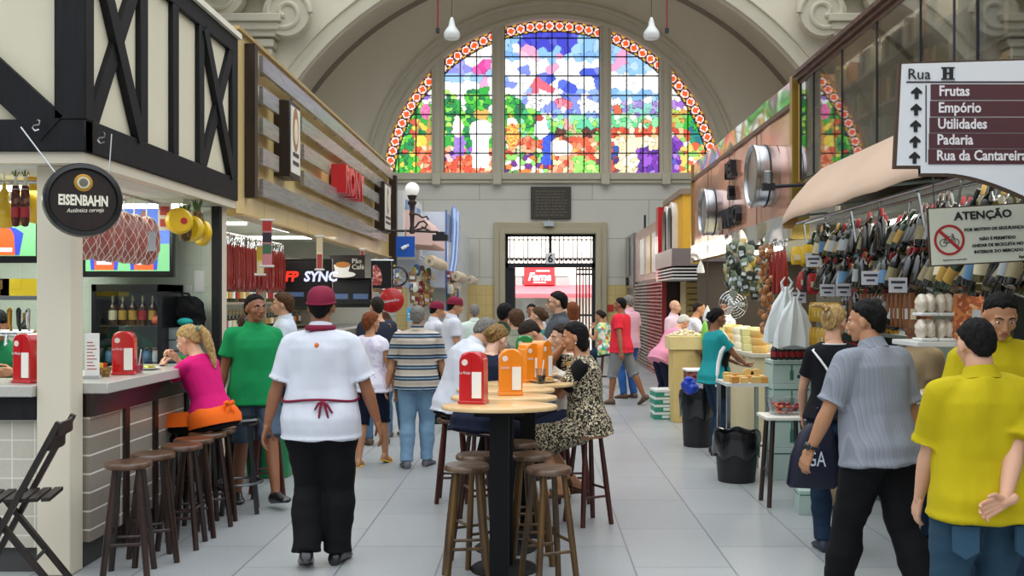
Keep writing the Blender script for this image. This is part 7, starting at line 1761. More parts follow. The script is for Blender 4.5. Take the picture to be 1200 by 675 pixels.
# screens in the sausage stall
def synctv(lab, px0, px1, py0, py1, y, txt):
    w_ = (px1 - px0) / F * y; h_ = (py1 - py0) / F * y
    t = screen('television', lab, ((atx(px0, y) + atx(px1, y)) / 2, y, atz(py1, y)), w_, h_, pic=emat('display_dark', '#0a0a0d', .15)); return t, w_, h_
t, w_, h_ = synctv('black screen showing big white and red letters', 330, 386, 306, 358, 11.6, 1)
b = MB(); text_into(b, 'SYNC', .16, frame((-.02, -.006, h_ * .55), (1, 0, 0), (0, -1, 0)), .001, bold=.006, sx=.95, shear=.15); b.build('picture', emat('display_white', '#cfd4f0', .9), t)
b = MB(); text_into(b, 'FP', .16, frame((-.24, -.006, h_ * .55), (1, 0, 0), (0, -1, 0)), .001, bold=.006, sx=.95, shear=.15); b.build('picture', emat('display_red', '#e0301e', .9), t)
for k in (0, 1):
    b = MB(); b.box(-.22 + k * .25, -.02 + k * .25, -.006, -.004, h_ * .2, h_ * .3); b.build('picture', emat('display_steel', '#3a4a66', .6), t)
t, w_, h_ = synctv('black screen with two small blue buttons past the coffee cup board', 388, 433, 328, 356, 13.5, 0)
for k in (0, 1):
    b = MB(); b.box(-.23 + k * .27, -.03 + k * .27, -.006, -.004, h_ * .2, h_ * .42); b.build('picture', emat('display_steel', '#3a4a66'), t)
y = 13.3
t = thing('hanging_board', 'dark board with a white coffee cup picture', 'sign', (atx(407, y), y, atz(326, y))); w_ = 41 / F * y / 2; h_ = 27 / F * y
b = MB(); b.box(-w_, w_, 0, .03, 0, h_); b.build('board', pm('board_espresso', '#221512', rough=.4), t)
b = MB(); b.prism([(-.12, .16), (.10, .16), (.07, .05), (.02, .02), (-.05, .02), (-.10, .06)], -.004, .001, 0, XZ @ Matrix.Translation((-.06, 0.02, 0))); b.lathe([(.17, 0), (.17, .003)], 24, 0, Matrix.Translation((-.06, 0, .05)) @ Matrix.Diagonal((1, 1, .25, 1)) @ RX); cu = b.build('cup_print', pm('print_white', '#eeeae2', rough=.4), t)
b = MB(); b.lathe([(.10, 0), (.10, .006)], 24, 0, Matrix.Translation((-.06, 0, .18)) @ Matrix.Diagonal((1, 1, .4, 1)) @ RX); b.build('coffee_print', pm('print_coffee', '#b8742c'), cu)
b = MB(); text_into(b, 'Pão', .09, frame((.06, -.003, .2), (1, 0, 0), (0, -1, 0)), .001); text_into(b, 'Café', .09, frame((.06, -.003, .12), (1, 0, 0), (0, -1, 0)), .001); b.build('lettering', pm('sign_cream', '#f1ead6'), t)
y = 15.0
t = thing('hanging_board', 'black board with a picture of a cut ham', 'sign', (atx(448, y), y, atz(338, y)), R(8)); w_ = 26 / F * y / 2; h_ = 33 / F * y
b = MB(); b.box(-w_, w_, 0, .03, 0, h_); b.build('board', pm('board_black', '#121013', rough=.3), t)
b = MB(); b.prism([(-.14, .05), (-.02, .05), (.0, .16), (-.03, .28), (-.09, .36), (-.14, .34)], -.004, .001, 0, XZ); b.build('ham_print', cellmat('ham_print', [(0, '#8a3a36'), (.5, '#b86a60'), (.8, '#d9a59a')], 30), t)
b = MB(); b.tube([(-w_, -.01, h_), (w_, -.01, h_)], .015, 8); b.build('rod', M_STEEL, t)
y = 15.8; t = thing('hanging_hoop', 'round dark wheel hanging between the ham board and blue sign', 'wheel', (atx(466, y), y, atz(324, y)))
b = MB(); b.tube([(.15 * math.cos(i * PI / 16), 0, .15 * math.sin(i * PI / 16)) for i in range(33)], .018, 8); b.build('rim', M_BLKMET, t)
b = MB()
for k in range(8): b.tube([(0, 0, 0), (.15 * math.cos(k * PI / 4), 0, .15 * math.sin(k * PI / 4))], .004, 5)
b.ell((0, 0, 0), (.03, .02, .03)); b.build('spokes', M_STEEL, t)
y = 12.4; t = thing('hanging_sign', 'round red sign with pale script over the crowd', 'sign', (atx(459, y), y, atz(352, y)))
b = MB(); b.lathe([(.001, 0), (.14, 0), (.155, .012), (.14, .024), (.001, .025)], 32, 0, Matrix.Translation((0, 0, 0)) @ RX, caps=False); b.build('disc', pm('disc_red', '#b3191c', rough=.3, coat=.4), t)
b = MB(); text_into(b, 'Salaminho', .055, frame((0, -.027, -.02), (1, 0, .15), (0, -1, 0)), .001, align='CENTER', sx=.9); b.build('lettering', pm('letter_pale', '#e8e2e2'), t)
b = MB(); b.tube([(0, 0, .15), (0, 0, .5)], .004, 5); b.build('hanger', M_STEEL, t)
# stall counter, glass case and bottle shelves behind
cn = thing('display_counter', 'long glass display counter under the tan sign', 'counter', (-3.5, 9.3, 0))
b = MB(); b.box(-.1, .45, 0, 9.2, 0.001, .55); b.build('base', pm('counter_steel', '#8f8d86', rough=.3, metal=.4), cn)
b = MB(); b.box(.44, .45, 0, 9.2, .55, 1.2); b.build('glass_front', glassmat('case_glass', (.93, .96, .95), .25), cn)
b = MB(); b.box(-.1, .46, 0, 9.2, 1.2, 1.24); b.build('top', M_STEEL, cn)
b = MB(); b.box(-.08, .42, .02, 9.15, .86, .875); b.build('shelf', M_STEEL, cn)
r_ = random.Random(21)
cc = ['#a8402f', '#d9b04a', '#e3d9b8', '#7a2f26', '#b9742f', '#c9c2a0']
for i in range(60):
    c = r_.choice(cc); z = .556 if i % 2 else .876; b = MB(); w2, d2, h2 = r_.uniform(.05, .09), r_.uniform(.08, .12), r_.uniform(.06, .14)
    b.box(-w2, w2, -d2 / 2, d2 / 2, 0, h2); o = b.build('deli_block', pm('deli_' + c[1:], c, rough=.4), loc=(-3.2, 9.4 + (i // 2) * .3, z), bevel=.012); tag(o, 'block of cheese or cured meat on the %s of the long glass counter' % ('floor' if i % 2 else 'shelf'), 'deli block', 'deli blocks in the long counter, ' + ('low' if i % 2 else 'shelf'))
sh_ = thing('back_shelves', 'tall shelves of bottles behind the long glass counter', 'shelves', (-4.5, 9.3, 0))
for z in (.3, .8, 1.25, 1.65, 2.0): b = MB(); b.box(0, .35, 0, 9.0, z - .03, z); b.build('shelf', M_SHELFW, sh_)
for yy in (0, 3, 6, 8.97): b = MB(); b.box(0, .35, yy, yy + .03, 0, 2.3); b.build('upright', M_SHELFW, sh_)
kinds = [(G_AMBER, L_CREAM), (G_GREEN, L_WHITE), (G_DARK, L_GOLD), (G_OLIVE, L_RED)]
bp = [bottle('liquor_bottle', 'bottle on the tall shelves behind the long glass counter', 'bottle', .29, .036, g_, l_, L_GOLD, 'bottles on the tall shelves') for g_, l_ in kinds]
k = 0
for z in (1.25, 1.65):
    y = 9.6
    while y < 18:
        o = bp[k] if k < 4 else dup(bp[r_.randrange(4)]); o.location = (-4.27, y, z + .001); k += 1; y += .17
# items hung above the far left counters
r_ = random.Random(5)
hc_ = [('hanging_bag', 'bag', '#a5844a'), ('hanging_packet', 'packet', '#8f2f2a'), ('hanging_packet', 'packet', '#e6dfcf'), ('hanging_packet', 'packet', '#3f5f8a'), ('hanging_packet', 'packet', '#7a5a34'), ('hanging_packet', 'packet', '#a8983a'), ('hanging_packet', 'packet', '#4f6b3a'), ('hanging_packet', 'packet', '#8a1f24')]
def packet(nm, cat, c, lab, w_, h_, loc, rz, group):
    t = thing(nm, lab, cat, loc, rz, group)
    b = MB(); b.rings([[(w_ * p * math.cos(a), .022 * q_ * math.sin(a), z) for a in [2 * PI * i / 10 for i in range(10)]] for z, p, q_ in ((0, .9, .1), (h_ * .15, 1, .8), (h_ * .55, 1, 1), (h_ * .88, .9, .4), (h_, .6, .1))]); b.build('pack', pm('pack_' + c[1:], c, rough=.3, coat=.3, var=.25, scale=30), t)
    b = MB(); b.box(-w_ * .6, w_ * .6, -.024, -.02, h_ * .25, h_ * .55); b.build('paper_label', L_WHITE if r_.random() < .5 else L_CREAM, t); return t
names = {'#a5844a': 'tan', '#8f2f2a': 'red', '#e6dfcf': 'white', '#3f5f8a': 'blue', '#7a5a34': 'brown', '#a8983a': 'yellow', '#4f6b3a': 'green', '#8a1f24': 'dark red'}
for i in range(96):
    nm, cat, c = hc_[r_.randrange(8)]; yy = 15.9 + (i % 32) * .23 + r_.uniform(-.05, .05)
    if yy > 18.5 and yy < 18.75: yy = 18.85
    xx = (-2.55 if yy < 18.6 else -2.3 if yy < 22 else -1.9) + r_.uniform(-.06, .04); z = 2.06 - .24 * (i // 32) + r_.uniform(-.05, .08)
    packet(nm, cat, c, '%s %s hung over the far stalls beneath the rolled awnings' % (names[c], cat), r_.uniform(.05, .08), r_.uniform(.16, .24), (xx, yy, z), R(r_.uniform(-30, 80)), '%s packets under the rolled awnings' % names[c])
t = thing('wall_poster', 'small bright blue poster low among the hanging goods past the red sign', 'poster', (atx(477, 15.5), 15.5, atz(376, 15.5)))
b = MB(); b.box(0, .17, 0, .01, 0, .2); b.build('sheet', pm('poster_blue', '#2fa3d9', rough=.4), t); b = MB(); b.box(.02, .15, -.002, 0, .05, .07); b.box(.02, .12, -.002, 0, .1, .12); b.build('print', pm('print_white', '#eeeae2'), t)
#, 'low wooden counter under the far hanging goods', 'counter', (-3.0, 19.2, 0)); b = MB(); b.box(-.6, .0, 0, 2.5, 1.0, 1.05); b.build('top', M_STOOLG, wc); b = MB(); b.box(-.58, -.04, .05, 2.45, 0.001, 1.0); b.build('base', M_DARKWOOD, wc)
# green bin
t = thing('waste_bin', 'green plastic bin behind the legs of the green polo shirt', 'bin', (atx(318, 9.6), 9.6, 0))
b = MB(); b.rings([[(w2 * math.copysign(abs(math.cos(a)) ** .4, math.cos(a)), w2 * math.copysign(abs(math.sin(a)) ** .4, math.sin(a)), z) for a in [2 * PI * i / 24 for i in range(24)]] for z, w2 in ((0.0, .19), (.01, .20), (.55, .235), (.58, .245), (.60, .245))]); b.build('body', pm('bin_green', '#1b7a4a', rough=.35), t)
b = MB(); b.box(-.25, .25, -.25, .25, .60, .64); b.build('lid', pm('bin_lid_green', '#17683f', rough=.35), t, bevel=.015)
# --- hanging bottles under the beige awning
r_ = random.Random(77)
bk = [('dark wine bottle with cream label', G_DARK, pm('label_tan', '#8a7f5c', rough=.6, var=.2), G_AMBER), ('black wine bottle with white label', G_DARK, pm('label_dull_white', '#9aa0a4', rough=.6), M_BLKSHOE), ('green wine bottle with gold label', G_GREEN, L_GOLD, G_GREEN), ('black unlabelled bottle with red cap', G_DARK, None, L_RED), ('olive oil bottle with cream label', G_OLIVE, L_CREAM, L_GOLD), ('dark wine bottle with pale blue label', G_DARK, L_BLUE, M_BLKSHOE)]
rows = [(2.40, 2.52, 'top row'), (2.12, 2.50, 'second row'), (1.85, 2.53, 'third row'), (2.36, 2.68, 'inner top row'), (2.07, 2.68, 'inner second row'), (1.82, 2.70, 'inner third row')]
made = {}
for ri, (z, x, rn) in enumerate(rows):
    y = 5.0 + .05 * ri if ri not in (2, 5) else 7.15
    lim = 9.3 if ri not in (2, 5) else 8.4
    while y < lim:
        wts = [4, 2, 2, 5, 3, 1] if y < 6.6 else [2, 4, 2, 7, 1, 1]
        k = r_.choices(range(6), wts)[0]; lab, g_, l_, c_ = bk[k]
        if k not in made: o = made[k] = bottle('hanging_bottle', 'x', 'bottle', .30, .037, g_, l_, c_, lz=(.14, .46)); first = True
        else: o = dup(made[k])
        o['label'] = '%s hanging in the %s under the awning' % (lab, rn); o['group'] = '%ss, %s under the awning' % (lab, rn)
        o.location = (x + r_.uniform(-.03, .03), y, z - .34 + r_.uniform(-.02, .02)); o.rotation_euler = (R(r_.uniform(-12, 30)), R(r_.uniform(4, 30)), R(r_.uniform(-25, 25)))
        y += r_.uniform(.078, .112)
for x in (2.53, 2.75):
    t = thing('hanging_rail', 'steel rail for bottles under the awning, ' + ('outer one' if x < 2.6 else 'inner one'), 'rail', (x, 4.9, 2.425)); b = MB(); b.tube([(0, 0, 0), (0, 4.8, 0)], .012, 7); b.build('rail', M_STEEL, t)
    for k in range(7): b = MB(); b.bar((0, .3 + k * .7, 0), (.0, .3 + k * .7 + (.12 if k % 2 else -.12), -.28), .012, .012); b.build('strut', pm('strut_grey', '#7f878a', rough=.4, metal=.6), t)
# yellow-capped jars / bags with yellow tops at the awning end
for i in range(8):
    c, nm_ = [('#d9b21e', 'yellow'), ('#a8242a', 'red')][i % 2]
    packet('hanging_packet', 'packet', c, '%s packet hung under the far end of the beige awning' % nm_, .06, .17, (2.46 + .05 * (i % 3), 9.0 + .12 * (i // 2), 2.02 - .24 * (i % 2) - .02 * (i % 3)), R(r_.uniform(-30, 20)), '%s packets under the awning end' % nm_)
for i in range(14): packet('hanging_packet', 'packet', '#b08a1c', 'amber packet hung in %s behind the pinned blonde hair' % ('the upper row' if i < 7 else 'the lower row'), .05, .17, (2.46, 8.15 + .11 * (i % 7), 1.50 - .22 * (i // 7)), R(r_.uniform(-20, 20)), 'amber packets, row %s' % 'ab'[i // 7])
for i in range(16): packet('hanging_packet', 'packet', '#7a4a24', 'long brown packet hung above the grey striped shirt', .03, .24, (2.55, 6.75 + .085 * i, 1.50), R(r_.uniform(-20, 20)), 'long brown packets')
# price tags
for i, (x, y, z, rz) in enumerate(((2.44, 8.75, 1.98, -10), (2.43, 8.3, 1.72, 5), (2.44, 7.9, 1.72, 12), (2.42, 7.2, 1.80, -6), (2.40, 6.6, 1.74, 8), (2.43, 9.2, 1.66, 0))):
    lab = ['white price card tilted among the bottles at the awning end', 'white price card above the yellow jars', 'white price card below the third row of bottles, middle one', 'white price card hanging before the second row of bottles', 'white price card nearest the warning board', 'white price card over the white plastic bags'][i]
    t = thing('hanging_tag', lab, 'price tag', (x, y, z), R(rz)); b = MB(); b.box(-.065, .065, -.001, .001, 0, .10); b.build('card', pm('card_white', '#c3c4ca', rough=.8), t)
    b = MB(); b.box(-.05, .05, -.002, -.001, .06, .078); b.box(-.03, .03, -.002, -.001, .025, .04); b.build('writing', pm('ink', '#3a3a46'), t)
# white plastic carrier bags
for i, (x, y, z, s_) in enumerate(((2.30, 9.25, 1.30, 1.0), (2.34, 9.1, 1.26, .9), (2.42, 9.3, 1.24, .85))):
    t = thing('hanging_bag', ['white carrier bags bunched on a hook, the outermost one', 'white carrier bag behind the outermost of the bunch', 'white carrier bag innermost of the bunch beside the boxes'][i], 'bag', (x, y, z)); t.scale = (s_,) * 3
    b = MB(); rr = []
    for z_, w_, d_ in ((0, .18, .05), (.10, .175, .06), (.25, .15, .06), (.36, .115, .05), (.44, .06, .035), (.50, .03, .02)): rr.append([(w_ * math.cos(a) * (1 + .14 * math.sin(5 * a + z_ * 9)) + .06 * z_, d_ * math.sin(a) * (1 + .3 * math.cos(7 * a)), z_ + .02 * math.sin(3 * a)) for a in [2 * PI * k / 28 for k in range(28)]])
    b.rings(rr); b.build('bag', pm('bag_white', '#d3d8d6', rough=.35, coat=.2), t)
    for sg_ in (-1, 1): b = MB(); b.tube([(.02 + sg_ * .02, 0, .46), (.03 + sg_ * .05, 0, .55), (.03 + sg_ * .015, 0, .60)], [.015, .012, .006], 7); b.build('handle', pm('bag_white', '#d3d8d6'), t)
# shelf block with jars, behind the black top
su = thing('stall_shelves', 'stepped shelves of jars and packs behind the person in black top', 'shelves', (2.72, 7.35, 0))
for z in (.35, .85, 1.14, 1.42): b = MB(); b.box(.05, .5, 0, 2.15, z - .025, z); b.build('shelf', pm('shelf_greygreen', '#8d9a94', rough=.5), su)
b = MB(); b.box(.5, .53, 0, 2.15, 0, 2.0); b.build('back', pm('shelf_back', '#6f746c', rough=.7), su)
for yy in (0, 1.05, 2.12): b = MB(); b.box(.05, .5, yy, yy + .03, 0, 1.42); b.build('side', pm('shelf_greygreen', '#8d9a94'), su)
M_JARY = cellmat('jar_olives', [(0, '#a8781c'), (.5, '#c9a22a'), (.8, '#8a2f1c')], 50)
j0 = None
for zi, z in enumerate((1.14, 1.42, .85)):
    for i in range(11):
        if j0 is None:
            j0 = thing('condiment_jar', 'x', 'jar'); b = MB(); b.lathe([(.001, 0), (.045, 0), (.048, .01), (.048, .12), (.04, .14), (.038, .145)], 14, caps=False); b.build('jar', M_JARY, j0); b = MB(); b.lathe([(.042, .142), (.042, .165), (.001, .167)], 14, caps=False); b.build('lid', L_RED, j0); b = MB(); b.lathe([(.0485, .035), (.0488, .036), (.0488, .09), (.0485, .091)], 14, caps=False); b.build('paper_label', L_GOLD, j0); o = j0
        else: o = dup(j0)
        o['label'] = 'amber jar with red lid on the %s shelf behind the black top' % ['middle', 'upper', 'lower'][zi]; o['group'] = 'amber jars, %s shelf' % ['middle', 'upper', 'lower'][zi]; o.location = (2.85, 7.95 + i * .125, z + .001)
# cartons of green-white pattern
M_CART = pm('carton_greygreen', '#a9bdb4', rough=.6, var=.06); M_CARTG = pm('carton_print_green', '#2f6b58', rough=.6)
def carton(lab, loc, w_, d_, h_, rz=0, group=None):
    t = thing('wine_carton', lab, 'box', loc, rz, group)
    b = MB(); b.box(-w_ / 2, w_ / 2, -d_ / 2, d_ / 2, 0, h_); b.build('carton', M_CART, t, bevel=.004)
    b = MB(); b.box(-w_ / 2 + .01, w_ / 2 - .01, -d_ / 2 - .002, -d_ / 2 + .001, h_ * .80, h_ * .84); b.box(-w_ / 2 - .002, -w_ / 2 + .001, -d_ / 2 + .01, d_ / 2 - .01, h_ * .80, h_ * .84); b.build('stripe', M_CARTG, t)
    b = MB(); b.prism([(-.018, .04), (.018, .04), (.018, .12), (.007, .15), (.007, .19), (-.007, .19), (-.007, .15), (-.018, .12)], -d_ / 2 - .003, -d_ / 2 + .001, 0, Matrix.Diagonal((1, 1, h_ / .24, 1)) @ XZ); b.build('bottle_print', M_CARTG, t)
    b = MB()
    for k in range(3): b.box(.05 + k * .035, .078 + k * .035, -d_ / 2 - .003, -d_ / 2 + .001, h_ * .25, h_ * .25 + .03)
    b.build('symbol_print', pm('ink', '#3a3a46'), t); return t
G5 = 'grey green wine cartons stacked beside the cheese table'
for i, (z, lab) in enumerate(((0, 'grey green wine carton at the floor of the stack by the cheese table'), (.30, 'grey green wine carton second from the floor by the cheese table'), (.60, 'grey green wine carton third from the floor by the cheese table'), (.90, 'grey green wine carton topmost of the stack, full of small bottles'))): carton(lab, (2.40, 9.5, z), .36, .32, .30 if i < 3 else .22, 0, G5)
r0 = None
for i in range(12):
    x, y = 2.26 + (i % 6) * .055, 9.40 + (i // 6) * .09
    if r0 is None: r0 = bottle('sauce_bottle', 'small dark bottle standing in the topmost wine carton', 'bottle', .16, .022, G_DARK, L_RED, M_BLKSHOE, 'small dark bottles in the topmost carton'); o = r0
    else: o = dup(r0)
    o.location = (x, y, 1.121)
carton('grey green wine carton on the floor beside the dark jeans', (atx(951, 7.95), 7.95, 0), .24, .26, .19, R(-6))
# cheese table
y = 9.75; xa, xb = atx(846, y), atx(896, y)
t = thing('cheese_table', 'grey metal table carrying wedges of cheese', 'table', ((xa + xb) / 2, y, 0)); W = (xb - xa) / 2
b = MB(); b.box(-W, W, -.25, .3, .86, .89); b.build('tabletop', pm('table_white', '#d3d5d0', rough=.35), t)
for sx_ in (-1, 1):
    for sy_ in (-.22, .27): b = MB(); b.box(sx_ * (W - .02) - .018, sx_ * (W - .02) + .018, sy_ - .018, sy_ + .018, 0, .86); b.build('leg', M_STEEL, t)
b = MB(); b.box(-W + .03, W - .03, -.2, .25, .28, .30); b.build('shelf', M_STEEL, t)
M_CHW = pm('cheese_pale', '#d9b26a', rough=.5, var=.12); M_CHO = pm('cheese_orange', '#c98a3a', rough=.5, var=.1)
for i in range(11):
    b = MB(); w_ = r_.uniform(.04, .06); h_ = r_.uniform(.05, .08); b.prism([(-w_, -.06), (w_, -.05), (w_ * .2, .07)], 0, h_); o = b.build('cheese_wedge', M_CHW if i % 3 else M_CHO, loc=(t.location.x - W + .07 + (i % 4) * .105, y - .17 + (i // 4) * .16, .891), rz=r_.uniform(-.6, .6), bevel=.005); tag(o, 'wedge of cheese standing on the grey metal table', 'cheese', 'cheese wedges on the metal table')
for i in range(2):
    b = MB(); b.lathe([(.001, 0), (.055, 0), (.058, .02), (.055, .045), (.001, .045)], 24, 0, RX, caps=False); o = b.build('small_cheese', M_CHW, loc=(t.location.x + W * .35 + i * .08, y + .16, .95)); tag(o, ['small cheese wheel on edge beside the wedges, nearer the apron', 'small cheese wheel on edge beside the wedges, nearer the cartons'][i], 'cheese')
b = MB(); b.lathe([(.001, 0), (.05, 0), (.075, .07), (.072, .07), (.047, .004)], 20); o = b.build('clear_bowl', glassmat('clear_plastic', (.92, .92, .92)), loc=(0, 0, 0)); tag(o, 'clear plastic bowl held by the person in the black apron', 'bowl'); o.location = (atx(838, 10.9) + .30, 10.9 + .10, .99)
# waste bins with black bags
M_BAGB = pm('bin_bag_black', '#0e0e11', rough=.25, coat=.5)
def binbag(lab, loc, r0_, h_, body=True):
    t = thing('waste_bin', lab, 'bin', loc)
    b = MB(); b.lathe([(.001, 0.0), (r0_ * .82, 0), (r0_ * .84, .01), (r0_, h_), (r0_ * .97, h_), (r0_ * .8, .03), (.001, .03)], 24, caps=False); b.build('body', pm('bin_black', '#17181b', rough=.5), t)
    b = MB(); rr = []
    for z_, k in ((h_ * .55, 1.02), (h_ * .7, 1.08), (h_ * .95, 1.07), (h_ + .03, 1.03), (h_ + .02, .92), (h_ * .7, .85), (h_ * .3, .8)): rr.append([(r0_ * k * (1 + .05 * math.sin(7 * a + z_ * 20)) * math.cos(a), r0_ * k * (1 + .05 * math.sin(5 * a + 1)) * math.sin(a), z_ + .025 * math.sin(6 * a) * (1 if z_ < h_ * .6 else .5)) for a in [2 * PI * q_ / 36 for q_ in range(36)]])
    b.rings(rr, caps=False); b.build('bin_liner', M_BAGB, t); return t
binbag('black waste bin with black liner standing in the aisle before the cheese table', (atx(863, 9.3), 9.3, 0), .205, .44)
t = binbag('black waste bin with bulging liner beside the teal T-shirt', (atx(818, 11.5), 11.5, 0), .2, .62)
b = MB(); b.ell((0, 0, 0), (.10, .06, .10), 12, 8); v_, f_ = remesh(b, .015, 2, amp=.03, freq=(12, 12, 12)); b = MB(); b.add(v_, f_); tag(b.build('blue_bag', pm('bag_blue', '#1f3fb0', rough=.3), loc=(atx(808, 11.25), 11.2, .72)), 'crumpled blue plastic bag over the rim of the bulging bin', 'bag')
# stool table with the red tray
y = 8.25; xx = atx(919, y)
t = thing('low_table', 'white-topped wooden stool table carrying a tray of red peppers', 'table', (xx, y, 0))
b = MB(); b.box(-.19, .19, -.18, .18, .71, .74); b.build('top', pm('table_cream', '#dcd8cc', rough=.4), t, bevel=.008)
for sx_ in (-1, 1):
    for sy_ in (-1, 1): b = MB(); b.tube([(sx_ * .12, sy_ * .11, .71), (sx_ * .16, sy_ * .15, 0)], .02, 8); b.build('leg', M_STOOLW, t)
for sx_ in (-1, 1): b = MB(); b.tube([(sx_ * .145, -.13, .28), (sx_ * .145, .13, .28)], .011, 6); b.build('rung', M_STOOLW, t)
t = thing('food_tray', 'clear tray of red and orange peppers on the white-topped stool table', 'tray', (xx + .02, y + .02, .742))
b = MB(); b.rings([[(w_ * math.copysign(abs(math.cos(a)) ** .35, math.cos(a)), .8 * w_ * math.copysign(abs(math.sin(a)) ** .35, math.sin(a)), z) for a in [2 * PI * k / 28 for k in range(28)]] for z, w_ in ((0, .13), (.13, .155), (.135, .165), (.13, .15), (.006, .126))]); b.build('tray', glassmat('clear_plastic', (.92, .92, .92)), t)
b = MB()
for i in range(40): b.ell((r_.uniform(-.1, .1), r_.uniform(-.08, .08), r_.uniform(.02, .1)), (.025, .018, .014), 8, 6, m=i % 3 == 0, M=Matrix.Rotation(r_.uniform(0, 3), 3, 'Z'))
o = b.build('peppers', [pm('pepper_red', '#8f1c14', rough=.3), pm('pepper_orange', '#d9642a', rough=.3)], t); o['kind'] = 'stuff'
for i, (dx, dy) in enumerate(((.24, -.02), (.30, .05))): bottle('water_bottle', ['teal capped bottle beside the tray of peppers, nearer the aisle', 'teal capped bottle beside the tray of peppers, nearer the shelves'][i], 'bottle', .28, .04, pm('bottle_teal', '#3f8f98', rough=.2), L_WHITE, M_BLKSHOE, loc=(xx + dx + .02, y - .1 + dy, .51))
b = MB(); b.box(-.1, .16, -.14, .14, 0, .508); o = b.build('carton_stand', pm('carton_kraft', '#b09a78', rough=.8), loc=(xx + .28, y - .08, 0)); tag(o, 'kraft carton standing under the teal capped bottles', 'box')
# shopping bag with letters on the blonde woman's arm
t = thing('shopping_bag', 'navy shopping bag with big pale letters hanging beside the dark jeans', 'bag', (atx(948, 6.62), 6.55, .46), R(-10))
b = MB(); b.rings([[(w_ * math.copysign(abs(math.cos(a)) ** .6, math.cos(a)) + sh_x, d_ * math.copysign(abs(math.sin(a)) ** .6, math.sin(a)), z) for a in [2 * PI * k / 28 for k in range(28)]] for z, w_, d_, sh_x in ((0, .15, .05, 0), (.02, .165, .065, 0), (.2, .15, .06, .01), (.36, .11, .045, .03), (.42, .07, .03, .05))]); b.build('bag', pm('bag_navy', '#0a1028', rough=.4), t)
b = MB(); text_into(b, 'GA', .14, frame((-.04, -.068, .15), (1, 0, 0), (0, -1, 0)), .001, sx=.62); b.build('lettering', pm('letter_silver', '#c3c9d6'), t)
b = MB(); b.tube([(.02, 0, .40), (.03, .0, .52), (.06, 0, .54), (.09, 0, .42)], .008, 6); b.build('handle', pm('bag_navy', '#101a3f'), t)
# tray shelf with wrapped food
y = 6.35
t = thing('tray_shelf', 'white shelf of wrapped trays beside the yellow polo shirts', 'shelf', (atx(1068, y), y, 1.43)); W = .62
b = MB(); b.box(0, W, -.1, .35, -.035, 0); b.build('board', pm('shelf_white', '#d9d9d4', rough=.4), t, bevel=.006)
for x in (.05, W - .05): b = MB(); b.box(x - .015, x + .015, .30, .34, -1.43, -.035); b.build('support', M_STEEL, t)
M_WRAP = pm('wrap_pale', '#dcd0bd', rough=.2, coat=.6, var=.12, scale=30)
for i in range(6):
    x = atx(1068, y) + .08 + (i % 3) * .12; z = 1.431 + (i // 3) * .16
    tr = thing('wrapped_tray', 'film-wrapped tray of pale food stacked on the white shelf', 'tray', (x, y - .02, z), 0, 'wrapped trays on the white shelf')
    b = MB(); b.box(-.055, .055, -.08, .08, 0, .02); b.build('tray', pm('tray_white', '#e6e6e2', rough=.4), tr, bevel=.006); b = MB()
    for q_ in (-1, 1): b.ell((q_ * .025, 0, .075), (.034, .07, .07), 12, 8)
    v_, f_ = remesh(b, .008, 2, amp=.006, freq=(30, 30, 30)); b = MB(); b.add(v_, f_); b.build('contents', M_WRAP, tr, smooth=60)
t = thing('snack_bag', 'big clear bag of orange crackling on the white shelf', 'bag', (atx(1132, 6.3), 6.26, 1.431), R(-8))
b = MB(); b.rings([[(w_ * math.cos(a), d_ * math.sin(a), z) for a in [2 * PI * k / 18 for k in range(18)]] for z, w_, d_ in ((0, .08, .05), (.04, .098, .07), (.2, .098, .07), (.28, .092, .03), (.30, .09, .008))]); b.build('bag', cellmat('crackling', [(0, '#a8532c'), (.4, '#c97a44'), (.8, '#e0a878')], 40), t)
b = MB(); b.box(-.0, .05, -.078, -.072, .14, .20); b.build('sticker', L_WHITE, t)
ls = thing('produce_shelf', 'lower metal shelf of film-wrapped loaves behind the striped shirt', 'shelf', (2.46, 5.85, 1.0)); b = MB(); b.box(0, .5, -.3, .7, -.03, 0); b.build('board', M_STEEL, ls); b = MB(); b.box(0, .5, -.3, .7, -.45, -.42); b.build('board', M_STEEL, ls)
for yy in (-.25, .65):
    for x in (.03, .47): b = MB(); b.box(x - .015, x + .015, yy - .015, yy + .015, -1.0, -.03); b.build('leg', M_STEEL, ls)
for i in range(10):
    b = MB(); b.ell((0, 0, .06), (.10, .075, .06), 14, 8); v_, f_ = remesh(b, .01, 2, amp=.008, freq=(25, 25, 25)); b = MB(); b.add(v_, f_)
    o = b.build('wrapped_loaf', pm('loaf_wrapped', '#c9b394', rough=.2, coat=.6, var=.15, scale=25), loc=(2.55 + .16 * (i % 2), 5.66 + .2 * (i // 2), 1.001), smooth=60); tag(o, 'film-wrapped loaf lying on the lower metal shelf', 'loaf', 'wrapped loaves on the lower metal shelf')
for i in range(6):
    b = MB(); b.box(-.07, .07, -.1, .1, 0, .14); o = b.build('grocery_box', pm(['grocery_red', 'grocery_amber', 'grocery_brown'][i % 3], ['#a8322a', '#b98a3a', '#6b4a34'][i % 3], rough=.5), loc=(2.6 + .18 * (i % 2), 5.68 + .35 * (i // 2), .581), bevel=.004); tag(o, 'coloured box on the lowest board under the wrapped loaves', 'box', 'boxes under the wrapped loaves')
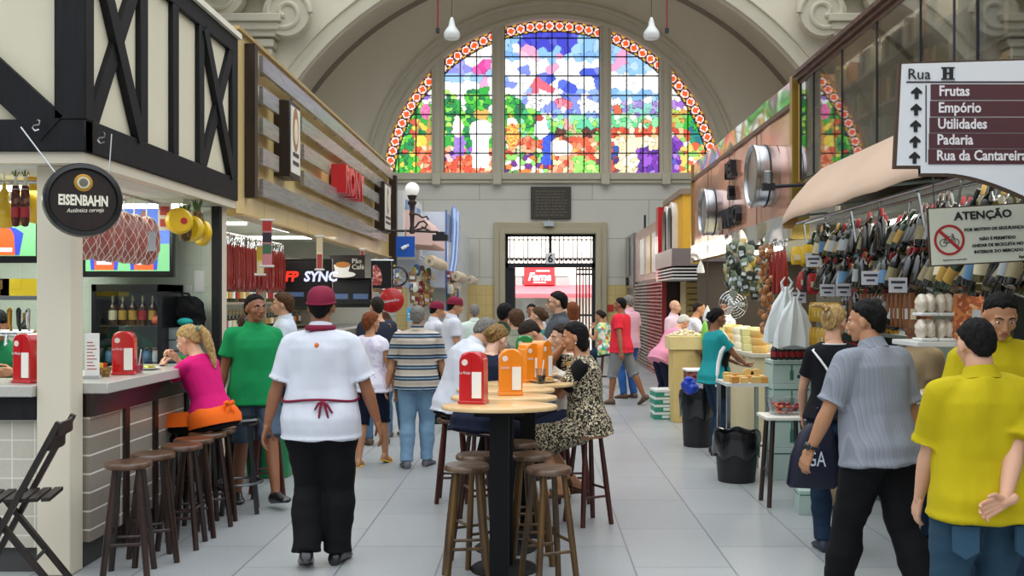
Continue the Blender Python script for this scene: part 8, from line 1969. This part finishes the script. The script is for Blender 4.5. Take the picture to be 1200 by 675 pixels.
# hanging net of red onions and drumstick salamis high by the sign
for i in range(7):
    o = dup(s0); o['label'] = 'red looped sausage hanging under the tube lamp of the copper stall'; o['group'] = 'red sausages under the tube lamp'; o.location = (2.44 + .045 * (i % 2), 9.85 + i * .09, 2.18); o.rotation_euler = (0, 0, R(90 + r_.uniform(-20, 20)))
t = thing('hanging_rail', 'rail of the red sausages under the tube lamp', 'rail', (2.46, 9.75, 2.28)); b = MB(); b.tube([(0, 0, 0), (0, .9, 0)], .012, 7); b.build('rail', M_STEEL, t)
# bunch of small spice packets under the copper front
pk = {}
pc = [('#5f6f52', 'green'), ('#9aa58a', 'pale green'), ('#2f3a30', 'dark'), ('#b99a3a', 'yellow'), ('#8f9f9a', 'grey')]
for i in range(110):
    c, cn_ = pc[r_.choices(range(5), [4, 3, 4, 2, 2])[0]]
    a = r_.uniform(0, 2 * PI); z = r_.uniform(0, .62); rad = .34 * math.sqrt(max(.05, 1 - ((z - .34) / .42) ** 2)); x = 2.42 + rad * .7 * math.cos(a) ; y = 11.35 + rad * 1.25 * math.sin(a)
    if c not in pk: 
        o = packet('hanging_packet', 'packet', c, 'x', .045, .12, (0, 0, 0), 0, 'x'); pk[c] = o
    else: o = dup(pk[c])
    o['label'] = 'small %s spice packet in the big bunch under the copper front' % cn_; o['group'] = '%s spice packets in the bunch' % cn_
    o.location = (x, y, 1.68 + z); o.rotation_euler = (R(r_.uniform(-25, 25)), R(r_.uniform(-25, 25)), R(math.degrees(a) + 90))
# strings of garlic/nuts
gb = None
for i in range(40):
    if gb is None:
        b = MB(); b.lathe([(.001, 0), (.03, .006), (.038, .03), (.028, .055), (.01, .075), (.004, .1)], 12); gb = b.build('hanging_garlic', pm('garlic_tan', '#a9744a', rough=.5, var=.2, scale=20)); tag(gb, 'tan garlic bulb in the strings between the spice bunch and the sausages', 'garlic', 'garlic bulbs on strings'); o = gb
    else: o = dup(gb)
    o.location = (2.36 + .05 * (i % 3) + r_.uniform(-.02, .02), 10.35 + r_.uniform(-.12, .12), 1.35 + (i // 2) * .045); o.rotation_euler = (r_.uniform(-1, 1), r_.uniform(-1, 1), r_.uniform(0, 6))
# cheese stall counter, piles of cheese
ct = thing('cheese_counter', 'cream counter of the copper stall piled with cheeses', 'counter', (2.62, 11.9, 0)); b = MB(); b.box(0, .42, 0, 3.6, 0.001, 1.0); b.build('base', pm('counter_cream', '#cfc4a0', rough=.5), ct); b = MB(); b.box(-.04, .46, -.03, 3.63, 1.0, 1.04); b.build('top', pm('counter_stone', '#c9c6bb', rough=.3), ct)
for i in range(36):
    b = MB(); k = i % 3
    if k < 2: b.lathe([(.001, 0), (.09, 0), (.10, .02), (.10, .07), (.09, .09), (.001, .09)], 22, caps=False)
    else: b.box(-.1, .1, -.07, .07, 0, .09)
    lev = i // 12; o = b.build('whole_cheese', [M_CHW, pm('cheese_white', '#e3dcc3', rough=.5), pm('cheese_greenish', '#c9c78f', rough=.5)][i % 3], loc=(2.72 + .22 * (i % 2), 12.1 + .27 * (i % 12) + .05 * lev, 1.041 + .092 * lev), bevel=.008 if k == 2 else 0); tag(o, 'whole cheese in the %s of the piles on the cream counter' % ['bottom layer', 'middle layer', 'top layer'][lev], 'cheese', 'whole cheeses on the cream counter, ' + ['bottom', 'middle', 'top'][lev])
# nut counter with box, crates on floor
y = 13.9
t = thing('nut_stand', 'tall yellow carton stand heaped with pale nuts', 'stand', (atx(803, y), y, 0)); b = MB(); b.box(-.20, .22, -.25, .25, 0, 1.05); b.build('carton', pm('carton_yellow', '#c9b070', rough=.7), t, bevel=.006); b = MB(); b.box(-.25, .25, -.28, .28, 1.0, 1.18); b.build('tray', pm('tray_yellow', '#d9c68a', rough=.6), t, bevel=.006)
b = MB(); text_into(b, 'ZAPATA', .09, Matrix.Translation((.02, -.255, .12)) @ Matrix.Rotation(-PI / 2, 4, 'Y') @ Matrix.Identity(4), .001); b.build('lettering', pm('print_redbrown', '#a8532c'), t)
b = MB()
for i in range(160): a = r_.uniform(0, 6.28); q_ = math.sqrt(r_.random()); b.ell((.22 * q_ * math.cos(a), .24 * q_ * math.sin(a), 1.18 + .09 * (1 - q_) + r_.uniform(0, .02)), (.022, .016, .013), 6, 5, M=Matrix.Rotation(a * 3, 3, 'Z'))
o = b.build('nuts', pm('nut_pale', '#e0d6b4', rough=.6, var=.1), t); o['kind'] = 'stuff'
for i in range(4):
    t = thing('cardboard_crate', ['teal and white crate at the floor of the low stack in the aisle', 'teal and white crate second from the floor of the low stack', 'teal and white crate third from the floor of the low stack', 'open teal and white crate topmost of the low stack'][i], 'crate', (atx(778, 14.2) + .01 * (i % 2), 14.2, .105 * i), R(2 * i)); 
    b = MB(); b.box(-.17, .17, -.2, .2, 0, .10); b.build('crate', pm('crate_teal', '#2f8a72', rough=.5), t); b = MB(); b.box(-.172, .172, -.202, .202, .07, .103); b.box(-.05, .05, -.203, -.2, .02, .06); b.build('white_edge', pm('crate_white', '#dfe3df', rough=.5), t)
b = MB(); b.ell((0, 0, .2), (.05, .05, .2), 12, 8); tag(b.build('green_net', pm('net_green', '#7fc04a', rough=.5), loc=(atx(826, 13.6), 13.6, 1.0)), 'bright green net of fruit beside the cheese piles', 'net bag'); 
st_ = thing('net_stand', 'small wooden stand under the bright green net', 'stand', (atx(826, 13.6), 13.6, 0)); b = MB(); b.box(-.12, .12, -.12, .12, .96, .999); b.build('top', M_STOOLG, st_); b = MB(); b.box(-.05, .05, -.05, .05, 0, .96); b.build('leg', M_STOOLG, st_)
rs = thing('meat_crate_stand', 'low white stand of dark red cuts before the cheese piles', 'stand', (atx(822, 12.2), 12.2, 0)); b = MB(); b.box(-.2, .2, -.2, .2, 0, .7); b.build('base', pm('stand_grey', '#b9bdc9', rough=.4), rs); b = MB(); b.box(-.19, .19, -.19, .19, .7, .82); b.build('cuts', cellmat('dark_cuts', [(0, '#5a1f1c'), (.5, '#7a2f2a'), (.8, '#a8605a')], 25), rs); b = MB(); b.box(-.21, .21, -.21, .21, .82, .84); b.build('lid', pm('lid_white', '#e3e3df'), rs)
for px, py, y, lab in ((829, 376, 13.0, 'small white pendant lamp over the cheese counter'), (821, 320, 15.5, 'white spotlight under the steel band of the copper front')):
    t = thing('pendant_lamp', lab, 'lamp', (atx(px, y), y, atz(py, y))); b = MB(); b.lathe([(.001, 0), (.06, 0), (.065, .03), (.04, .12), (.015, .18), (.01, .2)], 16); b.build('lamp_shade', pm('lamp_white', '#e3e3df'), t); b = MB(); b.tube([(0, 0, .2), (0, 0, 2.40 - atz(py, y))], .006, 5); b.build('lamp_cord', M_DARKIRON, t)
# desk fan
y = 12.6; t = thing('hanging_fan', 'wire-caged fan below the bunch of spice packets', 'fan', (atx(859, y), y, atz(357, y))); b = MB()
for k in range(5): b.tube([((.04 + .035 * k) * math.cos(i * PI / 12), -.05 + .012 * k, (.04 + .035 * k) * math.sin(i * PI / 12)) for i in range(25)], .003, 4)
for k in range(12): b.tube([(0, -.05, 0), (.18 * math.cos(k * PI / 6), 0, .18 * math.sin(k * PI / 6))], .002, 4)
b.build('cage', M_CHR, t); b = MB()
for k in range(3): b.ell((.08 * math.cos(k * 2.09), -.02, .08 * math.sin(k * 2.09)), (.07, .006, .035), 10, 6, M=Matrix.Rotation(-k * 2.09, 3, 'Y'))
b.build('blades', pm('blade_grey', '#9fa5a8', rough=.3), t); b = MB(); b.lathe([(.05, 0), (.05, .12), (.03, .15)], 14, 0, Matrix.Translation((0, 0, 0)) @ Matrix.Rotation(-PI / 2, 4, 'X')); b.tube([(0, .1, 0), (0, .1, 2.4 - atz(357, y))], .012, 6); b.build('motor', M_STEEL, t)
# orange bottle racks behind the direction sign (open end of the high shelves)
for i in range(7): bottle('wine_bottle', 'wine bottle standing at the near end of the high glass shelves', 'bottle', .29, .037, [G_DARK, G_AMBER, G_GREEN][i % 3], [L_WHITE, L_CREAM][i % 2], L_GOLD, 'wine bottles on the high shelf', loc=(2.9, 3.2 + i * .18, 2.921 + .33 * (i % 2)))
